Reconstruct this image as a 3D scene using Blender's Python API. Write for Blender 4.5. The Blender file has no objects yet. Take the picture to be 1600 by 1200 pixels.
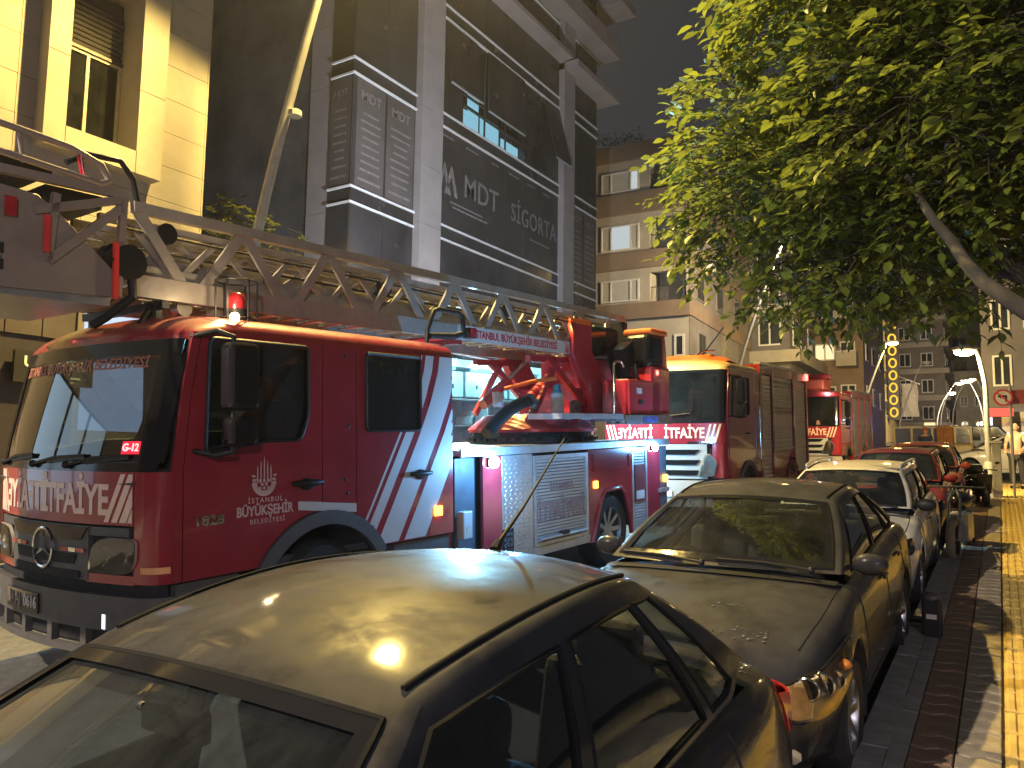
import bpy, bmesh, math, random
from math import pi, sin, cos, radians, atan, sqrt
from mathutils import Vector, Matrix, noise
random.seed(7)
R = random.Random(11)
SC = bpy.context.scene
COL = SC.collection
SL = 0.05                     # the street climbs 5 % away from the camera
SLA = atan(SL)

# ------------------------------------------------------------ camera
cam_d = bpy.data.cameras.new('camera')
cam = bpy.data.objects.new('camera', cam_d)
COL.objects.link(cam)
cam_d.sensor_width = 36.0
cam_d.lens = 36.0 * 1220 / 1600
cam_d.clip_start = 0.05
cam_d.clip_end = 2000
cam.matrix_world = Matrix(((0.84810011, 0.03817946, 0.52845864, 0),
                           (0.52962564, -0.08919283, -0.84352909, 0),
                           (0.01492924, 0.99528236, -0.09586527, 1.95),
                           (0, 0, 0, 1)))
SC.camera = cam

# ------------------------------------------------------------ night sky
world = bpy.data.worlds.new('World')
SC.world = world
world.use_nodes = True
wn = world.node_tree
wn.nodes.clear()
w_out = wn.nodes.new('ShaderNodeOutputWorld')
w_bg = wn.nodes.new('ShaderNodeBackground')
w_tc = wn.nodes.new('ShaderNodeTexCoord'); w_sx = wn.nodes.new('ShaderNodeSeparateXYZ'); w_rp = wn.nodes.new('ShaderNodeValToRGB')
w_rp.color_ramp.elements[0].position = 0.0; w_rp.color_ramp.elements[0].color = (.95, .93, 1.0, 1)      # city glow low down
w_rp.color_ramp.elements[1].position = 0.8; w_rp.color_ramp.elements[1].color = (.58, .61, .72, 1)
wn.links.new(w_tc.outputs['Generated'], w_sx.inputs[0]); wn.links.new(w_sx.outputs['Z'], w_rp.inputs[0]); wn.links.new(w_rp.outputs[0], w_bg.inputs['Color'])
w_bg.inputs['Strength'].default_value = 0.031
wn.links.new(w_bg.outputs[0], w_out.inputs['Surface'])

SC.view_settings.view_transform = 'Standard'
SC.view_settings.look = 'None'
SC.view_settings.gamma = 1
SC.view_settings.use_curve_mapping = False
SC.view_settings.exposure = 0.6
SC.render.engine = 'CYCLES'
SC.cycles.use_denoising = True
SC.cycles.max_bounces = 7
SC.cycles.transparent_max_bounces = 14
SC.cycles.sample_clamp_indirect = 3.0
SC.cycles.sample_clamp_direct = 0.0
SC.cycles.caustics_reflective = False
SC.cycles.caustics_refractive = False
SC.cycles.blur_glossy = 0.5

def G(x, y):
    return SL * y

# ------------------------------------------------------------ object helpers
def tag(o, label=None, cat=None, group=None, kind=None):
    if label: o['label'] = label
    if cat: o['category'] = cat
    if group: o['group'] = group
    if kind: o['kind'] = kind
    return o

def street_rot(yaw=0.0):
    return (Matrix.Rotation(SLA, 3, 'X') @ Matrix.Rotation(radians(yaw), 3, 'Z')).to_euler()

def thing(name, label, cat, loc, rot=(0, 0, 0), group=None):
    o = bpy.data.objects.new(name, None)
    COL.objects.link(o)
    o.location = loc
    o.rotation_euler = rot
    o.empty_display_size = 0.2
    return tag(o, label, cat, group)

def link(name, me, mat=None, parent=None, smooth=None):
    o = bpy.data.objects.new(name, me)
    COL.objects.link(o)
    if parent is not None: o.parent = parent
    if mat is not None:
        me.materials.clear()
        for m in (mat if isinstance(mat, (list, tuple)) else [mat]): me.materials.append(m)
    if smooth is not None: shade(me, smooth)
    return o

def shade(me, ang):
    """smooth shading with sharp edges above the given angle (degrees)"""
    if ang <= 0: return
    for p in me.polygons: p.use_smooth = True
    bm = bmesh.new(); bm.from_mesh(me)
    a = radians(ang)
    for e in bm.edges:
        if len(e.link_faces) == 2:
            e.smooth = e.calc_face_angle(0) < a
    bm.to_mesh(me); bm.free()

def bev(o, w=0.01, seg=2, ang=35):
    m = o.modifiers.new('bevel', 'BEVEL')
    m.width = w; m.segments = seg; m.limit_method = 'ANGLE'; m.angle_limit = radians(ang)
    m.harden_normals = False
    return o

class MB:
    """collects shapes and links them as ONE mesh object"""
    def __init__(s): s.v = []; s.f = []; s.mi = []
    def add(s, vs, fs, mi=0):
        b = len(s.v)
        s.v += [tuple(p) for p in vs]
        for f in fs:
            s.f.append(tuple(b + i for i in f)); s.mi.append(mi)
        return s
    def box(s, c, d, rot=None, mi=0):
        x, y, z = d[0] / 2, d[1] / 2, d[2] / 2
        vs = [Vector(p) for p in ((-x, -y, -z), (x, -y, -z), (x, y, -z), (-x, y, -z), (-x, -y, z), (x, -y, z), (x, y, z), (-x, y, z))]
        if rot is not None:
            m = rot if isinstance(rot, Matrix) else Matrix.Rotation(radians(rot[0]), 3, rot[1])
            vs = [m @ v for v in vs]
        c = Vector(c)
        return s.add([v + c for v in vs], [(0, 3, 2, 1), (4, 5, 6, 7), (0, 1, 5, 4), (1, 2, 6, 5), (2, 3, 7, 6), (3, 0, 4, 7)], mi)
    def b2(s, lo, hi, mi=0):
        return s.box([(a + b) / 2 for a, b in zip(lo, hi)], [abs(b - a) for a, b in zip(lo, hi)], None, mi)
    def bar(s, p, q, w, h=None, up=(0, 0, 1), mi=0):
        """box bar from p to q, w across, h along up"""
        p, q = Vector(p), Vector(q); h = w if h is None else h
        d = q - p; L = d.length
        if L < 1e-6: return s
        d.normalize(); u = Vector(up)
        x = d.cross(u)
        if x.length < 1e-4: x = d.cross(Vector((1, 0, 0)))
        x.normalize(); u = x.cross(d)
        m = Matrix((x, d, u)).transposed()
        return s.box((p + q) / 2, (w, L, h), m, mi)
    def tube(s, pts, r, n=8, mi=0, cap=True):
        pts = [Vector(p) for p in pts]
        rr = r if isinstance(r, (list, tuple)) else [r] * len(pts)
        rings = []; prev = None
        for i, p in enumerate(pts):
            if i == 0: d = pts[1] - pts[0]
            elif i == len(pts) - 1: d = pts[-1] - pts[-2]
            else: d = (pts[i + 1] - p).normalized() + (p - pts[i - 1]).normalized()
            if d.length < 1e-9: d = Vector((0, 0, 1))
            d.normalize()
            if prev is None:
                a = d.cross(Vector((0, 0, 1)))
                if a.length < 1e-3: a = d.cross(Vector((1, 0, 0)))
            else:
                a = prev - d * prev.dot(d)
            a.normalize(); prev = a
            b = d.cross(a)
            rings.append([p + (a * cos(2 * pi * k / n) + b * sin(2 * pi * k / n)) * rr[i] for k in range(n)])
        vs = [v for rg in rings for v in rg]; fs = []
        for i in range(len(pts) - 1):
            for k in range(n):
                k2 = (k + 1) % n
                fs.append((i * n + k, i * n + k2, (i + 1) * n + k2, (i + 1) * n + k))
        if cap:
            fs.append(tuple(range(n - 1, -1, -1))); fs.append(tuple((len(pts) - 1) * n + k for k in range(n)))
        return s.add(vs, fs, mi)
    def lathe(s, prof, c=(0, 0, 0), axis='Z', n=24, mi=0, cap=True):
        """prof: list of (radius, height)"""
        c = Vector(c); vs = []
        for r, h in prof:
            for k in range(n):
                a = 2 * pi * k / n
                x, y = r * cos(a), r * sin(a)
                p = {'Z': (x, y, h), 'X': (h, x, y), 'Y': (y, h, x)}[axis]
                vs.append(c + Vector(p))
        fs = []
        for i in range(len(prof) - 1):
            for k in range(n):
                k2 = (k + 1) % n
                fs.append((i * n + k, i * n + k2, (i + 1) * n + k2, (i + 1) * n + k))
        if cap:
            if prof[0][0] > 1e-5: fs.append(tuple(range(n - 1, -1, -1)))
            if prof[-1][0] > 1e-5: fs.append(tuple((len(prof) - 1) * n + k for k in range(n)))
        return s.add(vs, fs, mi)
    def ball(s, c, r, n=10, mi=0):
        r = r if isinstance(r, (list, tuple)) else (r, r, r)
        m = n // 2 + 1; c = Vector(c); vs = []; fs = []
        for i in range(m + 1):
            t = pi * i / m
            for k in range(n):
                a = 2 * pi * k / n
                vs.append(c + Vector((r[0] * sin(t) * cos(a), r[1] * sin(t) * sin(a), r[2] * cos(t))))
        for i in range(m):
            for k in range(n):
                k2 = (k + 1) % n
                fs.append((i * n + k, (i + 1) * n + k, (i + 1) * n + k2, i * n + k2))
        return s.add(vs, fs, mi)
    def grid(s, fn, us, vs_, skip=None, flip=False, mi=0):
        """surface fn(u,v) on the given parameter lists; skip(i,j) leaves a cell out"""
        b = [Vector(fn(u, v)) for v in vs_ for u in us]; n = len(us); fs = []
        for j in range(len(vs_) - 1):
            for i in range(n - 1):
                if skip and skip((us[i] + us[i + 1]) / 2, (vs_[j] + vs_[j + 1]) / 2): continue
                q = (j * n + i, j * n + i + 1, (j + 1) * n + i + 1, (j + 1) * n + i)
                fs.append(q[::-1] if flip else q)
        return s.add(b, fs, mi)
    def mesh(s, name, merge=0.0):
        me = bpy.data.meshes.new(name)
        me.from_pydata([tuple(v) for v in s.v], [], s.f)
        if merge or True:
            bm = bmesh.new(); bm.from_mesh(me)
            if any(s.mi):
                bm.faces.ensure_lookup_table()
                for i, f in enumerate(bm.faces): f.material_index = s.mi[i]
            if merge: bmesh.ops.remove_doubles(bm, verts=bm.verts, dist=merge)
            loose = [v for v in bm.verts if not v.link_faces]
            if loose: bmesh.ops.delete(bm, geom=loose, context='VERTS')
            bm.to_mesh(me); bm.free()
        return me
    def build(s, name, mat, parent=None, smooth=0, merge=0.0, recalc=False):
        me = s.mesh(name, merge)
        if recalc:
            bm = bmesh.new(); bm.from_mesh(me)
            bmesh.ops.recalc_face_normals(bm, faces=bm.faces); bm.to_mesh(me); bm.free()
        return link(name, me, mat, parent, smooth)

def lin(a, b, n): return [a + (b - a) * i / n for i in range(n + 1)]
def lerp(a, b, t): return a + (b - a) * t
def sstep(t):
    t = max(0.0, min(1.0, t)); return t * t * (3 - 2 * t)
def interp(tab, x):
    if x <= tab[0][0]: return tab[0][1]
    for (x0, y0), (x1, y1) in zip(tab, tab[1:]):
        if x <= x1:
            return y0 + (y1 - y0) * (x - x0) / (x1 - x0)
    return tab[-1][1]
def sinterp(tab, x):
    """smooth (Catmull-Rom like) table lookup"""
    n = len(tab)
    if x <= tab[0][0]: return tab[0][1]
    if x >= tab[-1][0]: return tab[-1][1]
    for i in range(n - 1):
        x0, y0 = tab[i]; x1, y1 = tab[i + 1]
        if x <= x1:
            h = x1 - x0; t = (x - x0) / h
            m0 = ((y1 - tab[i - 1][1]) / (x1 - tab[i - 1][0])) if i > 0 else (y1 - y0) / h
            m1 = ((tab[i + 2][1] - y0) / (tab[i + 2][0] - x0)) if i + 2 < n else (y1 - y0) / h
            t2, t3 = t * t, t * t * t
            return (2 * t3 - 3 * t2 + 1) * y0 + (t3 - 2 * t2 + t) * h * m0 + (-2 * t3 + 3 * t2) * y1 + (t3 - t2) * h * m1

def curve_mesh(cu, name):
    o = bpy.data.objects.new('tmp', cu)
    COL.objects.link(o)
    dg = bpy.context.evaluated_depsgraph_get()
    dg.update()
    me = bpy.data.meshes.new_from_object(o.evaluated_get(dg), depsgraph=dg)
    me.name = name
    bpy.data.objects.remove(o); bpy.data.curves.remove(cu)
    return me

def rounded(pts, r, n=4):
    """polygon with rounded corners; r one radius or a list"""
    out = []; N = len(pts)
    for i in range(N):
        p = Vector(pts[i][:2]); a = Vector(pts[i - 1][:2]); b = Vector(pts[(i + 1) % N][:2])
        ri = r[i] if isinstance(r, (list, tuple)) else r
        da, db = (a - p), (b - p)
        t = min(ri, da.length * .49, db.length * .49)
        if t < 1e-5: out.append(tuple(p)); continue
        p0 = p + da.normalized() * t; p1 = p + db.normalized() * t
        for k in range(n + 1):
            s_ = k / n
            out.append(tuple(p0.lerp(p, s_).lerp(p.lerp(p1, s_), s_)))
    return out

def rect(x0, y0, x1, y1): return [(x0, y0), (x1, y0), (x1, y1), (x0, y1)]

def plate_mesh(name, outline, holes=(), t=0.02, bevel=0.0):
    cu = bpy.data.curves.new(name, 'CURVE')
    cu.dimensions = '2D'; cu.fill_mode = 'BOTH'
    cu.extrude = t / 2; cu.bevel_depth = bevel; cu.bevel_resolution = 1
    for poly in [outline] + list(holes):
        sp = cu.splines.new('POLY'); sp.points.add(len(poly) - 1)
        for p, q in zip(sp.points, poly): p.co = (q[0], q[1], 0, 1)
        sp.use_cyclic_u = True
    return curve_mesh(cu, name)

def text_mesh(name, body, size=0.2, t=0.004, bold=0.0, align='CENTER', shear=0.0, xs=1.0, space=1.0):
    cu = bpy.data.curves.new(name, 'FONT')
    cu.body = body; cu.size = size; cu.extrude = t / 2; cu.offset = bold
    cu.align_x = align; cu.align_y = 'CENTER'; cu.shear = shear; cu.space_character = space
    cu.resolution_u = 3
    me = curve_mesh(cu, name)
    if xs != 1.0:
        for v in me.vertices: v.co.x *= xs
    return me

def mapped(me, fn):
    for v in me.vertices: v.co = Vector(fn(v.co.x, v.co.y, v.co.z))
    return me

# 2D (u,v,depth) -> planes
SIDE = lambda X: (lambda u, v, w: (X + w, u, v))          # plane facing +X: u along Y, v up
FRONT = lambda Y: (lambda u, v, w: (u, Y - w, v))         # plane facing -Y: u along X, v up
FLAT = lambda Z: (lambda u, v, w: (u, v, Z + w))

def clip(poly, nx, ny, c):
    """keep the half plane nx*x+ny*y >= c of a convex polygon"""
    out = []
    for i, p in enumerate(poly):
        q = poly[(i + 1) % len(poly)]
        dp = nx * p[0] + ny * p[1] - c; dq = nx * q[0] + ny * q[1] - c
        if dp >= 0: out.append(p)
        if dp * dq < 0:
            t = dp / (dp - dq); out.append((p[0] + (q[0] - p[0]) * t, p[1] + (q[1] - p[1]) * t))
    return out

def copy_tree(o, parent=None):
    c = o.copy(); COL.objects.link(c)
    if parent is not None: c.parent = parent
    for ch in list(o.children): copy_tree(ch, c)
    return c

# ------------------------------------------------------------ materials
def newmat(name):
    m = bpy.data.materials.new(name); m.use_nodes = True
    nt = m.node_tree; nt.nodes.clear()
    out = nt.nodes.new('ShaderNodeOutputMaterial')
    return m, nt, out

def noise_node(nt, scale, detail=4, rough=.6, stretch=None):
    tc = nt.nodes.new('ShaderNodeTexCoord')
    n = nt.nodes.new('ShaderNodeTexNoise'); n.inputs['Scale'].default_value = scale
    n.inputs['Detail'].default_value = detail; n.inputs['Roughness'].default_value = rough
    if stretch:
        mp = nt.nodes.new('ShaderNodeMapping'); mp.inputs['Scale'].default_value = stretch
        nt.links.new(tc.outputs['Object'], mp.inputs[0]); nt.links.new(mp.outputs[0], n.inputs['Vector'])
    else:
        nt.links.new(tc.outputs['Object'], n.inputs['Vector'])
    return n

def ramp(nt, src, p0, p1, c0=(0, 0, 0, 1), c1=(1, 1, 1, 1)):
    r = nt.nodes.new('ShaderNodeValToRGB')
    r.color_ramp.elements[0].position = p0; r.color_ramp.elements[0].color = c0
    r.color_ramp.elements[1].position = p1; r.color_ramp.elements[1].color = c1
    nt.links.new(src, r.inputs[0]); return r

def pm(name, col, rough=.5, metal=0.0, coat=0.0, var=0.15, scale=6.0, bump=0.0, bscale=40.0, rvar=0.1, dust=0.0, dustcol=(.25, .23, .2), spec=.5, stretch=None):
    """principled material with noise in colour, roughness and relief; dust adds a dull layer in patches"""
    m, nt, out = newmat(name)
    b = nt.nodes.new('ShaderNodeBsdfPrincipled')
    nt.links.new(b.outputs[0], out.inputs['Surface'])
    n = noise_node(nt, scale, stretch=stretch)
    c0 = tuple(max(0, c * (1 - var)) for c in col) + (1,); c1 = tuple(min(1, c * (1 + var)) for c in col) + (1,)
    r = ramp(nt, n.outputs['Fac'], .3, .7, c0, c1)
    colout = r.outputs[0]
    rr = nt.nodes.new('ShaderNodeMapRange')
    rr.inputs['To Min'].default_value = max(.02, rough - rvar); rr.inputs['To Max'].default_value = min(1, rough + rvar)
    rr.inputs['From Min'].default_value = .3; rr.inputs['From Max'].default_value = .7
    n2 = noise_node(nt, scale * 2.3, 6, .7)
    nt.links.new(n2.outputs['Fac'], rr.inputs['Value'])
    nt.links.new(rr.outputs[0], b.inputs['Roughness'])
    if dust > 0:
        n3 = noise_node(nt, 3.1, 8, .72)
        d = ramp(nt, n3.outputs['Fac'], .36, .66, (dust * .25,) * 3 + (1,), (dust * 1.1,) * 3 + (1,))
        gn = nt.nodes.new('ShaderNodeNewGeometry'); sx = nt.nodes.new('ShaderNodeSeparateXYZ')
        nt.links.new(gn.outputs['Normal'], sx.inputs[0])
        up = nt.nodes.new('ShaderNodeMapRange'); up.inputs['From Min'].default_value = .25; up.inputs['From Max'].default_value = .85; up.inputs['To Min'].default_value = .12
        nt.links.new(sx.outputs['Z'], up.inputs['Value'])
        dm = nt.nodes.new('ShaderNodeMath'); dm.operation = 'MULTIPLY'
        nt.links.new(d.outputs[0], dm.inputs[0]); nt.links.new(up.outputs[0], dm.inputs[1])
        mx = nt.nodes.new('ShaderNodeMix'); mx.data_type = 'RGBA'
        nt.links.new(dm.outputs[0], mx.inputs[0]); nt.links.new(colout, mx.inputs[6]); mx.inputs[7].default_value = dustcol + (1,)
        colout = mx.outputs[2]
        rm = nt.nodes.new('ShaderNodeMapRange'); rm.inputs['From Max'].default_value = max(.05, dust)
        rm.inputs['To Min'].default_value = .03; rm.inputs['To Max'].default_value = .09
        nt.links.new(dm.outputs[0], rm.inputs['Value']); nt.links.new(rm.outputs[0], b.inputs['Coat Roughness'])
        rs2 = nt.nodes.new('ShaderNodeMapRange'); rs2.inputs['From Max'].default_value = max(.05, dust)
        rs2.inputs['To Min'].default_value = max(.08, rough - .16); rs2.inputs['To Max'].default_value = min(.75, rough + .3)
        nt.links.new(dm.outputs[0], rs2.inputs['Value']); nt.links.new(rs2.outputs[0], b.inputs['Roughness'])
    nt.links.new(colout, b.inputs['Base Color'])
    b.inputs['Metallic'].default_value = metal
    b.inputs['Coat Weight'].default_value = coat
    b.inputs['Specular IOR Level'].default_value = spec
    if coat and not dust: b.inputs['Coat Roughness'].default_value = .05
    if bump > 0:
        n4 = noise_node(nt, bscale, 5, .65)
        bp = nt.nodes.new('ShaderNodeBump'); bp.inputs['Strength'].default_value = bump; bp.inputs['Distance'].default_value = .01
        nt.links.new(n4.outputs['Fac'], bp.inputs['Height']); nt.links.new(bp.outputs[0], b.inputs['Normal'])
    return m

def glass(name, tint=(.75, .8, .8), dirt=.04, gl=1.0, dirtcol=(.5, .52, .5), smear=None):
    """thin pane: see-through tint + fresnel mirror + a film of dust"""
    m, nt, out = newmat(name)
    tr = nt.nodes.new('ShaderNodeBsdfTransparent'); tr.inputs[0].default_value = tint + (1,)
    g = nt.nodes.new('ShaderNodeBsdfGlossy'); g.inputs['Roughness'].default_value = .03
    f = nt.nodes.new('ShaderNodeFresnel'); f.inputs['IOR'].default_value = 1.55
    # two faces of the pane mirror, so roughly double the single fresnel
    mul = nt.nodes.new('ShaderNodeMath'); mul.operation = 'MULTIPLY'; mul.inputs[1].default_value = 1.7 * gl; mul.use_clamp = True
    geo = nt.nodes.new('ShaderNodeNewGeometry')
    nt.links.new(f.outputs[0], mul.inputs[0])
    mx = nt.nodes.new('ShaderNodeMixShader')
    nt.links.new(mul.outputs[0], mx.inputs[0]); nt.links.new(tr.outputs[0], mx.inputs[1]); nt.links.new(g.outputs[0], mx.inputs[2])
    df = nt.nodes.new('ShaderNodeBsdfDiffuse'); df.inputs[0].default_value = dirtcol + (1,)
    n = noise_node(nt, 2.5, 8, .75, smear)
    r = ramp(nt, n.outputs['Fac'], .35, .8, (dirt * .3,) * 3 + (1,), (dirt * 2.2,) * 3 + (1,))
    m2 = nt.nodes.new('ShaderNodeMixShader')
    nt.links.new(r.outputs[0], m2.inputs[0]); nt.links.new(mx.outputs[0], m2.inputs[1]); nt.links.new(df.outputs[0], m2.inputs[2])
    nt.links.new(m2.outputs[0], out.inputs['Surface'])
    return m

def emit(name, col, s):
    m, nt, out = newmat(name)
    e = nt.nodes.new('ShaderNodeEmission'); e.inputs[0].default_value = col + (1,); e.inputs[1].default_value = s
    nt.links.new(e.outputs[0], out.inputs['Surface']); return m

def lamp(name, kind, loc, energy, col, size=.1, parent=None, target=None, spot=None, blend=.5):
    d = bpy.data.lights.new(name, kind); d.energy = energy; d.color = col
    if kind == 'AREA': d.size = size
    else: d.shadow_soft_size = size
    if spot: d.spot_size = radians(spot); d.spot_blend = blend
    o = bpy.data.objects.new(name, d); COL.objects.link(o); o.location = loc
    if parent is not None: o.parent = parent
    if target is not None:
        o.rotation_euler = (Vector(target) - Vector(loc)).to_track_quat('-Z', 'Y').to_euler()
    return o

M = {}
M['asphalt'] = pm('asphalt', (.07, .068, .066), .75, var=.35, scale=9, bump=.5, bscale=160, rvar=.18)
M['concrete'] = pm('concrete', (.26, .25, .235), .85, var=.25, scale=5, bump=.35, bscale=60)
M['kerb'] = pm('kerb_stone', (.25, .24, .23), .8, var=.3, scale=7, bump=.4, bscale=70)
M['paver_red'] = pm('paver_red', (.2, .13, .09), .85, var=.35, scale=5, bump=.4, bscale=80)
M['paver_grey'] = pm('paver_grey', (.27, .23, .175), .85, var=.35, scale=5, bump=.4, bscale=80)
M['tactile'] = pm('tactile_yellow', (.46, .33, .1), .75, var=.3, scale=6, bump=.35, bscale=70)
M['rubber'] = pm('rubber', (.018, .018, .019), .8, var=.2, scale=12, bump=.2)
M['seal'] = pm('window_seal', (.008, .008, .009), .75, var=.2, spec=.1)
M['black'] = pm('black_plastic', (.014, .014, .016), .5, var=.2, scale=10, rvar=.1, spec=.3)
M['gloss_black'] = pm('gloss_black', (.012, .012, .014), .12, var=.1, rvar=.06)
M['dark'] = pm('dark_inside', (.02, .02, .022), .9, var=.2)
M['grey_plastic'] = pm('grey_plastic', (.085, .08, .08), .55, var=.15, scale=8, bump=.1, bscale=120)
M['chrome'] = pm('chrome', (.75, .75, .76), .12, metal=1, var=.05)
M['steel'] = pm('steel', (.42, .42, .43), .38, metal=1, var=.15)
M['alu'] = pm('aluminium', (.52, .53, .55), .45, metal=.85, var=.12, scale=4, rvar=.12)
M['alu_paint'] = pm('aluminium_paint', (.48, .49, .5), .5, metal=.3, var=.1, scale=3)
M['fire_red'] = pm('fire_red_paint', (.30, .020, .034), .33, coat=.6, var=.16, scale=2.5, dust=.14)
M['boom_red'] = pm('boom_red_paint', (.40, .02, .035), .38, coat=.4, var=.15, scale=4, dust=.1)
M['white_vinyl'] = pm('white_vinyl', (.56, .53, .52), .45, var=.06, scale=3)
M['red_vinyl'] = pm('red_vinyl', (.5, .02, .03), .45, var=.06)
M['orange'] = pm('orange_cover', (.75, .16, .03), .5, var=.1)
M['cream_metal'] = pm('ladder_paint', (.38, .35, .31), .45, metal=.3, var=.15, scale=5)
M['glass_truck'] = glass('truck_glass', (.55, .6, .62), .008)
M['glass_dark'] = glass('tinted_glass', (.16, .2, .21), .02)
M['glass_car'] = glass('car_glass', (.72, .78, .8), .010)
M['glass_dusty'] = glass('dusty_windscreen', (.5, .56, .57), .03, dirtcol=(.42, .46, .48), smear=(1.6, .35, 1))
M['glass_far'] = pm('window_glass', (.03, .035, .04), .08, var=.3, scale=.6, rvar=.04)
M['lens'] = glass('clear_lens', (.9, .9, .9), .05)
# lamp powers (watts) used by the lamp builders below
MAIN_W = 12300
ASSUMED_LAMP_W = 14500
FILL_W = 1500
FILL_C = (.93, .86, 1.0)
HAZE = .0006
# ============================================================ ground and pavements
M['clad_left'] = pm('limestone_cladding', (.31, .28, .225), .7, var=.1, scale=2.2, bump=.08, bscale=90)
M['clad_mdt'] = pm('grey_cladding', (.33, .295, .29), .6, var=.1, scale=1.5, bump=.06, bscale=80)
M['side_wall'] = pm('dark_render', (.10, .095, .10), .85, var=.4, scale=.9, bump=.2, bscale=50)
M['curtain'] = pm('curtain_wall_glass', (.042, .038, .040), .22, var=.45, scale=.5, rvar=.08)
M['banner_film'] = pm('window_film', (.048, .043, .045), .4, var=.25, scale=.8)
M['film_grey'] = pm('window_film_grey', (.11, .095, .09), .45, var=.25, scale=.8)
M['film_text'] = pm('film_lettering', (.22, .2, .205), .5, var=.3, scale=9)
M['band_white'] = pm('white_trim', (.8, .79, .8), .45, var=.08)
M['frame_white'] = pm('white_frame', (.6, .58, .54), .5, var=.08)
M['frame_dark'] = pm('dark_frame', (.03, .028, .027), .5, var=.15)
M['shutter'] = pm('dark_shutter', (.06, .055, .05), .5, var=.2)
M['beige_wall'] = pm('beige_render', (.36, .325, .27), .85, var=.14, scale=1.0, bump=.15, bscale=40)
M['brown_wall'] = pm('brown_render', (.2, .145, .105), .85, var=.14, scale=1.0, bump=.15, bscale=40)
M['grey_wall'] = pm('grey_render', (.13, .12, .125), .85, var=.2, scale=.8, bump=.2, bscale=30)
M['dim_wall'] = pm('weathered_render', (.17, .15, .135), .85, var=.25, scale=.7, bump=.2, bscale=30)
M['wall_yellow_lit'] = pm('yellow_lit_render', (.45, .36, .16), .8, var=.15, scale=1)  # yellow lamp light on the facade is put into the wall colour
M['curtain_cloth'] = pm('net_curtain', (.42, .4, .36), .9, var=.15, scale=3, stretch=(14, 1, 1))
M['lit_room'] = emit('lit_room', (.82, .9, .92), .42)
M['lit_warm'] = emit('lit_room_warm', (1, .72, .38), .9)
M['lit_blue'] = emit('lit_room_blue', (.3, .66, .85), .5)
M['lit_shop'] = emit('lit_shop_panel', (.62, .74, 1.0), .75)

ground = MB().grid(lambda u, v: (u, v, 0), [-80, -40, -20, -8, 0, 8, 20, 40, 60], [-30, -10, 0, 10, 20, 40, 80, 120, 170]).build('road', M['asphalt'])
ground.rotation_euler = (SLA, 0, 0); tag(ground, kind='structure')

def pavement(name, lo, hi):
    o = MB().b2((lo[0], lo[1], -.3), (hi[0], hi[1], .088)).build(name, M['concrete'])
    o.rotation_euler = (SLA, 0, 0)
    return tag(o, kind='structure')
pav = pavement('pavement', (-.60, -8), (14, 27.5))
far_pav = pavement('pavement', (-40, -10), (-9.75, 34))
cross_pav = pavement('pavement', (-.4, 42), (14, 70))
far_pav2 = pavement('pavement', (-40, 36), (-9.9, 110))

def kerbs(par, x, y0, y1, face):
    me = MB().box((0, 0, 0), (.16, .985, .26)).mesh('kerb_stone')
    n = int(y1 - y0)
    for i in range(n):
        o = link('kerb_stone', me, M['kerb'] if i == 0 else None, par)
        o.location = (x + R.uniform(-.004, .004), y0 + i + .5, -.01 + R.uniform(-.004, .003))
        if i == 0: bev(o, .012)
kerbs(pav, -.685, 1, 27, 1)
kerbs(far_pav, -9.67, 2, 30, -1)

# warm yellow guide tiles with raised bars, right strip of the pavement
def guide_tile():
    mb = MB().b2((-.196, -.196, -.03), (.196, .196, .0))
    for k in range(5):
        x = -.156 + k * .078
        mb.add([(x - .026, -.18, 0), (x + .026, -.18, 0), (x + .026, .18, 0), (x - .026, .18, 0),
                (x - .016, -.165, .011), (x + .016, -.165, .011), (x + .016, .165, .011), (x - .016, .165, .011)],
               [(4, 5, 6, 7), (0, 1, 5, 4), (1, 2, 6, 5), (2, 3, 7, 6), (3, 0, 4, 7)])
    return mb.mesh('guide_tile')
gm = guide_tile(); gm.materials.append(M['tactile'])
for i in range(57):
    for k in range(2):
        o = link('guide_tile', gm, None, pav)
        o.location = (.15 + k * .4, 4.2 + i * .4, .113 + R.uniform(-.003, .003))
        o.rotation_euler = (R.uniform(-.006, .006), R.uniform(-.006, .006), R.uniform(-.01, .01))
# zigzag pavers between kerb and guide strip
def zig_paver():
    w, d = .108, .096
    pts = [(-w, -d), (-w * .35, -d + .03), (w * .35, -d - .03 + .03), (w, -d + .03), (w, d), (w * .35, d - .0), (-w * .35, d + .0), (-w, d)]
    pts = [(-w, -d + .028), (-w * .33, -d), (w * .33, -d + .05), (w, -d + .022), (w, d + .022 - .005), (w * .33, d + .05 - .005), (-w * .33, d - .005), (-w, d + .028 - .005)]
    n = len(pts)
    mb = MB().add([(x, y, -.04) for x, y in pts] + [(x, y, -.005) for x, y in pts] + [(x * .955, y * .955, 0) for x, y in pts],
                  [tuple(range(2 * n, 3 * n))] + [(i, (i + 1) % n, n + (i + 1) % n, n + i) for i in range(n)] + [(n + i, n + (i + 1) % n, 2 * n + (i + 1) % n, 2 * n + i) for i in range(n)])
    return mb.mesh('paver')
zm = zig_paver(); zm.materials.append(M['paver_grey'])
zm2 = zm.copy(); zm2.materials.clear(); zm2.materials.append(M['paver_red'])
for i in range(112):
    y = 3.6 + i * .2
    if y > 25.5: break
    for x, me in ((-.17, zm), (-.395, zm2)):
        o = link('paver', me, None, pav)
        o.location = (x, y, .118 + R.uniform(-.004, .004))
        o.rotation_euler = (R.uniform(-.02, .02), R.uniform(-.02, .02), R.uniform(-.02, .02))
sm = MB().b2((-.048, -.296, -.03), (.048, .296, 0)).mesh('edging_stone'); sm.materials.append(M['concrete'])
for i in range(38):
    o = link('edging_stone', sm, None, pav); o.location = (-.555, 3.6 + i * .6, .116 + R.uniform(-.003, .003))
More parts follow.
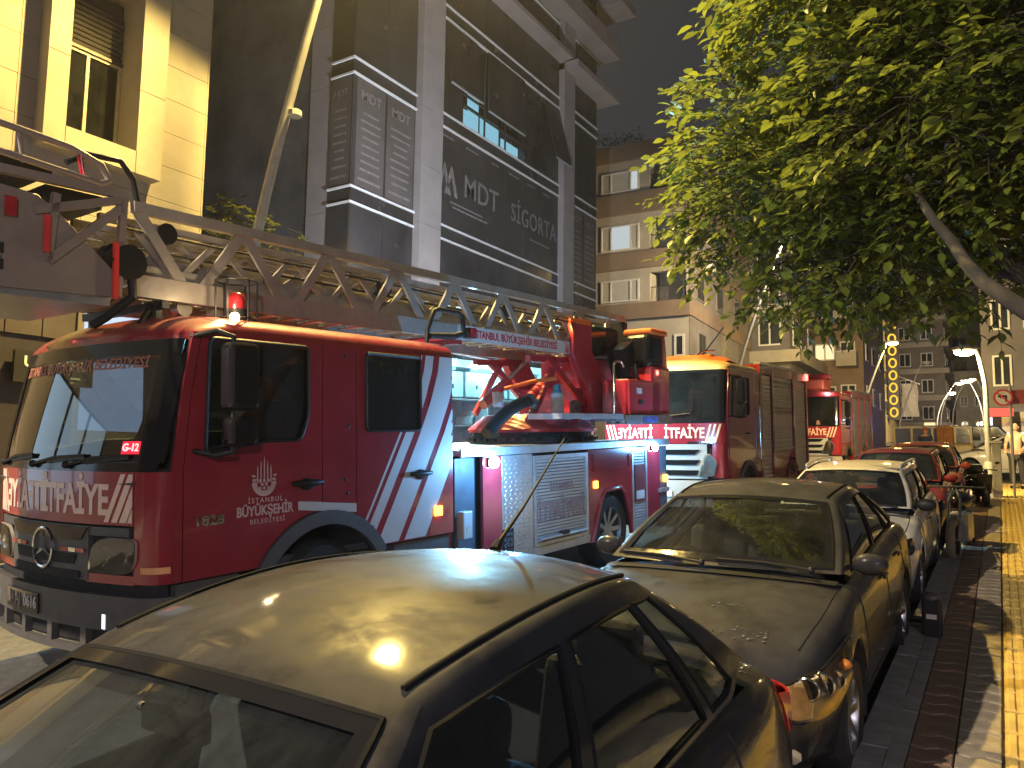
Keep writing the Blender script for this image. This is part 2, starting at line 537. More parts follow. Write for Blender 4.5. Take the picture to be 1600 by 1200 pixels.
# large slabs beyond the strip
slm = MB().b2((-.247, -.247, -.03), (.247, .247, 0)).mesh('paving_slab'); slm.materials.append(M['paver_grey'])
for i in range(30):
    for k in range(3):
        o = link('paving_slab', slm, None, pav); o.location = (1.0 + k * .5, 12.5 + i * .5, .114 + R.uniform(-.003, .003))
# iron gully grate by the kerb
gr = MB()
gr.b2((-.2, -.3, -.01), (.2, -.27, .012)).b2((-.2, .27, -.01), (.2, .3, .012)).b2((-.2, -.27, -.01), (-.17, .27, .012)).b2((.17, -.27, -.01), (.2, .27, .012))
for k in range(9): gr.b2((-.17, -.25 + k * .06, -.012), (.17, -.222 + k * .06, .01))

# ============================================================ windows of buildings
def window(par, x0, x1, z0, z1, y=0.0, n=2, frame=None, pane=None, depth=.06, fw=.06, splits=None, room=None, sill=None):
    """frame + panes as parts of a wall that faces local -Y"""
    frame = frame or M['frame_white']; pane = pane or M['glass_far']
    xs = splits or [x0 + (x1 - x0) * i / n for i in range(n + 1)]
    mb = MB()
    mb.b2((x0, y - depth, z0), (x1, y, z0 + fw)).b2((x0, y - depth, z1 - fw), (x1, y, z1))
    for i, x in enumerate(xs):
        a, b = (x, x + fw) if i == 0 else (x - fw, x) if i == len(xs) - 1 else (x - fw / 2, x + fw / 2)
        mb.b2((a, y - depth + .002, z0 + fw), (b, y, z1 - fw))
    f = mb.build('window', frame, par)
    for i in range(len(xs) - 1):
        pm_ = pane[i % len(pane)] if isinstance(pane, list) else pane
        MB().b2((xs[i] + fw * .6, y - depth * .5, z0 + fw * .6), (xs[i + 1] - fw * .6, y - .004, z1 - fw * .6)).build('pane', pm_, f)
    if sill: MB().b2((x0 - .08, y - .16, z0 - .06), (x1 + .08, y, z0 - .003)).build('sill', sill, f)
    return f

def cut(rects, hole):
    """subtract a rectangle from a list of rectangles (x0,z0,x1,z1)"""
    out = []
    hx0, hz0, hx1, hz1 = hole
    for x0, z0, x1, z1 in rects:
        if x1 <= hx0 or x0 >= hx1 or z1 <= hz0 or z0 >= hz1: out.append((x0, z0, x1, z1)); continue
        if x0 < hx0: out.append((x0, z0, hx0, z1))
        if x1 > hx1: out.append((hx1, z0, x1, z1))
        a, b = max(x0, hx0), min(x1, hx1)
        if z0 < hz0: out.append((a, z0, b, hz0))
        if z1 > hz1: out.append((a, hz1, b, z1))
    return out

def clad(par, xs, zs, y, t, mat, holes=(), gap=.008, name='panel', jitter=.003):
    """cladding panels, each an object, on a wall facing local -Y"""
    first = True
    for i in range(len(xs) - 1):
        for j in range(len(zs) - 1):
            rs = [(xs[i] + gap / 2, zs[j] + gap / 2, xs[i + 1] - gap / 2, zs[j + 1] - gap / 2)]
            for h in holes: rs = cut(rs, h)
            for r in rs:
                if r[2] - r[0] < .02 or r[3] - r[1] < .02: continue
                d = R.uniform(0, jitter)
                MB().b2((r[0], y - t - d, r[1]), (r[2], y, r[3])).build(name, mat, par)

Z90 = (0, 0, radians(90))
# ------------------------------------------------------------ pale stone building at the left
lb = thing('stone_building', 'pale stone-clad building lit yellow by the street lamp, with one framed window', 'building', (-12.06, 0, 0), Z90)
win = (6.02, 6.86, 7.16, 9.55)          # opening x0,z0,x1,z1 (x = along the street)
sur = (5.70, 6.50, 7.62, 9.95)          # outer edge of the projecting surround
# wall core round the opening
core = MB()
for r in cut([(-6, -1, 8.64, 16)], win): core.b2((r[0], .06, r[1]), (r[2], .5, r[3]))
core.b2((-6, .5, -1), (8.64, .9, 6.5)).b2((-6, .9, -1), (8.64, 9, 16))
core.build('wall', M['clad_left'], lb)
xs = [8.66 - .045 - 1.06 * k for k in range(8)][::-1] + [8.655]
zs = [4.48 + .605 * k for k in range(16)]
clad(lb, xs, zs, .06, .045, M['clad_left'], [sur])
sm_ = MB()
for r in cut([sur], win): sm_.b2((r[0], -.28, r[1]), (r[2], .058, r[3]))
s = sm_.build('window_surround', M['clad_left'], lb)
for a in ((5.703, 7.95, 6.02), (7.16, 7.9, 7.617)):     # joint lines recessed in the surround
    MB().b2((a[0], -.2835, a[1]), (a[2], -.279, a[1] + .008)).build('joint', M['dark'], s)
MB().b2((6.018, -.2835, 6.50), (6.026, -.279, 6.86)).build('joint', M['dark'], s)
MB().b2((7.158, -.2835, 6.50), (7.166, -.279, 6.86)).build('joint', M['dark'], s)
w = window(lb, 6.03, 7.15, 6.87, 8.42, .34, 2, pm('anodised_frame', (.4, .36, .22), .45), [M['glass_dark'], M['glass_dark']], fw=.05)
MB().b2((6.03, .36, 6.87), (7.15, .38, 9.5)).build('blind', pm('roller_blind', (.3, .27, .2), .8, var=.12, scale=5), w)
sh = MB().b2((6.03, .25, 8.42), (7.15, .34, 8.47)).b2((6.03, .33, 8.47), (7.15, .345, 9.5)).build('shutter', M['shutter'], lb)
for k in range(9):
    MB().box((6.59, .30, 8.53 + k * .085), (1.1, .05, .055), (25, 'X')).build('slat', M['shutter'], sh)
# ground floor shop front
sf = MB().b2((-6, -.06, 4.33), (8.64, .05, 4.47)).b2((-6, -.03, .2), (3.9, .05, 4.33)).build('cornice', M['clad_mdt'], lb)
for k in range(5):
    x = 3.95 + k * .52
    MB().b2((x, -.035, 3.66), (x + .5, .05, 4.3)).build('panel', M['film_grey'], lb)
MB().b2((3.95, .0, .3), (6.52, .05, 3.65)).build('shop_wall', pm('shop_panel', (.05, .042, .05), .5), lb)
lp = MB().b2((6.62, -.04, 2.3), (8.5, .05, 4.3)).build('lit_panel', M['lit_shop'], lb)
MB().b2((6.52, -.07, .3), (6.62, .05, 4.32)).b2((8.5, -.07, .3), (8.63, .05, 4.32)).b2((6.62, -.07, .3), (8.5, .05, 2.29)).build('panel_frame', M['dim_wall'], lb)
lampin = lamp('shop_light', 'AREA', (-11.6, 7.5, 3.3), 26, (.62, .76, 1), 1.6, None, (-6, 7.5, 2.6))

for x in (-2.5, -.9, .7):  # unseen glowing windows, added to be mirrored in the near car's windscreen
    window(lb, x, x + 1.55, .9, 3.9, -.03, 1, M['frame_dark'], emit('added_lit_window', (.6, .82, 1), 1.0) if x < -2 else bpy.data.materials['added_lit_window'], fw=.06)
for x in (-4.2, -2.1, .0, 1.76):  # unseen dark windows, added to keep the rest of that reflection dark
    window(lb, x, x + 1.7, 8.2, 11.2, -.06, 2, M['frame_dark'], M['glass_far'], fw=.06)
    window(lb, x, x + 1.7, 5.3, 7.9, -.06, 2, M['frame_dark'], M['glass_far'], fw=.06)
# restaurant sign on that wall
sg = thing('shop_sign', 'dark shop sign with yellow letters on the stone building behind the fire engine cab', 'sign', (-11.98, 5.62, 2.95), Z90)
MB().b2((0, -.06, 0), (1.15, 0, .46)).build('board', M['frame_dark'], sg)
y_em = emit('sign_yellow', (1, .78, .25), 1.1)
link('lettering', mapped(text_mesh('lettering', 'UÇ SOFR', .22, .01, .004), lambda u, v, w: (.57 + u, -.065 - w, .3 + v)), y_em, sg)
MB().b2((.3, -.068, .1), (.95, -.062, .13)).b2((.42, -.068, .04), (.85, -.062, .06)).build('underline', y_em, sg)
link('flame_mark', mapped(plate_mesh('flame', [(0, 0), (.05, .02), (.03, .09), (-.03, .06)], t=.006), lambda u, v, w: (.2 + u, -.066 - w, .08 + v)), emit('sign_red', (1, .1, .05), .9), sg)

# ------------------------------------------------------------ dark glass office block
ob = thing('office_building', 'dark glass office block with pale columns, white floor lines and insurance lettering', 'building', (-12.7, 0, 0), Z90)
MB().b2((13.2, .35, -1), (26.1, 12, 22)).build('wall', M['frame_dark'], ob)
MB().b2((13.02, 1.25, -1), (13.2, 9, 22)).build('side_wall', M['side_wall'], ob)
def column(x0, x1, y0, y1, z0=.5, zt=21.5, off=0.0):
    c = MB().b2((x0 + .05, y0 + .05, z0), (x1 - .05, y1, zt)).build('column', M['clad_mdt'], ob)
    z = z0 - off
    while z < zt:
        a, b = max(z, z0), min(z + 1.57, zt)
        MB().b2((x0, y0, a + .006), (x1, y1 - .01, b - .006)).build('panel', M['clad_mdt'], c); z += 1.57
column(15.32, 16.22, -.22, .35, off=.35)
column(23.1, 23.9, -.22, .35, off=.9)
column(13.0, 13.22, .72, 1.45, off=.6)
# glass: storeys between the white floor lines; x ranges of the three bays and the corner return
ZB = [5.02, 8.08, 11.23, 14.38, 17.5, 20.6]     # centre of each spandrel
HS = .19
def bay(x0, x1, n, skip=()):
    for j, z in enumerate(ZB):
        for dz in (-HS, HS):
            MB().b2((x0, -.05, z + dz - .025), (x1, .02, z + dz + .025)).build('floor_line', M['band_white'], ob)
        MB().b2((x0, -.01, z - HS + .025), (x1, .3, z + HS - .025)).build('spandrel', M['curtain'], ob)
        za = z + HS + .025; zb = (ZB[j + 1] if j + 1 < len(ZB) else 21.8) - HS - .025
        for i in range(n):
            if (j, i) in skip: continue
            a = x0 + (x1 - x0) * i / n; b = x0 + (x1 - x0) * (i + 1) / n
            MB().b2((a + .008, R.uniform(-.003, .002), za), (b - .008, .3, zb)).build('glass_panel', M['banner_film'] if (j == 1) else M['curtain'], ob)
    za = 1.2; zb = ZB[0] - HS - .03
    for i in range(n):
        a = x0 + (x1 - x0) * i / n; b = x0 + (x1 - x0) * (i + 1) / n
        MB().b2((a + .008, 0, za), (b - .008, .3, zb)).build('glass_panel', M['curtain'], ob)
bay(16.22, 23.1, 6, {(2, 1), (2, 2), (2, 3)})
bay(23.9, 26.1, 2)
bay(13.02, 15.32, 2)
# corner return facing the camera side
for j, z in enumerate(ZB):
    for dz in (-HS, HS): MB().b2((12.95, -.05, z + dz - .025), (13.018, .72, z + dz + .025)).build('floor_line', M['band_white'], ob)
    MB().b2((12.99, 0, z - HS + .025), (13.018, .72, z + HS - .025)).build('spandrel', M['curtain'], ob)
    za = z + HS + .025; zb = (ZB[j + 1] if j + 1 < len(ZB) else 21.8) - HS - .025
    MB().b2((12.985, 0.0, za), (13.018, .72, zb)).build('glass_panel', M['banner_film'] if j == 1 else M['curtain'], ob)
MB().b2((12.985, 0, 1.2), (13.018, .72, ZB[0] - HS - .03)).build('glass_panel', M['curtain'], ob)
# lit office windows behind the open sashes, storey 11.4 - 14.2
for k, (a, b) in enumerate(((17.37, 18.51), (18.51, 19.66), (19.66, 20.81))):
    f = MB().b2((a, 0, 12.35 - .35 * (k > 0)), (b, .04, 12.42 - .35 * (k > 0))).b2((a, 0, 11.45), (a + .05, .04, 14.15)).build('window', M['frame_dark'], ob)
    MB().b2((a + .05, .25, 11.46), (b, .3, 14.15)).build('room', M['curtain'] if k == 2 else M['dark'], f)
    if k == 0:
        MB().b2((17.95, .22, 11.46), (18.5, .245, 13.6)).build('lit_blind', M['lit_blue'], f)
        MB().b2((17.5, .22, 11.46), (17.95, .245, 12.1)).build('lit_blind', M['lit_blue'], f)
    else:
        MB().b2((a + .1, .22, 11.46), (b - .05, .245, 12.25 - .3 * (k - 1))).build('lit_blind', M['lit_blue'], f)
def sash(x0, x1, z0, z1, deg, yoff=0):
    o = MB().b2((x0, -.035, z0 - z1), (x1, 0, 0)).build('open_sash', M['curtain'], ob)
    o.location = (0, -.02 + yoff, z1); o.rotation_euler = (radians(-deg), 0, 0)
    MB().b2((x0, -.04, z0 - z1 - .01), (x1, .005, z0 - z1 + .03)).build('sash_rail', M['alu_paint'], o)
sash(16.45, 18.0, 12.2, 14.1, 8); sash(22.0, 23.05, 11.9, 14.1, 13)
sash(18.6, 20.7, 12.3, 14.15, 1.5)
MB().b2((17.42, -.06, 11.98), (18.5, 0, 12.05)).build('rail', M['frame_dark'], ob)
# lettering on the film
link('lettering', mapped(text_mesh('lettering', 'MDT', .92, .006, .004, space=1.02), lambda u, v, w: (18.42 + u * .92, -.012 - w, 9.65 + v)), M['film_text'], ob)
link('lettering', mapped(text_mesh('lettering', 'SİGORTA', .82, .006, .004, space=1.08), lambda u, v, w: (21.5 + u * .78, -.012 - w, 9.62 + v)), M['film_text'], ob)
lg = MB()
for dx in (0, .32):
    for k in (0, .16):
        lg.bar((16.32 + dx + k * .45, -.012, 9.2), (16.6 + dx, -.012, 10.05 - k), .012, .05, (0, 0, 1)); lg.bar((16.6 + dx, -.012, 10.05 - k), (16.88 + dx - k * .45, -.012, 9.2), .012, .05, (0, 0, 1))
lg.build('logo', M['film_text'], ob)
ln = MB()
for k, (x, L, z) in enumerate(((16.9, 1.6, 9.0), (17.0, 1.75, 8.88), (21.2, 1.3, 9.02), (16.5, .5, 10.8), (17.6, .6, 10.8), (18.9, .4, 10.8), (19.9, .6, 10.8), (21.0, .5, 10.8), (22.0, .5, 10.8))):
    ln.b2((x, -.014, z), (x + L, -.006, z + .045))
ln.build('small_print', M['film_text'], ob)['kind'] = 'stuff'
def poster(x0, x1, seed, fn=None, mat=None):
    rr = random.Random(seed); fn = fn or (lambda u, v, w: (u, -.012 - w, v))
    p = link('poster', mapped(plate_mesh('poster', rect(x0, 8.34, x1, 10.98), t=.004), fn), mat or M['film_grey'], ob)
    link('heading', mapped(text_mesh('heading', 'MDT', .34 * min(1, (x1 - x0) / 1.0), .004, .003), lambda u, v, w: fn((x0 + x1) / 2 + u, 10.6 + v, w + .006)), M['film_text'], p)
    tx = MB()
    for k in range(8):
        L = rr.uniform(.5, .75) * (x1 - x0); z = 10.15 - k * .2; c = (x0 + x1) / 2
        tx.add([fn(c - L / 2, z, .006), fn(c + L / 2, z, .006), fn(c + L / 2, z + .055, .006), fn(c - L / 2, z + .055, .006)], [(0, 1, 2, 3)])
    tx.add([fn(x0 + .1 * (x1 - x0), 8.5, .006), fn(x1 - .1 * (x1 - x0), 8.5, .006), fn(x1 - .1 * (x1 - x0), 8.56, .006), fn(x0 + .1 * (x1 - x0), 8.56, .006)], [(0, 1, 2, 3)])
    tx.build('small_print', M['film_text'], p)['kind'] = 'stuff'
poster(13.12, 14.12, 1); poster(14.2, 15.25, 2)
poster(.04, .7, 3, lambda u, v, w: (12.975 - w, .74 - u, v))
poster(23.97, 24.95, 4); poster(25.05, 26.0, 5)
# upper ledges
MB().b2((23.1, -.75, 15.62), (26.6, .3, 15.85)).b2((16.22, -.55, 15.9), (23.1, .3, 16.05)).build('ledge', M['clad_mdt'], ob)
MB().b2((13.0, -.75, 17.4), (26.6, .3, 18.1)).build('ledge', M['clad_mdt'], ob)
MB().b2((26.0, -1.1, 19.4), (27.3, .8, 19.7)).build('ledge', M['clad_mdt'], ob)

# ------------------------------------------------------------ beige and brown apartment block
ab = thing('apartment_building', 'beige apartment block with brown balcony bands and white windows beyond the office block', 'building', (-12.55, 36.0, 0), (0, 0, radians(3)))
bz = [9.0, 11.55, 14.4, 17.2]
bt = [9.8, 12.45, 15.5, 18.1]
wl = MB()
# front wall with loggia openings at the right
for j in range(4):
    z0 = [2.0, 9.8, 12.45, 15.5][j]; z1 = bz[j]
    if j == 0: wl.b2((-9, 0, 0), (0, .3, 9.0)); continue
    wl.b2((-9, 0, z0), (-1.95, .3, z1)).b2((-.12, 0, z0), (0, .3, z1)).b2((-1.95, 0, z1 - .25), (-.12, .3, z1))
wl.b2((-9, 1.6, 0), (0, 14, 18.0)).b2((-9, .3, 0), (-1.95, 1.6, 18)).b2((-.12, .3, 0), (0, 1.6, 18)).b2((-1.95, .3, 0), (-.12, 1.6, 9.2))
wl.build('wall', M['beige_wall'], ab)
for j in range(4):
    MB().b2((-9.05, -.14, bz[j]), (.06, .32, bt[j])).build('balcony_band', M['brown_wall'], ab)
    MB().b2((.0, -.1, bz[j]), (.1, 13, bt[j])).build('balcony_band', M['brown_wall'], ab)
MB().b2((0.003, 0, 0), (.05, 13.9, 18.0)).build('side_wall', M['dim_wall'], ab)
for j in (1, 2, 3):
    z0 = bt[j - 1]; z1 = bz[j]
    lit = [M['curtain_cloth'], M['curtain_cloth'], M['lit_room'] if j == 3 else M['curtain_cloth']]
    if j == 2: lit = [M['curtain_cloth'], M['lit_room'], M['curtain_cloth']]
    window(ab, -4.55, -2.5, z0 + .12, z1 - .5, 0, 3, None, lit, splits=[-4.55, -4.0, -2.95, -2.5], fw=.08)
    window(ab, -8.3, -5.6, z0 + .12, z1 - .5, 0, 3, None, [M['curtain_cloth'], M['glass_far']], fw=.08)
    d = window(ab, -.75, -.2, z0 + .02, z1 - .35, 1.58, 1, None, M['glass_far'], fw=.1)
    MB().b2((-1.93, 1.45, z0), (-.85, 1.5, z1 - .3)).build('curtain', M['curtain_cloth'] if j != 1 else M['beige_wall'], ab)
    rl = MB()
    for k in range(12): rl.tube([(-1.9 + k * .075, .1, z0), (-1.9 + k * .075, .1, z0 + .75)], .008, 4)
    rl.b2((-1.93, .08, z0 + .75), (-1.0, .12, z0 + .78)).build('railing', M['frame_dark'], ab)
window(ab, -.72, -.2, 7.0, 8.1, 0, 1, None, M['glass_far'], fw=.11)
window(ab, -4.5, -3.4, 6.6, 8.1, 0, 2, None, M['glass_far'], fw=.09)
for j, (y, z) in enumerate(((1.2, 10.0), (1.2, 12.9), (1.4, 7.0), (5, 10.1), (5, 13), (9, 10.2))):
    f = MB().b2((.05, y, z), (.1, y + 1.3, z + 1.4)).build('window', M['dim_wall'], ab)
    MB().b2((.1, y + .07, z + .07), (.112, y + .62, z + 1.33)).b2((.1, y + .68, z + .07), (.112, y + 1.23, z + 1.33)).build('pane', M['glass_far'], f)
acm = MB().b2((.06, 2.9, 11.7), (.4, 3.6, 12.2)).build('air_conditioner', M['frame_white'], ab)
rs = random.Random(3)
rb = MB()
for k in range(60):
    c = Vector((rs.uniform(-5, -2.6), rs.uniform(.3, 1.2), 18.2 + rs.uniform(0, .7)))
    for q in range(10):
        d = Vector((rs.uniform(-1, 1), rs.uniform(-1, 1), rs.uniform(-.5, 1))) * .3
        e = Vector((rs.uniform(-1, 1), rs.uniform(-1, 1), rs.uniform(-1, 1))) * .09
        rb.add([c + d, c + d + e, c + d + Vector((e.y, -e.x, .07))], [(0, 1, 2)])
ru = thing('roof_shrub', 'dark shrub growing on the roof of the beige apartment block', 'plant', (-12.55, 36.0, 0), (0, 0, radians(3)))
rb.build('foliage', pm('dark_leaf', (.02, .03, .015), .7), ru)
MB().b2((-5, .5, 18.0), (-2.7, 1.1, 18.3)).build('planter', M['brown_wall'], ru)

# ------------------------------------------------------------ buildings further up the street
def facade(name, label, x0, x1, y0, y1, z1, mat, zs, front=None, side=None, wmat=None, lit=(), fw=.1, rot=0, band=None, pane=None):
    """front = window x ranges on the face towards the camera, side = window ranges along the right face"""
    b = thing(name, label, 'building', (x1, y0, 0), (0, 0, radians(rot)))
    W = x1 - x0; D = y1 - y0
    MB().b2((-W, 0, -1), (0, D, z1)).build('wall', mat, b)
    MB().b2((-W - .15, -.2, z1), (.2, D, z1 + .3)).build('parapet', mat, b)
    for j, z in enumerate(zs):
        for i, (a, c, h) in enumerate(front or ()):
            window(b, -W + a, -W + c, z, z + h, 0, 2, wmat or M['frame_white'], M[lit[(j, i)]] if (j, i) in dict(lit) and False else (M[dict(lit)[(j, i)]] if (j, i) in dict(lit) else (pane or M['glass_far'])), fw=fw)
        for i, (a, c, h) in enumerate(side or ()):
            f = MB().b2((0, a, z), (.08, c, z + h)).build('window', wmat or M['frame_white'], b)
            MB().b2((.08, a + fw, z + fw), (.09, (a + c) / 2 - fw / 3, z + h - fw)).b2((.08, (a + c) / 2 + fw / 3, z + fw), (.09, c - fw, z + h - fw)).build('pane', pane or M['glass_far'], f)
        if band:
            MB().b2((-W, -band[0], z - band[1]), (.0, .0, z - band[1] + band[2])).build('balcony', band[3], b)
            MB().b2((.0, -band[0], z - band[1]), (band[0], D, z - band[1] + band[2])).build('balcony', band[3], b)
    return b
facade('corner_building', 'dark building with projecting upper floors and a lit cornice behind the second fire engine', -19, -10.9, 49.8, 57.5, 17, M['grey_wall'], [9.3, 12.2, 14.8],
       [(6.2, 7.6, 1.7)], [(.8, 2.2, 1.8), (3, 4.4, 1.8), (5.2, 6.6, 1.8)], M['frame_white'], band=(.75, 1.15, .75, M['clad_left']))
facade('low_building', 'dim plain side wall between the apartment block and the corner building', -22, -12.6, 51, 58, 11, M['dim_wall'], [6], None, [(1, 2, 1)])
b3 = facade('brown_building', 'brown building with bay balconies and one lit window above the third fire engine', -16, -7.9, 58.5, 70, 22, M['brown_wall'], [6.2, 9.25, 12.3, 15.3, 18.3],
       [(4.9, 6.3, 1.2), (6.6, 7.6, 1.3)], [(1, 2, 1.3), (4, 5, 1.3), (8, 9, 1.3)], M['frame_white'], lit={(1, 0): 'lit_warm', (3, 0): 'lit_warm'}, fw=.09)
for z in (5.6, 8.7, 11.8, 14.9):
    MB().b2((-1.6, -1.1, z), (-.3, 0, z + .25)).b2((-1.6, -1.1, z + .25), (-.3, -1.0, z + 1.0)).b2((-1.6, -1.0, z + .25), (-1.5, 0, z + 1.0)).b2((-.4, -1.0, z + .25), (-.3, 0, z + 1.0)).build('balcony', M['beige_wall'], b3)
    MB().b2((-1.62, -1.12, z + 1.0), (-.28, .0, z + 1.06)).build('balcony_rail', M['frame_white'], b3)
b4 = facade('yellow_building', 'narrow building washed in yellow light behind the vertical neon sign', -14, -8.9, 73, 92, 15, M['wall_yellow_lit'], [6.4, 9.2, 12], [(3.2, 4.6, 1.4)], [(1, 3, 1.5), (5, 7, 1.5), (9, 11, 1.5), (13, 15, 1.5)], M['frame_white'])
b5 = facade('tall_grey_building', 'tall grey block closing the street, with dark windows', -13, 4, 118, 130, 34, M['grey_wall'], [8 + 3.1 * k for k in range(8)], [(2 + 3 * k, 3.6 + 3 * k, 1.5) for k in range(5)], None, M['frame_dark'])
b6 = facade('grey_building', 'mid grey block with rows of balconies to the left of the street end', -10.5, -5.0, 98, 112, 26, M['dim_wall'], [7 + 3 * k for k in range(6)], [(1, 2.2, 1.5), (3.2, 4.4, 1.5)], [(1, 3, 1.4), (5, 7, 1.4)], M['frame_white'], band=(.5, .9, .6, M['beige_wall']))
b7 = facade('dark_building', 'dark corner building above the striped shop awning', -.75, 9, 50, 64, 22, M['grey_wall'], [6.3, 9.4, 12.5, 15.6], [(.5, 1.4, 1.7), (2, 3.2, 1.7), (4.2, 5.4, 1.7)], None, M['frame_white'])
b8 = facade('pale_building', 'pale building glowing yellow far up the street', -4.5, -1.2, 108, 117, 13, M['beige_wall'], [6, 9], [(.5, 1.3, 1.3), (2, 2.8, 1.3)], None, M['frame_white'])
# striped awning and shop front
aw = thing('shop_awning', 'black and white striped awning over the lit corner shop', 'awning', (-.35, 48.0, 0))
for k in range(7):
    x = k * .42
    MB().add([(x, 1.9, 4.9), (x + .42, 1.9, 4.9), (x + .42, 0, 3.95), (x, 0, 3.95), (x, 0, 3.7), (x + .42, 0, 3.7)], [(0, 1, 2, 3), (3, 2, 5, 4)]).build('stripe', M['frame_white'] if k % 2 else M['frame_dark'], aw)
sp = thing('corner_shop', 'white lit shop front under the striped awning', 'shop', (-.6, 49.6, 0))
MB().b2((0, 0, 2.5), (3, .3, 4.6)).build('lit_window', emit('shop_white', (.8, .9, 1), 1.5), sp)
MB().b2((-.1, -.1, 2.4), (0, .3, 4.7)).b2((1.0, -.1, 2.5), (1.08, 0, 4.6)).b2((2, -.1, 2.5), (2.08, 0, 4.6)).b2((0, -.1, 2.4), (3, 0, 2.6)).build('frame', M['frame_dark'], sp)
rs_ = thing('red_sign', 'small red lit sign above the striped awning', 'sign', (-.5, 47.8, 4.55))
MB().b2((0, 0, 0), (1.1, .12, .42)).build('lit_face', emit('sign_red_face', (1, .08, .05), 1.6), rs_)
MB().b2((-.03, .0, -.03), (1.13, .2, -.002)).b2((-.03, 0, .422), (1.13, .2, .45)).build('frame', M['frame_dark'], rs_)
# vertical neon sign
ns = thing('neon_sign', 'tall dark sign board with a column of yellow lit letters', 'sign', (-8.8, 80.0, 0))
MB().b2((.05, 0, 6.1), (.95, .25, 15.6)).build('board', M['frame_dark'], ns)
M['neon'] = emit('neon_yellow', (1, .6, .06), .9)
for k in range(8):
    pts = [(.3 * cos(2 * pi * q / 12), .4 * sin(2 * pi * q / 12)) for q in range(13)]
    MB().tube([(.5 + p[0], -.06, 6.8 + k * 1.15 + p[1]) for p in pts], .085, 6).build('neon_ring', M['neon'], ns)
fl = thing('hanging_banner', 'pale banner hanging from the facade right of the neon sign', 'banner', (-8.0, 84, 0))
MB().grid(lambda u, v: (u + .05 * sin(v * 3), .1 * sin(u * 5 + v), v), lin(0, 1.4, 8), lin(6.6, 9.8, 8)).build('cloth', pm('banner_cloth', (.3, .27, .22), .8), fl)
MB().bar((-.4, .0, 10.6), (1.6, 0, 9.7), .05).build('pole', M['steel'], fl)
# ============================================================ street lamps
M['pole'] = pm('galvanised_pole', (.36, .36, .34), .55, metal=.4, var=.15, scale=4)
M['sodium'] = emit('sodium_lens', (1, .66, .22), 60)
SODIUM = (1.0, .69, .19)
def street_lamp(label, base, tip, energy, arc=1.0, r=.07, col=SODIUM, emitm=None, straight=.45, group=None, soft=.12, aim=(0, 0, -1), cone=140, lens=.08):
    """mast that stands straight, then bends over towards tip; head and lamp at the tip"""
    base = Vector(base); tip = Vector(tip)
    L = thing('street_lamp', label, 'street lamp', base, (0, 0, 0), group)
    d = tip - base; pts = []
    for t in lin(0, 1, 18):
        k = max(0, (t - straight) / (1 - straight))
        h = d.z * (t + (1 - t) * .0)
        pts.append(Vector((d.x * k ** (1 + arc), d.y * k ** (1 + arc), h)))
    n = len(pts)
    MB().tube(pts, [lerp(r, r * .55, i / (n - 1)) for i in range(n)], 10).build('mast', M['pole'], L, 50)
    MB().lathe([(r * 2.2, -.05), (r * 2.2, .12), (r * 1.4, .2), (r * 1.3, .9), (r * 1.05, .95)], n=12).build('base_sleeve', M['pole'], L, 40)
    dir_ = (pts[-1] - pts[-3]); hd = Vector((dir_.x, dir_.y, 0));
    hd = hd.normalized() if hd.length > .01 else Vector((1, 0, 0))
    tp = pts[-1]
    h = MB().ball(tp + hd * .28 + Vector((0, 0, .05)), (.1 + abs(hd.x) * .26, .1 + abs(hd.y) * .26, .09), 14).build('lamp_head', M['pole'], L, 50)
    le = MB().ball(tp + hd * .3 + Vector((0, 0, -.03)), (lens + abs(hd.x) * .16, lens + abs(hd.y) * .16, lens), 12).build('lens', emitm or M['sodium'], h, 60)
    if energy:
        o = tp + hd * .3 + Vector((0, 0, -.12))
        lamp('lamp_light', 'SPOT', o, energy, col, soft, L, o + Vector(aim), cone, .22)
    return L

# mast behind the ladder truck: its head is just above the picture
ml = street_lamp('leaning pale street lamp mast between the stone building and the office block', (-10.35, 8.25, .4), (-8.35, 8.62, 11.9), MAIN_W, arc=.25, r=.105, straight=.33, aim=(.21, -.16, -1), cone=140)
MB().lathe([(.1, -.05), (.115, -.04), (.115, .04), (.1, .05)], (1.02 * .86, .14, 7.05), n=12).build('clamp', M['pole'], ml)
street_lamp('added fill lamp on a mast, on the near pavement behind the viewer', (5.6, -6.0, -.3), (4.9, -5.8, 4.5), FILL_W, arc=.4, r=.085, straight=.75, col=FILL_C, aim=(-.9, .9, -.9), cone=172, soft=.25)  # unseen lamp added to fill the shaded truck sides
street_lamp('assumed unseen street lamp with warm white light, in front of the stone building', (-10.35, -6.6, -.3), (-8.35, -6.2, 10.2), ASSUMED_LAMP_W, arc=.25, r=.105, straight=.33, aim=(.62, .35, -1), cone=108, col=(1, .84, .62))  # unseen lamp assumed from the light, added to brighten the truck fronts
LG = 'street lamps along the avenue'
street_lamp('straight pole with a yellow lamp at its top by the scooter', (-.27, 22.1, SL * 22.1), (-.42, 22.0, 4.75), 3200, arc=.4, r=.085, straight=.75, col=(1, .72, .3), cone=118, aim=(.05, .85, -.6), lens=.1)
street_lamp('lamp mast leaning over the road behind the third fire engine', (-6.3, 45, SL * 45), (-4.9, 44.8, 8.3), 3500, arc=.3, r=.07, straight=.3, group=LG, cone=176, aim=(-.4, .8, -.2), lens=.1)
street_lamp('lamp mast before the beige apartment block, its head hidden by the tree', (-9.95, 34.8, SL * 34), (-7.6, 33.6, 11.2), 11000, arc=.25, r=.09, straight=.4, group=LG, cone=176, aim=(-.5, .9, .25), col=(1, .78, .46))
street_lamp('lamp mast by the hanging banner leaning to the right', (-5.9, 60, SL * 60), (-4.4, 59.8, 8.9), 0, arc=.2, r=.07, straight=.3, emitm=M['pole'], group=LG)
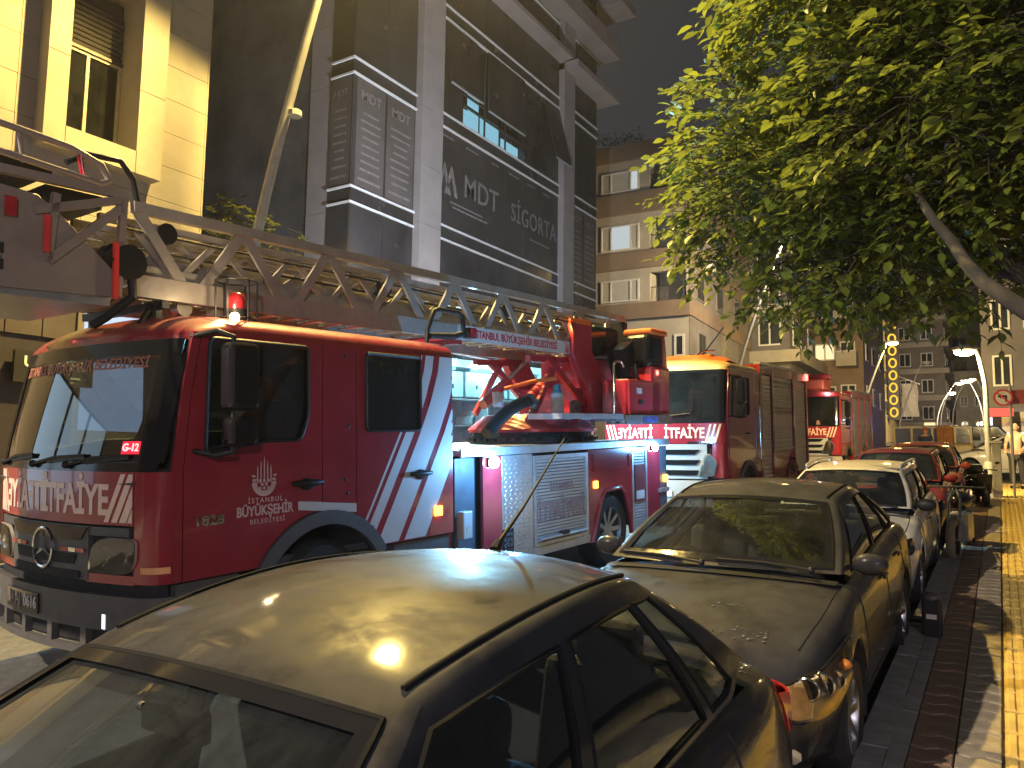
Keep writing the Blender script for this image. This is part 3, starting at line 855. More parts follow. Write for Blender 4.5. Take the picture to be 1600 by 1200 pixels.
for k, (x, y, z, dx) in enumerate(((-4.6, 76, 8.1, .9), (-4.0, 70, 8.4, 1.1), (-3.95, 88, 10.2, 1.25), (-1.1, 72, 8.7, -.9), (-.85, 84, 10.0, -.9))):
    street_lamp(['small curved street lamp far up the road, left of the glowing pair', 'tall curved street lamp of the glowing pair far up the road', 'inner curved street lamp of the glowing pair far up the road', 'far street lamp bending left beside the lamp pole', 'far street lamp half hidden behind the lamp pole'][k],
                (x, y, SL * y), (x + dx, y, z), 7000 if k in (1, 3) else 0, arc=1.3, r=.045, straight=.25, group=LG, col=(1, .8, .55), cone=150, aim=(-.2, .9, -.3), lens=.11)

# ------------------------------------------------------------ no-left-turn sign
ts = thing('road_sign', 'round red-rimmed no left turn sign beside the lamp pole', 'sign', (.0, 21.7, SL * 21.7))
MB().tube([(.22, .06, .1), (.22, .06, 2.8)], .03, 8).build('post', M['pole'], ts, 50)
ring = [(.195 * cos(2 * pi * k / 28), .195 * sin(2 * pi * k / 28)) for k in range(28)]
zc = 3.57 - SL * 21.7
def sp(u, v, w): return (.08 + u, -w, zc + v)
link('disc', mapped(plate_mesh('disc', ring, t=.014), sp), pm('sign_white', (.65, .62, .6), .4), ts)
link('rim', mapped(plate_mesh('rim', [(x * 1.02, y * 1.02) for x, y in ring], [[(x * .8, y * .8) for x, y in ring]], .02), sp), pm('sign_red', (.55, .03, .03), .4), ts)
ar = MB()
ar.bar((.08 + .06, -.012, zc - .1), (.08 + .06, -.012, zc + .03), .012, .04); ar.bar((.08 + .075, -.012, zc + .035), (.08 - .05, -.012, zc + .035), .012, .04, (0, 0, 1))
ar.add([sp(-.04, .09, .016), sp(-.12, .035, .016), sp(-.04, -.02, .016)], [(0, 1, 2)]); ar.build('arrow', M['black'], ts)
MB().bar((.08 - .13, -.02, zc + .13), (.08 + .13, -.02, zc - .13), .012, .035).build('slash', pm('sign_red2', (.55, .03, .03), .4), ts)
os_ = thing('road_sign', 'small dark red direction board right of the round sign', 'sign', (.22, 21.9, SL * 21.9))
MB().b2((.02, -.02, 2.33), (.62, .0, 2.66)).build('board', pm('board_red', (.3, .05, .03), .5), os_)
MB().tube([(.3, .02, .1), (.3, .02, 2.66)], .025, 8).build('post', M['pole'], os_, 50)
cb = thing('utility_post', 'square pale concrete post just right of the lamp pole', 'post', (-.11, 22.0, SL * 22.0 + .1))
bev(MB().b2((-.1, -.1, -.1), (.1, .1, 1.3)).build('shaft', M['concrete'], cb), .02)
MB().b2((-.12, -.12, 1.3), (.12, .12, 1.36)).build('cap', M['concrete'], cb)

# ------------------------------------------------------------ bollard, scooter, bicycle wheel
bo = thing('bollard', 'dark square kerb bollard beside the white estate car', 'bollard', (-.56, 7.75, SL * 7.75 + .1))
bev(MB().b2((-.075, -.075, -.05), (.075, .075, .33)).build('post', M['black'], bo), .02)
MB().ball((0, 0, .33), (.08, .08, .05), 12).build('cap', M['grey_plastic'], bo, 60)
MB().b2((-.04, -.079, .16), (.04, -.074, .2)).build('reflector', M['frame_white'], bo)
rb_ = thing('reflector_block', 'low black kerb block with a pale reflective band beside the bollard', 'kerb block', (-.735, 8.15, SL * 8.15))
bev(MB().b2((-.09, -.1, .0), (.09, .1, .16)).build('block', M['rubber'], rb_), .012)
MB().b2((-.075, -.106, .055), (.075, -.1, .135)).build('band', pm('reflective_band', (.75, .66, .45), .35), rb_)

sc = thing('motor_scooter', 'dark scooter parked on the pavement in front of the lamp pole', 'scooter', (-.42, 20.3, SL * 20.3 + .1), (SLA, 0, radians(12)))
sc.scale = (.85, .85, .76)
for y in (-.55, .6): 
    wl_ = MB().lathe([(.13, -.05), (.21, -.055), (.235, -.03), (.235, .03), (.21, .055), (.13, .05)], (0, y, .235), 'X', 20, cap=False).build('wheel', M['rubber'], sc, 50)
    MB().lathe([(.001, -.03), (.13, -.035), (.13, .035), (.001, .03)], (0, y, .235), 'X', 16, cap=False).build('rim', M['steel'], wl_, 40)
bev(MB().box((0, .45, .5), (.3, .75, .3)).box((0, .05, .27), (.3, .5, .1)).build('body', M['gloss_black'], sc), .07, 3)
bev(MB().box((0, .42, .72), (.27, .75, .12)).build('seat', M['black'], sc), .05, 3)
bev(MB().box((0, -.38, .62), (.36, .08, .6), (18, 'X')).box((0, -.3, .95), (.2, .16, .16)).build('leg_shield', M['gloss_black'], sc), .04, 3)
MB().tube([(-.34, -.2, 1.0), (-.1, -.28, 1.03), (.1, -.28, 1.03), (.34, -.2, 1.0)], .018, 6).tube([(0, -.3, 1.0), (0, -.55, .3)], .03, 6).build('handlebar', M['black'], sc, 50)
MB().ball((0, -.42, .9), (.08, .05, .07), 10).build('headlight', M['lens'], sc, 50)
bev(MB().box((0, .85, .95), (.38, .36, .3)).build('top_case', M['black'], sc), .05, 3)
MB().b2((-.18, .69, 1.1), (.18, 1.01, 1.115)).build('case_lid', pm('case_lid', (.35, .42, .5), .3), sc)
for sd in (1, -1): MB().tube([(sd * .2, -.3, 1.0), (sd * .3, -.3, 1.18)], .007, 5).ball((sd * .32, -.3, 1.22), (.06, .015, .04), 8).build('mirror', M['black'], sc, 50)

mc = thing('motorcycle', 'motorcycle with a pale front tyre parked behind the white estate car', 'motorcycle', (-.6, 12.35, SL * 12.35), (SLA, 0, radians(-6)))
w1 = MB().lathe([(.21, -.045), (.29, -.05), (.315, -.02), (.315, .02), (.29, .05), (.21, .045)], (0, 0, .315), 'X', 26, cap=False).build('wheel', pm('dusty_tyre', (.2, .17, .12), .8), mc, 50)
k_ = MB().lathe([(.21, -.02), (.19, -.02), (.19, .02), (.21, .02), (.21, -.02)], (0, 0, .315), 'X', 26, cap=False)
for q in range(5): k_.bar((0, 0, .315), (0, .2 * cos(q * 1.2566), .315 + .2 * sin(q * 1.2566)), .03, .03)
k_.build('rim', M['chrome'], w1, 40)
MB().tube([(.07, 0, .315), (.07, .22, .85), (.02, .3, 1.0)], .02, 8).tube([(-.07, 0, .315), (-.07, .22, .85), (-.02, .3, 1.0)], .02, 8).build('fork', M['chrome'], mc, 50)
w2 = MB().lathe([(.2, -.05), (.29, -.055), (.31, -.02), (.31, .02), (.29, .055), (.2, .05)], (0, 1.3, .31), 'X', 24, cap=False).build('wheel', M['rubber'], mc, 50)
MB().lathe([(.001, -.03), (.2, -.03), (.2, .03), (.001, .03)], (0, 1.3, .31), 'X', 20, cap=False).build('rim', M['steel'], w2, 40)
MB().ball((0, .6, .82), (.16, .3, .14), 14).build('tank', M['gloss_black'], mc, 60)
bev(MB().box((0, 1.05, .8), (.24, .6, .09)).build('seat', M['black'], mc), .03, 3)
MB().box((0, .65, .45), (.26, .5, .36)).build('engine', M['steel'], mc)
MB().tube([(-.36, .36, 1.02), (0, .3, 1.03), (.36, .36, 1.02)], .015, 6).build('handlebar', M['black'], mc, 50)

# ============================================================ trees
M['leaf'] = None
def leaf_mat(name, col, trans=.55):
    m, nt, out = newmat(name)
    b = nt.nodes.new('ShaderNodeBsdfPrincipled'); b.inputs['Roughness'].default_value = .42
    t = nt.nodes.new('ShaderNodeBsdfTranslucent')
    oi = nt.nodes.new('ShaderNodeNewGeometry')
    r = ramp(nt, oi.outputs['Random Per Island'], 0, 1, tuple(c * .55 for c in col) + (1,), tuple(min(1, c * 1.35) for c in col) + (1,))
    nt.links.new(r.outputs[0], b.inputs['Base Color']); nt.links.new(r.outputs[0], t.inputs['Color'])
    mx = nt.nodes.new('ShaderNodeMixShader'); mx.inputs[0].default_value = trans
    nt.links.new(b.outputs[0], mx.inputs[1]); nt.links.new(t.outputs[0], mx.inputs[2]); nt.links.new(mx.outputs[0], out.inputs['Surface'])
    return m
M['leaf'] = leaf_mat('walnut_leaf', (.16, .2, .034))
M['leaf2'] = leaf_mat('acacia_leaf', (.1, .12, .03))
M['bark'] = pm('bark', (.04, .034, .028), .9, var=.4, scale=9, bump=.9, bscale=22, stretch=(1, 1, .25))

LEAF = [(0, 0, 0), (.28, .3, .06), (.3, .62, .05), (0, 1, -.1), (-.3, .62, .05), (-.28, .3, .06), (0, .34, 0), (0, .66, -.02)]
LEAF_F = [(0, 1, 6), (6, 1, 2, 7), (7, 2, 3), (0, 6, 5), (6, 7, 4, 5), (7, 3, 4)]
def leaf_frame(d, up, roll, rr):
    d = d.normalized(); x = d.cross(up)
    if x.length < .05: x = d.cross(Vector((1, 0, 0)))
    x.normalize(); n = x.cross(d)
    c, s_ = cos(roll), sin(roll)
    return x * c + n * s_, d, n * c - x * s_
def grow(root, label, blobs, trunk, limbs, nt, leaf_len, seed, singles=0, view=None, mat=None, leaflets=7, keep=None):
    """crown of compound leaves: twigs scattered through the blobs, each with drooping leaflets"""
    rr = random.Random(seed); rows = []
    tw = MB()
    tot = sum(b[1][0] * b[1][1] * b[1][2] for b in blobs)
    for c, rad, in blobs:
        c = Vector(c)
        for k in range(max(3, int(nt * rad[0] * rad[1] * rad[2] / tot))):
            while True:
                q = Vector((rr.uniform(-1, 1), rr.uniform(-1, 1), rr.uniform(-1, 1)))
                l = q.length
                if .15 < l < 1 and rr.random() < .25 + l: break
            if noise.noise(Vector((q.x * rad[0], q.y * rad[1], q.z * rad[2])) * 1.5 + c) < -.26: continue
            p = c + Vector((q.x * rad[0], q.y * rad[1], q.z * rad[2]))
            out = (Vector((q.x, q.y, q.z * .4)) + Vector((rr.uniform(-.7, .7), rr.uniform(-.7, .7), rr.uniform(-.5, .3)))).normalized()
            L = leaf_len * rr.uniform(2.2, 3.6)
            e = p + out * L + Vector((0, 0, -L * .3))
            if keep and not keep(p): continue
            tw.tube([p - out * L * .5, p, p.lerp(e, .5) + Vector((0, 0, L * .06)), e], [.006, .005, .004, .002], 4, cap=False)
            for i in range(leaflets):
                t = .12 + .88 * i / (leaflets - 1)
                b = p.lerp(e, t) + Vector((0, 0, L * .06 * sin(pi * t)))
                sd = 1 if i % 2 else -1
                sidev = out.cross(Vector((0, 0, 1))).normalized() * sd
                d = out * (1.4 if i == leaflets - 1 else .65) + (sidev if i < leaflets - 1 else sidev * .05) + Vector((rr.uniform(-.25, .25), rr.uniform(-.25, .25), rr.uniform(-.75, .05)))
                rows.append((b, d, rr.uniform(-.5, .5), leaf_len * rr.uniform(.45, 1.45), rr.uniform(.55, 1.05)))
    mt = mat or M['leaf']
    if singles and view is not None:
        rows.sort(key=lambda r: view(r[0]))
    me = bpy.data.meshes.new('leaf'); me.from_pydata(LEAF, [], LEAF_F); me.materials.append(mt)
    for p in me.polygons: p.use_smooth = True
    for b, d, ro, L, wd in rows[:singles]:
        x, y, z = leaf_frame(d, Vector((0, 0, 1)), ro, rr)
        o = bpy.data.objects.new('leaf', me); COL.objects.link(o); o.parent = root
        o.matrix_local = Matrix.Translation(b) @ Matrix((x * wd, y, z)).transposed().to_4x4() @ Matrix.Scale(L, 4)
    vs = []; fs = []
    for b, d, ro, L, wd in rows[singles:]:
        x, y, z = leaf_frame(d, Vector((0, 0, 1)), ro, rr); k = len(vs)
        vs += [b + (x * (a * wd) + y * c + z * h) * L for a, c, h in LEAF]
        fs += [tuple(k + i for i in f) for f in LEAF_F]
    m2 = bpy.data.meshes.new('crown'); m2.from_pydata([tuple(v) for v in vs], [], fs)
    for p in m2.polygons: p.use_smooth = True
    cr = link('crown', m2, mt, root); cr['kind'] = 'stuff'
    tw.build('twigs', M['bark'], root, 50)['kind'] = 'stuff'
    for nm, pts, rad in [('trunk',) + trunk] + [('limb',) + l for l in limbs]:
        P_ = []; n = 14
        pts = [Vector(q) for q in pts]
        for i in range(n + 1):
            t = i / n * (len(pts) - 1); k = min(int(t), len(pts) - 2)
            q = pts[k].lerp(pts[k + 1], t - k); P_.append(q + Vector((noise.noise(q * 1.7), noise.noise(q * 1.7 + Vector((9, 0, 0))), 0)) * .05)
        MB().tube(P_, [lerp(rad[0], rad[1], (i / n) ** .8) for i in range(n + 1)], 12).build(nm, M['bark'], root, 60)
    return root

bt_ = thing('street_tree', 'big leafy tree overhanging the parked cars, lit yellow-green from the left', 'tree', (1.9, 8.6, SL * 8.6 + .1))
ox, oy, oz = 1.9, 8.6, SL * 8.6 + .1
def W(x, y, z): return (x - ox, y - oy, z - oz)
camv = Vector((0 - ox, 0 - oy, 1.95 - oz))
fwd = Vector((-.528, .8435, .0959))
def viewkey(p):
    q = p - camv; z = q.dot(fwd); x = q.dot(Vector((.848, .53, .015)))
    if z < 1 or abs(x / z) > .64: return 99
    return q.length
def keepf(p):
    """stay out of the space round the camera and above the road lamp's path"""
    q = p - camv
    return q.length > 4.2
grow(bt_, '', [(W(-2.0, 9.0, 4.8), (1.25, 1.2, .85)), (W(-2.55, 9.0, 5.6), (.65, 1.1, .95)), (W(-1.15, 8.6, 7.0), (1.25, 1.5, 1.5)), (W(-.3, 8.2, 5.2), (1.5, 1.5, 1.15)), (W(.3, 8.2, 7.2), (1.7, 1.8, 1.8)),
               (W(-.9, 8.9, 4.3), (1.3, 1.2, .65)), (W(.5, 7.6, 5.0), (.9, 1.2, .9)), (W(-1.85, 8.9, 3.95), (.75, .9, .36)), (W(-.1, 9.2, 4.0), (.9, .9, .5)), (W(-.1, 8.7, 8.8), (1.7, 1.5, 1.0))],
     ([(0, 0, -.2), (.05, .05, 1.2), (-.12, -.1, 2.2)], (.24, .2)),
     [([(-.12, -.1, 2.1), W(1.1, 8.4, 3.15), W(.35, 8.3, 3.6), W(-.3, 8.3, 4.2), W(-1.3, 8.6, 5.0)], (.17, .03)),
      ([(-.1, -.1, 2.1), W(1.6, 8.2, 4.2), W(.9, 7.9, 5.6), W(.2, 8, 7.2)], (.15, .03)),
      ([W(.35, 8.3, 3.6), W(-.6, 8.8, 4.1), W(-1.8, 9.0, 4.5), W(-2.5, 9, 5.0)], (.06, .015)),
      ([W(-.3, 8.3, 4.2), W(-.9, 8.6, 5.6), W(-1.4, 8.7, 7.2)], (.05, .012)),
      ([(-.12, -.1, 2.1), W(1.2, 6.8, 2.75), W(.26, 6.5, 2.98), W(-.1, 6.6, 3.35), W(-.4, 7.2, 4.0), W(-.8, 8.2, 5.0)], (.10, .025)),
      ([(-.1, 0, 2.1), W(2.2, 8.8, 4.5), W(2.2, 8.8, 7)], (.13, .03))],
     7600, .135, 5, singles=300, view=viewkey, keep=keepf)
t2 = thing('small_tree', 'small feathery tree in the gap between the stone building and the office block', 'tree', (-13.0, 10.6, .5))
grow(t2, '', [((.0, 0, 5.9), (1.1, .8, .75)), ((-.9, .1, 6.3), (.8, .7, .75)), ((1.0, -.1, 5.1), (.75, .6, .5)), ((.2, 0, 4.7), (1.2, .8, .7))], ([(0, 0, -.3), (.05, 0, 2.5), (0, 0, 4.6)], (.11, .06)),
     [([(0, 0, 4.4), (-.7, .1, 5.8), (-1.1, .1, 6.6)], (.05, .012)), ([(0, 0, 4.4), (.8, 0, 5.0), (1.5, 0, 5.3)], (.045, .01))], 420, .1, 9, mat=M['leaf2'], leaflets=9)
# ============================================================ cars
def paint(name, col, rough=.28, dust=.1, metal=.0, dustcol=(.2, .19, .17), coat=.8):
    return pm(name, col, rough, metal, coat, var=.08, scale=2, dust=dust, dustcol=dustcol, rvar=.06, spec=.10)
M['headlamp_glass'] = glass('headlamp_lens', (.95, .95, .92), .015, .6)
M['reflector'] = pm('lamp_reflector', (.55, .47, .38), .35, metal=.3, var=.25, scale=16)
M['seat'] = pm('seat_cloth', (.05, .05, .055), .85, var=.3, scale=14)
M['trim'] = pm('cabin_trim', (.03, .03, .032), .7, var=.2)
M['tail_red'] = pm('tail_lamp', (.3, .012, .012), .15, coat=.5)
M['plate_white'] = pm('plate_white', (.65, .65, .62), .45, var=.05)
M['amber_off'] = pm('amber_lens', (.5, .18, .03), .2)

_wheels = {}
def wheel(par, loc, r, w, side, spokes=7, hub=None, rim_mat=None):
    """wheel = part, tyre and rim = sub-parts"""
    key = (round(r, 3), round(w, 3), spokes)
    if key not in _wheels:
        ri = r * .63
        t = MB().lathe([(ri, -w / 2 + .01), (r * .9, -w / 2), (r * .975, -w * .38), (r, -w * .25), (r, w * .25), (r * .975, w * .38), (r * .9, w / 2), (ri, w / 2 - .01)], axis='X', n=32, cap=False)
        for k in range(3): t.lathe([(r * .998, -w * .2 + k * w * .2 - .006), (r * 1.003, -w * .2 + k * w * .2), (r * .998, -w * .2 + k * w * .2 + .006)], axis='X', n=32, cap=False)
        tm = t.mesh('tyre'); shade(tm, 40)
        k_ = MB().lathe([(ri * 1.0, w * .5 - .012), (ri * .97, w * .5 - .02), (ri * .93, w * .2), (ri * .9, -w * .3)], axis='X', n=28, cap=False)
        k_.lathe([(.001, w * .32), (r * .17, w * .32), (r * .2, w * .2), (r * .2, 0)], axis='X', n=14, cap=False)
        for q in range(spokes):
            a = 2 * pi * q / spokes
            c, s_ = cos(a), sin(a)
            k_.bar((w * .27, c * r * .15, s_ * r * .15), (w * .36, c * ri * .96, s_ * ri * .96), r * .12, w * .1, (1, 0, 0))
        k_.lathe([(.001, -w * .1), (ri * .9, -w * .1)], axis='X', n=20, cap=False, mi=1)
        km = k_.mesh('rim'); shade(km, 35)
        _wheels[key] = (tm, km)
    tm, km = _wheels[key]
    e = link('wheel', tm, M['rubber'] if not tm.materials else None, par)
    e.location = loc
    if side < 0: e.rotation_euler = (0, 0, pi)
    rm = link('rim', km, None, e)
    if not km.materials:
        km.materials.append(rim_mat or M['steel']); km.materials.append(M['dark'])
    return e

class Car:
    def __init__(s, name, label, loc, yaw=0, group=None, cat='car', **k):
        d = dict(L=4.4, W=1.74, zb=.19, ax=.82, ay=3.42, r=.31, tw=.2,
                 hood=[(0, .60), (.1, .70), (.35, .80), (.8, .90), (1.1, .95)], belt=[(0, .55), (.1, .64), (.4, .76), (1.0, .88), (1.4, .91), (3.4, .98), (4.0, .97), (4.3, .93), (4.4, .85)],
                 boot=[(3.6, 1.05), (4.1, 1.04), (4.3, 1.0), (4.4, .9)],
                 cowl=(.98, .10, .98), header=(1.85, .07, 1.37, .53), rear=(3.15, .06, 1.38, .52), rbase=(3.78, .08, 1.05), crown=.045, arch=.035,
                 wins=[(.09, .46), (.5, .84)], wv=(.07, .86), paint=None, frame=None, glass=None, wind=None, nose=.12, bow=.2, tailbow=.12, steer=1, spokes=7, detail=1, yscale=1.0)
        d.update(k); s.p = p = d
        s.paint = p['paint']
        s.root = thing(name, label, cat, loc, street_rot(yaw), group)
        s.planc()
        s.body(); s.house(); s.fit()
    # half width of the body
    def w(s, y):
        p = s.p; L = p['L']; W = p['W'] / 2
        a = max(0, 1 - y / .75); b = max(0, 1 - (L - y) / .7)
        return W * (1 - .13 * a ** 2.2 - .10 * b ** 2.2)
    def ends(s, y):
        """inset that rounds the two ends"""
        r = .10; L = s.p['L']; i = 0
        for d in (y, L - y):
            if d < r: i = max(i, r * .8 * (1 - sqrt(max(0, 1 - (1 - d / r) ** 2))))
        return i
    def ypos(s, x, y, z):
        p = s.p; L = p['L']; q = min(1, abs(x) / (p['W'] / 2))
        f = max(0, 1 - y / 1.1) ** 1.5; g = max(0, 1 - (L - y) / 1.0) ** 1.5
        return y + f * (p['bow'] * q * q * q * .7 + p['bow'] * q * q * .4 + p['nose'] * ((z - .42) / .4) ** 2 * (1 if z > .42 else .5)) - g * (p['tailbow'] * q * q + .08 * ((z - .5) / .4) ** 2)
    def sec(s, y):
        p = s.p; i = s.ends(y); w = s.w(y) - i
        zs = sinterp(p['belt'], y) - i; zb = p['zb'] + i * .6 + max(0, .12 * (1 - y / .5)) * .4
        if y < p['cowl'][0] + .3: zd = sinterp(p['hood'], y) - i
        elif y > p['rbase'][0] - .3: zd = sinterp(p['boot'], y) - i
        else: zd = zs + .01
        ar = -1
        for yw in (p['ax'], p['ay']):
            d = abs(y - yw); ra = p['r'] + .055
            if d < ra: ar = max(ar, p['r'] + sqrt(ra * ra - d * d))
        pts = [(w - .13, zb), (w - .055, zb + .03), (w - .024, zb + .14), (w - .002, .5), (w, .62), (w - .028, zs - .12), (w - .05, zs - .05), (w - .08, zs - .012), (w - .12, zs + .002)]
        if ar > 0: pts = [(x if z > ar else min(x, w - .002 + .008), max(z, ar + .012 * k)) for k, (x, z) in enumerate(pts)]
        hw = w - .115
        pts += [(hw * .8, lerp(zs, zd, .55)), (hw * .5, lerp(zs, zd, .86)), (0, zd)]
        return pts
    def S(s, y, j, sd=1):
        pts = s.sec(y); k = min(int(j), len(pts) - 2); t = j - k
        x = lerp(pts[k][0], pts[k + 1][0], t); z = lerp(pts[k][1], pts[k + 1][1], t)
        return (sd * x, s.ypos(x, y, z), z)
    def side_x(s, y, z):
        pts = s.sec(y)
        for a, b in zip(pts, pts[1:]):
            if a[1] <= z <= b[1] and b[1] > a[1]: return lerp(a[0], b[0], (z - a[1]) / (b[1] - a[1]))
        return pts[4][0]
    def planc(s):
        """plan outline from the middle of the nose round to the flank, by arc length"""
        def outline(rear):
            L = s.p['L']; pts = []
            w0 = s.w(0) - s.ends(0)
            for k in range(11):
                x = w0 * k / 10; pts.append((x, 0.0))
            for y in [.01, .03, .06, .1, .16, .24, .34, .46, .6, .8, 1.0, 1.3, 1.6]:
                yy = L - y if rear else y
                pts.append((s.w(yy) - s.ends(yy), y))
            if rear:
                w1 = s.w(L) - s.ends(L); pts = [(w1 * k / 10, 0) for k in range(11)] + pts[11:]
            t = 0; out = [(0, pts[0])]
            for a, b in zip(pts, pts[1:]):
                t += math.hypot(b[0] - a[0], b[1] - a[1]); out.append((t, b))
            return out
        s.fo = outline(False); s.ro = outline(True)
    def wrap(s, t, z, off=.006, rear=False):
        """point on the nose (or tail) at arc length t from the middle, height z, pushed out by off"""
        o = s.ro if rear else s.fo; sd = 1 if t >= 0 else -1; t = abs(t)
        for (t0, a), (t1, b) in zip(o, o[1:]):
            if t <= t1 or b is o[-1][1]:
                k = (t - t0) / (t1 - t0) if t1 > t0 else 0
                x = lerp(a[0], b[0], k); y = lerp(a[1], b[1], k)
                dx, dy = b[0] - a[0], b[1] - a[1]; l = math.hypot(dx, dy) or 1
                nx, ny = dy / l, -dx / l
                break
        L = s.p['L']; yy = L - y if rear else y
        if y > .12:
            x = s.side_x(yy, z) if z < sinterp(s.p['belt'], yy) - .02 else x - .05
        else:
            # top edge of the end is rounded in by the same inset as the loft
            pass
        Y = s.ypos(x, yy, z)
        if rear: ny = -ny
        return (sd * (x + nx * off), Y + ny * off, z)
    def patch(s, name, poly, mat, t=.012, par=None, off=.006, rear=False, n=5, r=.02):
        """plate in (arc length, height) wrapped on the nose or tail"""
        poly = rounded(poly, r, 3) if r else poly
        us = [q[0] for q in poly]; k = max(1, int((max(us) - min(us)) / .05))
        mb = MB(); u0, u1 = min(us), max(us)
        cols = lin(u0, u1, max(6, k))
        lo, hi = [], []
        for u in cols:
            uu = min(max(u, u0 + 2e-4), u1 - 2e-4); zs_ = []
            for a, b in zip(poly, poly[1:] + poly[:1]):
                if (a[0] - uu) * (b[0] - uu) <= 0 and a[0] != b[0]: zs_.append(a[1] + (b[1] - a[1]) * (uu - a[0]) / (b[0] - a[0]))
            lo.append(min(zs_)); hi.append(max(zs_))
        for (o, fl) in ((off, False), (off - t, True)):
            mb.grid(lambda i, v: s.wrap(cols[int(i)], lerp(lo[int(i)], hi[int(i)], v), o, rear), range(len(cols)), lin(0, 1, 4), flip=fl)
        m = len(cols)
        for row in (0, 4):
            mb.grid(lambda i, v: s.wrap(cols[int(i)], (lo if row == 0 else hi)[int(i)], off - t * v, rear), range(m), [0, 1])
        for c in (0, m - 1):
            mb.grid(lambda i, v: s.wrap(cols[c], lerp(lo[c], hi[c], i), off - t * v, rear), lin(0, 1, 4), [0, 1])
        return mb.build(name, mat, par or s.root, smooth=40, merge=.0004, recalc=True)
    def body(s):
        p = s.p; L = p['L']; root = s.root
        ys = sorted(set([0, .008, .02, .04, .065, .1] + [L - q for q in (0, .008, .02, .04, .065, .1)] + [round(q, 3) for q in lin(.15, L - .15, int(L / .075))] + [p['cowl'][0], p['rbase'][0]]
                        + [yw + dd for yw in (p['ax'], p['ay']) for dd in [(p['r'] + .054) * sin(a) for a in lin(-pi / 2, pi / 2, 14)]]))
        ys = [y for k, y in enumerate(ys) if k == 0 or y - ys[k - 1] > .003]
        nj = 11; mb = MB()
        cb, rb = p['cowl'][0] + p['cowl'][1] + .05, p['rbase'][0] - p['rbase'][1] - .06
        js = [0, 1, 2, 3, 4, 5, 6, 7, 8, 9, 10, 11]
        for sd in (1, -1):
            mb.grid(lambda y, j: s.S(y, j, sd), ys, js, skip=lambda y, j: j > 8 and cb < y < rb, flip=(sd > 0))
            for ye, fl in ((0, True), (L, False)):
                # end faces: strips between section point and the centre line
                for j in range(11):
                    a, b = s.S(ye, j, sd), s.S(ye, j + 1, sd)
                    xs_ = [1, .66, .33, 0]
                    for q in range(3):
                        def pt(P, f):
                            x = abs(P[0]) * f; return (sd * x, s.ypos(x, ye, P[2]), P[2])
                        mb.add([pt(a, xs_[q]), pt(b, xs_[q]), pt(b, xs_[q + 1]), pt(a, xs_[q + 1])], [(0, 1, 2, 3)])
        o = mb.build('body', s.paint, root, merge=.0012, recalc=True)
        shade(o.data, 50)
        s.bodyo = o
        # underside and wheel houses
        u = MB().b2((-p['W'] / 2 + .16, .25, p['zb'] + .01), (p['W'] / 2 - .16, L - .25, p['zb'] + .06))
        u.b2((-p['W'] / 2 + .3, .18, .3), (p['W'] / 2 - .3, p['cowl'][0] - .02, .62))
        u.build('underbody', M['dark'], root)
        for sd in (1, -1):
            for yw in (p['ax'], p['ay']):
                h = MB().grid(lambda a, x: (sd * x, yw + (p['r'] + .06) * cos(a), p['r'] + (p['r'] + .06) * sin(a)), lin(-.3, pi + .3, 14), [p['W'] / 2 - .32, s.w(yw) - .015])
                h.build('wheel_house', M['dark'], root, 40)
                e = wheel(root, (sd * (s.w(yw) - p['tw'] / 2 - .02), yw, p['r']), p['r'], p['tw'], sd, p['spokes'])
    def house(s):
        p = s.p; root = s.root
        yc, bc, zc = p['cowl']; yh, bh, zh, wh = p['header']; yr, br, zr, wr = p['rear']; yd, bd, zd = p['rbase']
        wc = s.w(yc + bc) - .13; wd = s.w(yd) - .15
        sideb = lambda v: .028 * sin(pi * v)
        zbelt = lambda u: None
        def rail(u):
            return (lerp(wh, wr, u) + .035 * sin(pi * u), lerp(yh + bh, yr - br, u), lerp(zh, zr, u) + p['arch'] * sin(pi * u) ** .8)
        def belt(u):
            y = lerp(yc + bc, yd - bd, u)
            zz = lerp(zc, zd, u); zb_ = sinterp(p['belt'], y)
            e = min(1, min(u, 1 - u) / .12); e = sstep(e)
            return (lerp(wc, wd, u) + (s.w(y) - .118 - lerp(wc, wd, u)) * e, y, lerp(zz, zb_ - .004, e))
        def side(u, v, sd):
            a, b = belt(u), rail(u)
            return (sd * (lerp(a[0], b[0], v) + sideb(v)), lerp(a[1], b[1], v), lerp(a[2], b[2], v))
        def roof(u, q):
            x, y, z = rail(u); f = 1 - q * q
            return (q * x, y - bh * f * (1 - u) ** 2 + br * f * u ** 2, z + p['crown'] * f * (1 - .25 * (2 * u - 1) ** 2))
        def ws(q, v):
            a = (q * wc, yc + bc * q * q, zc + .012 * (1 - q * q)); b = roof(0, q); f = (1 - q * q) * sin(pi * v)
            return (lerp(a[0], b[0], v) + q * abs(q) ** 3 * sideb(v), lerp(a[1], b[1], v) - .035 * f, lerp(a[2], b[2], v) + .03 * f)
        def rg(q, v):
            a = (q * wd, yd - bd * q * q, zd + .012 * (1 - q * q)); b = roof(1, q); f = (1 - q * q) * sin(pi * v)
            return (lerp(a[0], b[0], v) + q * abs(q) ** 3 * sideb(v), lerp(a[1], b[1], v) + .035 * f, lerp(a[2], b[2], v) + .02 * f)
        s.roof, s.ws, s.rg, s.sidef, s.rail, s.beltf = roof, ws, rg, side, rail, belt
        us = sorted(set([round(q, 4) for q in lin(0, 1, 28)] + [q for w_ in p['wins'] for q in w_]))
        us = [q for k, q in enumerate(us) if k == 0 or q - us[k - 1] > .004]
        v0, v1 = p['wv']; vs = sorted(set([round(q, 4) for q in lin(0, 1, 12)] + [v0, v1, v0 + .06, v1 - .06]))
        vs = [q for k, q in enumerate(vs) if k == 0 or q - vs[k - 1] > .004]
        wv0, wv1 = .05, .935
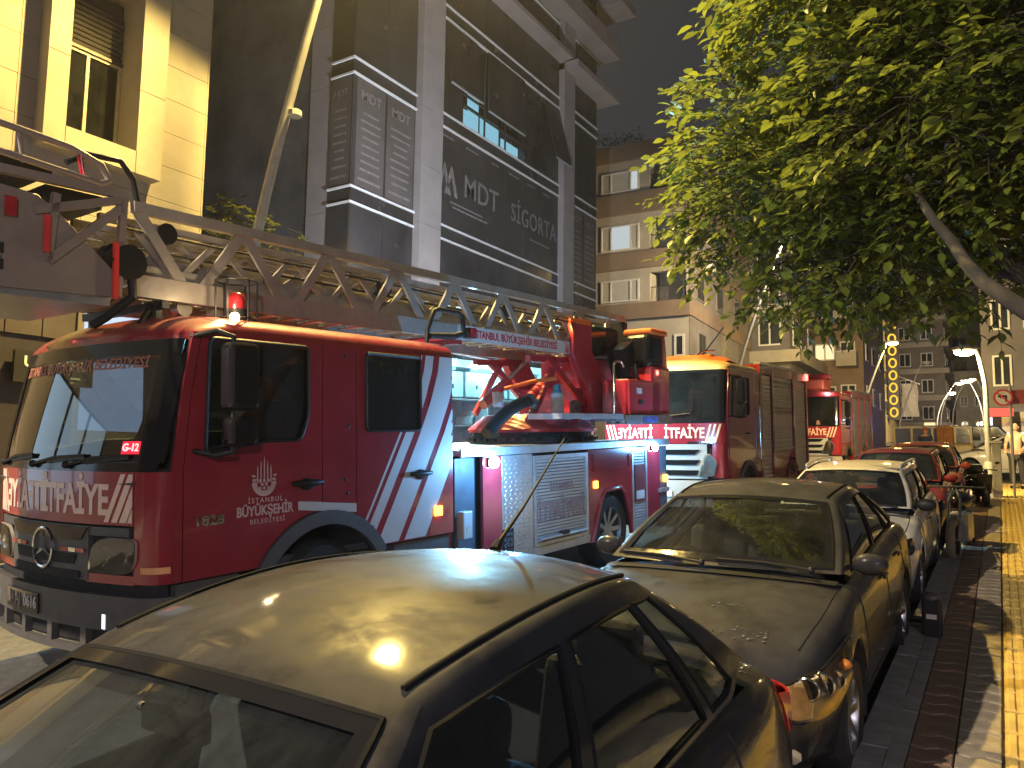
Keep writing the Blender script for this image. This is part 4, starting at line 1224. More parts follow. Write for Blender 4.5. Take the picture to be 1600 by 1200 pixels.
        vs2 = sorted(set(vs + [wv0, wv1])); vs = vs2
        qs = sorted(set([round(q, 4) for q in lin(-1, 1, 16)] + [-.93, .93, -.9, .9]))
        inwin = lambda u, v: any(a < u < b for a, b in p['wins']) and v0 < v < v1
        inws = lambda q, v: abs(q) < .93 and wv0 < v < wv1
        inrg = lambda q, v: abs(q) < .9 and .1 < v < wv1
        mb = MB()
        for sd in (1, -1): mb.grid(lambda u, v: side(u, v, sd), us, vs, skip=inwin, flip=(sd < 0))
        mb.grid(roof, us, qs)
        mb.grid(ws, qs, vs, skip=inws)
        mb.grid(rg, qs, vs, skip=inrg, flip=True)
        me = mb.mesh('roof_shell', .0015)
        bm = bmesh.new(); bm.from_mesh(me); bmesh.ops.recalc_face_normals(bm, faces=bm.faces)
        # the open belt leaves the orientation to chance: the roof must face up
        top = max(bm.faces, key=lambda f: f.calc_center_median().z)
        if top.normal.z < 0: bmesh.ops.reverse_faces(bm, faces=bm.faces)
        bm.to_mesh(me); bm.free()
        o = link('roof_shell', me, s.paint, root)
        bev(o, .02, 3, 22)
        for f in me.polygons: f.use_smooth = True
        m2 = o.modifiers.new('wn', 'WEIGHTED_NORMAL'); m2.keep_sharp = True
        g = p['glass'] or M['glass_car']
        inv = lambda fn: (lambda a, b: not fn(a, b))
        def pane(name, fn, A, B, sk, mat, seal=None):
            q = MB().grid(fn, A, B, skip=lambda a, b: not sk(a, b)).build(name, mat, root, smooth=60, merge=.001)
            return q
        for sd in (1, -1):      # drip mouldings along the roof
            MB().tube([Vector(roof(u, sd * .93)) + Vector((0, 0, .003)) for u in lin(.02, .98, 18)], .008, 6).build('roof_moulding', M['seal'], root, 60)
        w_ = pane('windscreen', lambda q, v: [c - d for c, d in zip(ws(q, v), (0, -.006, .004))], qs, vs, inws, p['wind'] or M['glass_dusty'])
        r_ = pane('rear_window', lambda q, v: [c - d for c, d in zip(rg(q, v), (0, .006, .004))], qs, vs, inrg, g)
        def ring(fn, a0, a1, b0, b1, n=12):
            A = lin(a0, a1, n); B = lin(b0, b1, n)
            return [fn(a, b0) for a in A] + [fn(a1, b) for b in B[1:]] + [fn(a, b1) for a in A[::-1][1:]] + [fn(a0, b) for b in B[::-1][1:]]
        MB().tube(ring(ws, -.93, .93, wv0, wv1, 16), .009, 5).build('seal', M['seal'], w_, 60)
        MB().tube(ring(rg, -.9, .9, .1, wv1), .009, 5).build('seal', M['seal'], r_, 60)
        # black band printed round the windscreen edge
        bd_ = MB()
        bd_.grid(lambda q, v: [c + d for c, d in zip(ws(q, v), (0, -.004, .004))], lin(-.93, .93, 16), [wv0, wv0 + .07]); bd_.grid(lambda q, v: [c + d for c, d in zip(ws(q, v), (0, -.004, .004))], lin(-.93, .93, 16), [wv1 - .05, wv1])
        bd_.grid(lambda q, v: [c + d for c, d in zip(ws(q, v), (0, -.004, .004))], [-.93, -.87], lin(wv0 + .07, wv1 - .05, 8)); bd_.grid(lambda q, v: [c + d for c, d in zip(ws(q, v), (0, -.004, .004))], [.87, .93], lin(wv0 + .07, wv1 - .05, 8))
        bd_.build('edge_band', M['gloss_black'], w_, 60)
        for sd in (1, -1):
            for k, (a, b) in enumerate(p['wins']):
                sw = pane('side_window', lambda u, v: [c - d for c, d in zip(side(u, v, sd), (sd * .006, 0, 0))], us, vs, lambda u, v: a < u < b and v0 < v < v1, g)
                MB().tube(ring(lambda u, v: side(u, v, sd), a, b, v0, v1), .008, 5).build('seal', M['seal'], sw, 60)
                if k + 1 < len(p['wins']):
                    b2 = p['wins'][k + 1][0]
                    MB().grid(lambda u, v: [c + d for c, d in zip(side(u, v, sd), (sd * .004, 0, 0))], lin(b + .006, b2 - .006, 2), lin(v0, v1, 8)).build('pillar_trim', M['gloss_black'], root, 60)
    def fit(s):
        p = s.p; root = s.root; L = p['L']
        # cabin
        yc = p['cowl'][0]; W2 = p['W'] / 2 - .16
        MB().b2((-W2, yc, .27), (W2, p['rbase'][0], .30)).b2((-W2, yc - .02, .3), (W2, yc, .92)).b2((-W2, p['rbase'][0], .3), (W2, p['rbase'][0] + .02, .9)).build('cabin_floor', M['trim'], root)
        db = MB().grid(lambda a, x: (x, yc + .06 + .38 * (a) , .93 + .03 * sin(a * pi) - .10 * a ** 3), lin(0, 1, 8), lin(-W2, W2, 8))
        db.b2((-W2, yc + .40, .45), (W2, yc + .46, .86)).build('dashboard', M['trim'], root, 40)
        sx = -s.p['steer'] * .36
        sw = MB().tube([(sx * -1 * -1 + .18 * cos(a), yc + .62 - .07 * sin(a), .88 + .17 * sin(a)) for a in lin(0, 2 * pi, 20)], .014, 6)
        sw.bar((sx - .17, yc + .62, .88), (sx + .17, yc + .62, .88), .03); sw.bar((sx, yc + .44, .8), (sx, yc + .62, .88), .05)
        sw.build('steering_wheel', M['black'], root, 50)
        for x in (-.36, .36):
            for yb in (p['header'][0] + .1, p['header'][0] + .98):
                st = MB().box((x, yb, .5), (.48, .5, .16)).box((x, yb + .32, .84), (.46, .13, .56), (-14, 'X')).box((x, yb + .41, 1.17), (.26, .1, .16), (-10, 'X'))
                bev(st.build('seat', M['seat'], root), .05, 3)
        # mirror inside
        q = s.ws(0, .8)
        bev(MB().box((q[0], q[1] + .1, q[2] - .06), (.22, .03, .07)).bar((q[0], q[1] + .1, q[2] - .04), (q[0], q[1] + .01, q[2]), .02).build('interior_mirror', M['black'], root), .008)
        # outside mirrors
        for sd in (1, -1):
            b = s.sidef(.07, .1, sd)
            m = MB().ball((b[0] + sd * .13, b[1] - .01, b[2] + .03), (.105, .055, .07), 14).bar((b[0], b[1] + .02, b[2] - .0), (b[0] + sd * .09, b[1], b[2] + .01), .05, .03)
            mo = m.build('door_mirror', p.get('mirror') or s.paint, root, 50)
            MB().box((b[0] + sd * .13, b[1] + .046, b[2] + .03), (.16, .004, .1)).build('mirror_glass', M['chrome'], mo)
        # shut lines and handles
        for sd in (1, -1):
            for y, kind in p.get('seams', [(1.15, 0), (2.32, 1), (3.25, 2)]):
                zt = sinterp(p['belt'], y) - .02
                ar = .27
                for yw in (p['ax'], p['ay']):
                    d = abs(y - yw); ra = p['r'] + .06
                    if d < ra: ar = max(ar, p['r'] + sqrt(ra * ra - d * d) + .01)
                MB().tube([(sd * (s.side_x(y, z) + .0005), s.ypos(s.side_x(y, z), y, z), z) for z in lin(ar, zt, 12)], .0045, 4).build('shut_line', M['dark'], root)
            for y in p.get('handles', [2.12, 3.05]):
                z = sinterp(p['belt'], y) - .13; x = s.side_x(y, z)
                bev(MB().box((sd * (x + .018), y, z), (.022, .17, .026)).build('door_handle', p.get('handle') or s.paint, root), .006)
            MB().tube([(sd * (s.side_x(y, .33) + .001), y, .33) for y in lin(p['ax'] + .45, p['ay'] - .45, 12)], .006, 4).build('sill_line', M['dark'], root)
            if p.get('rub'):
                MB().grid(lambda y, z: (sd * (s.side_x(y, z) + .012), y, z), lin(p['ax'] + .42, p['ay'] - .42, 14), [.50, .52, .55, .57]).build('rubbing_strip', M['black'], root, 50)
        # bonnet and boot lines, wipers
        bl = MB()
        for sd in (1, -1): bl.tube([Vector(s.S(y, 8.15, sd)) + Vector((0, 0, .002)) for y in lin(.18, p['cowl'][0] + .02, 14)], .004, 4)
        bl.tube([Vector(s.wrap(t, sinterp(p['hood'], .05) - .02, .003)) for t in lin(-.5, .5, 10)], .004, 4)
        bl.build('bonnet_line', M['dark'], root)
        for x0, x1, y_ in ((-.05, -.62, .0), (.55, .02, .0)):
            a = Vector(s.ws(x0 / .7, .0)) + Vector((0, -.03, .02)); b = Vector(s.ws(x1 / .7, .05)) + Vector((0, -.012, .018)); m_ = a.lerp(b, .5) + Vector((0, -.0, .012))
            wp = MB().tube([a, m_, b], [.011, .009, .005], 5); wp.bar(a.lerp(b, .25) + Vector((0, .012, .0)), b + Vector((0, .012, -.004)), .014, .02)
            wp.ball(a, .022, 8).build('wiper', M['black'], root, 50)
        MB().grid(lambda q, v: (q * (s.w(yc) - .15), yc + .1 * q * q - .1 + .1 * v, sinterp(p['hood'], yc - .1) + .012 + (-.0 if v < 1 else .006) - .03 * q * q), lin(-1, 1, 12), [0, 1]).build('scuttle', M['black'], root, 50)
        # nose: grille, lamps, plate
        h = s.p.get('lamp', [(.42, .60), (.62, .56), (.86, .62), (1.0, .74), (.8, .74), (.5, .69)])
        for sd in (1, -1):
            poly = [(sd * a, b) for a, b in h]
            if sd < 0: poly = poly[::-1]
            hl = s.patch('headlight', poly, M['reflector'], .01, off=.004, r=.03)
            cx = sum(a for a, b in h) / len(h); cz = sum(b for a, b in h) / len(h)
            for dx, rr in ((-.2, .06), (-.05, .065), (.1, .05)):
                c = Vector(s.wrap(sd * (cx + dx), cz, .0)); MB().lathe([(rr, -.012), (rr * .9, -.016), (rr * .6, -.002), (.001, .004)], c, 'Y', 16).build('lamp_bowl', M['chrome'], hl, 40)
            pr = rounded(poly, .03, 3)
            MB().tube([Vector(s.wrap(q[0], q[1], .012)) for q in pr + pr[:1]], .010, 5).build('lamp_edge', M['gloss_black'], hl, 50)
            ic = Vector(s.wrap(sd * (cx + .22), cz + .05, .010)); MB().ball(ic, (.045, .03, .03), 10).build('indicator', M['amber_off'], hl, 50)
            s.patch('lens', poly, p.get('lens') or M['headlamp_glass'], .004, hl, off=.022, r=.03)
        gz = p.get('grille', (.5, .6))
        s.patch('grille', [(-.38, gz[0]), (.38, gz[0]), (.42, gz[1]), (-.42, gz[1])], M['black'], .01, off=.004)
        s.patch('lower_grille', [(-.5, .27), (.5, .27), (.46, .36), (-.46, .36)], M['dark'], .01, off=.004)
        pl = s.patch('number_plate', [(-.26, .39), (.26, .39), (.26, .48), (-.26, .48)], M['plate_white'], .012, off=.02, r=.008)
        for sd in (1, -1):
            s.patch('fog_lamp', [(sd * .58, .29), (sd * .74, .29), (sd * .74, .36), (sd * .58, .36)][::sd], M['reflector'], .008, off=.006)
            tl = [(sd * .5, .72), (sd * .92, .70), (sd * .98, .86), (sd * .5, .88)][::sd]
            s.patch('tail_lamp', tl, M['tail_red'], .012, off=.008, rear=True, r=.03)
        s.patch('number_plate', [(-.26, .55), (.26, .55), (.26, .66), (-.26, .66)], M['plate_white'], .012, off=.02, rear=True, r=.008)

def car_loc(x, y): return (x, y, SL * y)

P_dark = paint('black_car_paint', (.010, .010, .014), .36, .22, dustcol=(.12, .12, .12), coat=.5)
P_grey = paint('charcoal_car_paint', (.022, .021, .023), .38, .24, dustcol=(.11, .112, .118), coat=.4)
P_white = paint('white_car_paint', (.6, .57, .5), .35, .1)
P_red = paint('dark_red_car_paint', (.14, .012, .012), .3, .1)
P_red2 = paint('red_car_paint', (.24, .04, .03), .3, .12)
P_white2 = paint('white_hatch_paint', (.62, .6, .55), .35, .06)
GRP = 'cars parked in line along the kerb'

car1 = Car('parked_car', 'black sedan in the foreground with a dusty roof lit gold and a thin roof aerial', car_loc(-1.58, -.62), 0, GRP, paint=P_dark, steer=1, L=4.28, ay=3.36,
           belt=[(0, .55), (.1, .64), (.4, .76), (1.0, .88), (1.4, .91), (3.4, .98), (3.9, .97), (4.18, .93), (4.28, .85)], boot=[(3.6, 1.05), (4.0, 1.04), (4.18, 1.0), (4.28, .9)],
           header=(1.92, .06, 1.39, .545), rear=(3.20, .05, 1.435, .53), rbase=(3.82, .08, 1.06), cowl=(1.03, .12, .97), crown=.062, arch=.05,
           glass=M['glass_car'], wind=M['glass_dusty'], wins=[(.085, .45), (.49, .80), (.83, .93)], rub=True, spokes=6)
r = car1.root
b = car1.roof(.97, -.05)
an = MB().tube([b, (b[0], b[1] + .03, b[2] + .03)], [.022, .014], 8).tube([(b[0], b[1] + .02, b[2] + .02), (b[0] + .01, b[1] + .19, b[2] + .14), (b[0] + .03, b[1] + .50, b[2] + .40)], [.009, .006, .0028], 6)
an.build('aerial', M['black'], r, 40)
car2 = Car('parked_car', 'charcoal grey sedan with dusty bonnet and long headlights behind the black sedan', car_loc(-1.62, 3.98), 0, GRP, paint=P_grey, L=4.55, W=1.80, ax=.86, ay=3.52, r=.32,
           hood=[(0, .68), (.1, .79), (.35, .89), (.8, .97), (1.2, 1.01)], belt=[(0, .62), (.1, .73), (.4, .85), (1.0, .93), (1.5, .96), (3.4, 1.03), (4.1, 1.03), (4.45, .98), (4.55, .88)],
           boot=[(3.8, 1.1), (4.2, 1.1), (4.45, 1.05), (4.55, .92)], cowl=(1.12, .13, 1.02), header=(2.0, .1, 1.39, .58), rear=(3.2, .08, 1.41, .56), rbase=(4.0, .08, 1.1), crown=.055, arch=.04,
           wins=[(.1, .47), (.5, .80), (.82, .93)], lamp=[(.56, .56), (.72, .49), (.98, .50), (1.30, .62), (1.42, .79), (1.2, .76), (.95, .70), (.66, .66)], seams=[(1.3, 0), (2.42, 1), (3.4, 2)], handles=[2.25, 3.15], lens=glass('amber_tinted_lens', (1, .88, .66), .015, .5),
           wind=glass('dusty_windscreen_grey', (.42, .46, .44), .03, dirtcol=(.36, .36, .32)))
# drops of water left on the bonnet and on the boot lid
M['drop'] = pm('water_drop', (.3, .3, .3), .05, metal=.6, var=0)
def drops(car, seeds, fn, n):
    rr = random.Random(seeds); mb = MB()
    for k in range(n):
        p = fn(rr); q = rr.uniform(.002, .006); mb.ball(p, (q * rr.uniform(.8, 2.4), q * rr.uniform(.8, 1.6), q * .55), 6)
    mb.build('water_drops', M['drop'], car.root, 70)['kind'] = 'stuff'
drops(car2, 4, lambda r: Vector(car2.S(.16 + .10 * r.random(), 9.2 + 1.7 * r.random() ** 2, 1 if r.random() < .6 else -1)) + Vector((0, 0, .002)), 42)
drops(car2, 6, lambda r: Vector(car2.S(.42 + .12 * r.random(), 10.1 + .5 * r.random(), 1)) + Vector((0, 0, .002)), 16)
drops(car1, 5, lambda r: Vector(car1.S(3.86 + .3 * r.random(), 8.2 + 1.5 * r.random() ** 2, 1)) + Vector((0, 0, .002)), 40)
car3 = Car('parked_car', 'white older estate car with roof rails parked in front of the dark red cars', car_loc(-1.58, 8.72), 0, GRP, paint=P_white, L=4.2, W=1.68, ax=.78, ay=3.25, r=.30,
           header=(1.72, .07, 1.35, .55), rear=(3.75, .05, 1.36, .55), rbase=(4.08, .06, 1.0), boot=[(3.9, 1.0), (4.2, .9)], crown=.04, wins=[(.07, .36), (.39, .64), (.67, .93)], handle=M['black'], mirror=M['black'],
           seams=[(1.1, 0), (2.1, 1), (3.0, 2)], handles=[1.95, 2.85], glass=M['glass_car'])
for sd in (1, -1):
    pts = [Vector(car3.rail(u)) for u in lin(.06, .97, 14)]
    for q in pts: q.x = sd * (q.x - .015)
    rr = MB().tube([q + Vector((0, 0, .055)) for q in pts], .014, 6)
    for k in (0, 6, 13): rr.bar(pts[k], pts[k] + Vector((0, 0, .055)), .03)
    rr.ball(pts[0] + Vector((0, -.01, .04)), (.02, .05, .03), 8)
    rr.build('roof_rail', M['alu_paint'], car3.root, 40)
Car('parked_car', 'dark red hatchback parked behind the white estate', car_loc(-1.55, 13.35), 0, GRP, paint=P_red, L=3.95, W=1.68, ax=.75, ay=3.15, r=.29, header=(1.7, .07, 1.40, .55), rear=(3.3, .05, 1.41, .54), rbase=(3.82, .05, 1.0), boot=[(3.7, 1.0), (3.95, .88)],
    belt=[(0, .55), (.1, .64), (.4, .77), (1.0, .89), (1.4, .92), (3.2, .99), (3.7, .98), (3.9, .9), (3.95, .82)], wins=[(.08, .45), (.49, .74), (.77, .92)], seams=[(1.1, 0), (2.15, 1), (2.9, 2)], handles=[1.95, 2.75])
Car('parked_car', 'farthest red saloon in the kerbside row, just before the lamp post', car_loc(-1.5, 17.75), 0, GRP, paint=P_red2, L=4.2, W=1.7, header=(1.8, .06, 1.40, .54), seams=[(1.1, 0), (2.2, 1), (3.1, 2)], handles=[2.0, 2.9], rear=(3.0, .05, 1.41, .53), rbase=(3.62, .07, 1.04),
    belt=[(0, .55), (.1, .64), (.4, .76), (1.0, .88), (1.4, .91), (3.3, .98), (3.8, .97), (4.1, .93), (4.2, .85)], boot=[(3.5, 1.05), (3.9, 1.04), (4.1, 1.0), (4.2, .9)], ay=3.25)
# white car crossing at the junction, seen from its side
Car('crossing_car', 'white hatchback standing across the junction beside the lamp post', (-1.75, 30.6, SL * 30.6 + .05), -90, None, paint=P_white2, L=4.1, W=1.72, header=(1.7, .06, 1.36, .55), rear=(3.3, .05, 1.38, .54), rbase=(3.9, .05, 1.02), boot=[(3.8, 1.02), (4.1, .9)],
    belt=[(0, .55), (.1, .64), (.4, .77), (1.0, .89), (1.4, .92), (3.2, .99), (3.8, .98), (4.0, .9), (4.1, .82)], wins=[(.08, .45), (.49, .76), (.79, .93)], seams=[(1.1, 0), (2.15, 1), (3.0, 2)], handles=[1.95, 2.8], ay=3.2)
# ============================================================ fire engines
LED_W = 1.0
M['led'] = emit('led_cold', (.55, .85, 1.0), 30)
M['led_soft'] = emit('led_panel', (.3, .8, .95), 1.1)
M['amber'] = emit('amber_lamp', (1, .42, .03), 9)
M['amber_w'] = emit('roof_marker', (1, .72, .35), 28)
M['beacon_red'] = pm('beacon_red', (.4, .02, .03), .25, coat=.5)
M['red_glow'] = emit('red_lamp', (1, .1, .08), 6)
M['tread'] = pm('tread_plate', (.5, .52, .55), .38, metal=.85, var=.1, scale=5)
M['slat_alu'] = pm('shutter_slat', (.5, .5, .52), .42, metal=.55, var=.08, scale=3)
M['faded_red'] = pm('faded_lettering', (.32, .2, .2), .5)
M['orange_hi'] = pm('orange_reflective', (.85, .4, .16), .4)
M['banner_letters'] = pm('reflective_lettering', (.85, .62, .5), .4, var=.04)
M['cabin_dark'] = pm('cab_interior', (.05, .05, .055), .8, var=.2)

class Cab:
    """front of a fire engine: curved in plan, leaning windscreen, local frame X right, Y back, Z up"""
    def __init__(s, root, hw=1.22, bow=.125, corner=.2, nose=-.22, zs=None, lean=.20):
        s.root = root; s.hw = hw; s.lean = lean
        z = dict(bot=.38, bump=.82, ban0=1.28, ban1=1.65, ws0=1.69, ws1=2.54, head=2.60, roof=2.87); z.update(zs or {}); s.z = z
        pts = [(k / 16 * 1.0, nose + bow * (k / 16) ** 2) for k in range(17)]
        p0 = Vector(pts[-1]); p2 = Vector((hw, nose + bow + corner * .75)); p1 = Vector((hw, nose + bow + .03))
        for k in range(1, 13):
            t = k / 12; q = p0.lerp(p1, t).lerp(p1.lerp(p2, t), t); pts.append((q.x, q.y))
        s.pl = [(0, pts[0])]; t = 0
        for a, b in zip(pts, pts[1:]):
            t += math.hypot(b[0] - a[0], b[1] - a[1]); s.pl.append((t, b))
        s.tmax = t; s.yside = p2.y
    def plan(s, t):
        sd = 1 if t >= 0 else -1; t = abs(t)
        for (t0, a), (t1, b) in zip(s.pl, s.pl[1:]):
            if t <= t1 or b is s.pl[-1][1]:
                k = (t - t0) / (t1 - t0); d = Vector((b[0] - a[0], b[1] - a[1])).normalized()
                return sd * lerp(a[0], b[0], k), lerp(a[1], b[1], k), sd * d.y, -d.x
    def P(s, t, z, off=0.0):
        x, y, nx, ny = s.plan(t); w = s.z
        y += s.lean * max(0, (z - w['ban1']) / (w['head'] - w['ban1'])) ** 1.15
        if z < w['bump']: off += .035
        return (x + nx * off, y + ny * off, z)
    def patch(s, name, t0, t1, z0, z1, mat, off=.015, th=.03, par=None, fn0=None, fn1=None, n=None, nz=3):
        """closed slab on the front surface; fn0/fn1 shift the two z edges as functions of t"""
        n = n or max(3, int(abs(t1 - t0) / .06)); T = lin(t0, t1, n)
        a = lambda t: z0 + (fn0(t) if fn0 else 0); b = lambda t: z1 + (fn1(t) if fn1 else 0)
        mb = MB(); V = lin(0, 1, nz)
        mb.grid(lambda t, v: s.P(t, lerp(a(t), b(t), v), off), T, V)
        mb.grid(lambda t, v: s.P(t, lerp(a(t), b(t), v), off - th), T, V, flip=True)
        for e in (0, 1): mb.grid(lambda t, w: s.P(t, (a(t), b(t))[e], off - th * w), T, [0, 1], flip=(e == 0))
        for e in (t0, t1): mb.grid(lambda v, w: s.P(e, lerp(a(e), b(e), v), off - th * w), V, [0, 1], flip=(e == t1))
        return mb.build(name, mat, par or s.root, smooth=35, merge=.0005, recalc=True)
    def shape(s, name, poly, mat, off=.02, t=.006, holes=(), par=None):
        """flat outline in (t,z) laid on the front"""
        me = plate_mesh(name, poly, holes, t)
        us = [q[0] for q in poly]; bm = bmesh.new(); bm.from_mesh(me)
        k = math.ceil(min(us) / .07)
        while k * .07 < max(us) - .004:                     # cut it up so that it follows the curved front
            if k * .07 > min(us) + .004:
                bmesh.ops.bisect_plane(bm, geom=bm.verts[:] + bm.edges[:] + bm.faces[:], plane_co=(k * .07, 0, 0), plane_no=(1, 0, 0))
            k += 1
        bmesh.ops.triangulate(bm, faces=bm.faces[:]); bm.to_mesh(me); bm.free()
        return link(name, mapped(me, lambda u, v, w: s.P(u, v, off + w)), mat, par or s.root)
    def text(s, name, body, t, z, size, mat, off=.02, bold=.006, xs=1.0, mirror=False, par=None, thick=.004, shear=0):
        m = text_mesh(name, body, size, thick, bold, xs=xs, shear=shear)
        return link(name, mapped(m, lambda u, v, w: s.P(t + (-u if mirror else u), z + v, off + w)), mat, par or s.root)
    def roof(s, name, y1, mat, h=.27, ramp_=.6):
        w = s.z; hw = s.hw
        def fn(u, q):
            a = q * pi / 2; X = hw * (1 if q > 0 else -1) * abs(sin(a)) ** .75; hh = max(0, cos(a)) ** .5
            # plan of the header at this X
            lo, hi = 0, s.tmax
            for _ in range(18):
                m = (lo + hi) / 2
                if s.plan(m)[0] < abs(X): lo = m
                else: hi = m
            y0 = s.P(lo, w['head'])[1]; y = lerp(y0, y1, u ** 1.6); t = min(1, (y - y0) / ramp_)
            return (X, y, w['head'] + (h * hh) * sqrt(max(0, 1 - (1 - t) ** 2)))
        us = lin(0, 1, 22); qs = lin(-1, 1, 26)
        s.rooff = fn
        return MB().grid(fn, us, qs, flip=True).build(name, mat, s.root, smooth=60, recalc=False)

def star_badge(par, c, P, r, mat=None):
    """ring with three-pointed star"""
    mat = mat or M['chrome']
    mb = MB().tube([P(c[0] + r * cos(a), c[1] + r * sin(a), .035) for a in lin(0, 2 * pi, 28)], r * .085, 6)
    ctr = P(c[0], c[1], .05)
    for k in range(3):
        a = pi / 2 + k * 2 * pi / 3
        tip = P(c[0] + r * .97 * cos(a), c[1] + r * .97 * sin(a), .034)
        l = P(c[0] + r * .16 * cos(a + 1.05), c[1] + r * .16 * sin(a + 1.05), .034); q = P(c[0] + r * .16 * cos(a - 1.05), c[1] + r * .16 * sin(a - 1.05), .034)
        mb.add([tip, l, q, ctr], [(0, 1, 3), (0, 3, 2), (0, 2, 1)])
    return mb.build('badge', mat, par, 40)

def emblem(par, fn, cy, cz, r, mat, name='crest'):
    """round city crest: bowl, spikes and domes, laid through fn(u,v,w)"""
    mb = MB()
    def ring(r0, r1, a0, a1, n=16):
        mb.grid(lambda a, q: fn(cy + q * cos(a), cz + q * sin(a), .003), lin(a0, a1, n), [r0, r1])
    ring(r * .62, r, pi * 1.02, pi * 1.98)
    ring(r * .70, r * .92, pi * .93, pi * 1.0, 4); ring(r * .70, r * .92, pi * 2.0, pi * 2.07, 4)
    for k in range(5):
        x = (k - 2) * r * .27; h = r * (1.75 - .3 * abs(k - 2)); w = r * .045
        mb.add([fn(cy + x - w, cz - r * .1, .003), fn(cy + x + w, cz - r * .1, .003), fn(cy + x + w, cz + h * .75, .003), fn(cy + x, cz + h, .003), fn(cy + x - w, cz + h * .75, .003)], [(0, 1, 2, 3, 4)])
    for j in range(3):
        for k in range(3 - j % 2):
            x = (k - (2 - j % 2) / 2) * r * .34; z = cz - r * .45 + j * r * .25
            mb.add([fn(cy + x + r * .12 * cos(a), z + r * .12 * sin(a), .003) for a in lin(0, 2 * pi, 8)[:-1]], [tuple(range(8))])
    for sd in (1, -1):
        mb.add([fn(cy + sd * r * .75, cz + r * .28, .003), fn(cy + sd * r * 1.0, cz + r * .36, .003), fn(cy + sd * r * 1.0, cz + r * .48, .003), fn(cy + sd * r * .7, cz + r * .42, .003)], [(0, 1, 2, 3)])
        mb.add([fn(cy + sd * r * .95, cz + r * .05, .003), fn(cy + sd * r * .6, cz + r * .1, .003), fn(cy + sd * r * .6, cz + r * .2, .003), fn(cy + sd * r * .95, cz + r * .18, .003)], [(0, 1, 2, 3)])
    return mb.build(name, mat, par)

# ------------------------------------------------------------ the ladder truck
T1 = (-6.15, 3.5, SL * 3.5)
ft = thing('fire_engine', 'red fire engine with long turntable ladder over its crew cab, nearest of three', 'fire engine', T1, street_rot(-3), 'fire engines in line down the street')
cb1 = Cab(ft)
RED = M['fire_red']
HW = 1.22
# front
cb1.patch('front_shell', -1.29, 1.29, .45, 1.67, M['dark'], -.02, .03)
ban = cb1.patch('front_panel', -1.02, 1.02, 1.28, 1.655, RED, .015, .035)
cb1.text('lettering', 'İTFAİYE', .36, 1.445, .30, M['banner_letters'], .018, .008, .76, par=ban)
cb1.text('lettering', 'İTFAİYE', -.36, 1.445, .30, M['banner_letters'], .018, .008, .76, True, par=ban)
for sd in (1, -1):
    for k in range(4):
        x0 = .87 + k * .075; q = [(x0 - .13, 1.30), (x0 - .085 + .01 * k, 1.30), (x0 + .075 + .01 * k, 1.64), (x0 + .03, 1.64)]
        q = clip(q, -1, 0, -1.01)
        cb1.shape('stripe', [(sd * a, b) for a, b in q][::sd], M['banner_letters'], .019, .004, par=ban)
    cp = cb1.patch('corner_panel', sd * 1.03, sd * 1.30, .88, 1.655, RED, .015, .035)
    cb1.patch('lamp_panel', sd * .56, sd * 1.03, .87, .935, RED, .015, .035)
    hl = cb1.shape('headlight', [(sd * a, b) for a, b in rounded([(.60, .945), (.98, .945), (1.06, 1.02), (1.06, 1.19), (.74, 1.19), (.64, 1.12)], .05)][::sd], M['reflector'], .012, .02)
    for tt, rr in ((.74, .075), (.93, .06)):
        c = cb1.P(sd * tt, 1.06, .022); MB().lathe([(rr, .0), (rr * .95, -.014), (rr * .6, -.004), (.001, .004)], c, 'Y', 18).build('lamp_bowl', M['chrome'], hl, 40)
    cb1.shape('lens', [(sd * a, b) for a, b in rounded([(.60, .945), (.98, .945), (1.06, 1.02), (1.06, 1.19), (.74, 1.19), (.64, 1.12)], .05)][::sd], M['headlamp_glass'], .04, .004, par=hl)
    cb1.patch('reflective_strip', sd * 1.10, sd * 1.285, .955, 1.0, M['orange_hi'], .022, .006)
    fo = cb1.patch('fog_lamp', sd * .62, sd * .84, .56, .68, M['lens'], .025, .01)
    MB().box(cb1.P(sd * .73, .62, .012), (.2, .012, .1)).build('bulb', emit('fog_white', (.9, .92, 1), 1.1), fo)
    cb1.patch('bumper_corner', sd * .88, sd * 1.3, .40, .80, M['grey_plastic'], .03, .05)
gl = cb1.patch('grille', -.58, .58, .88, 1.265, M['grey_plastic'], .02, .04, fn1=lambda t: -.0, nz=5)
cb1.shape('slot', rounded([(-.5, 1.16), (.5, 1.16), (.58, 1.255), (-.58, 1.255)], .02), M['gloss_black'], .026, .01, par=gl)
cb1.shape('slot', rounded([(-.42, .985), (.42, .985), (.46, 1.06), (-.46, 1.06)], .02), M['dark'], .026, .01, par=gl)
cb1.shape('slot', rounded([(-.5, .885), (.5, .885), (.5, .94), (-.5, .94)], .02), M['dark'], .026, .01, par=gl)
cb1.patch('grille_wing', .585, .98, 1.2, 1.262, M['grey_plastic'], .014, .03); cb1.patch('grille_wing', -.98, -.585, 1.2, 1.262, M['grey_plastic'], .014, .03)
for sd in (1, -1):
    cb1.patch('strobe', sd * .27, sd * .36, 1.075, 1.105, M['beacon_red'], .034, .012, gl); cb1.patch('strobe', sd * .46, sd * .55, 1.075, 1.105, M['beacon_red'], .034, .012, gl)
    cb1.patch('strobe', sd * .37, sd * .45, 1.075, 1.105, M['chrome'], .034, .012, gl)
star_badge(ft, (.02, 1.08), cb1.P, .145)
bp = cb1.patch('bumper', -.88, .88, .56, .80, M['grey_plastic'], .03, .05)
cb1.patch('bumper_lip', -.88, .88, .38, .43, M['grey_plastic'], .03, .05)
for t in (-.6, -.2, .2, .6): cb1.patch('bumper_post', t - .03, t + .03, .43, .56, M['grey_plastic'], .028, .05)
cb1.patch('bumper_void', -.88, .88, .43, .56, M['dark'], -.03, .02)
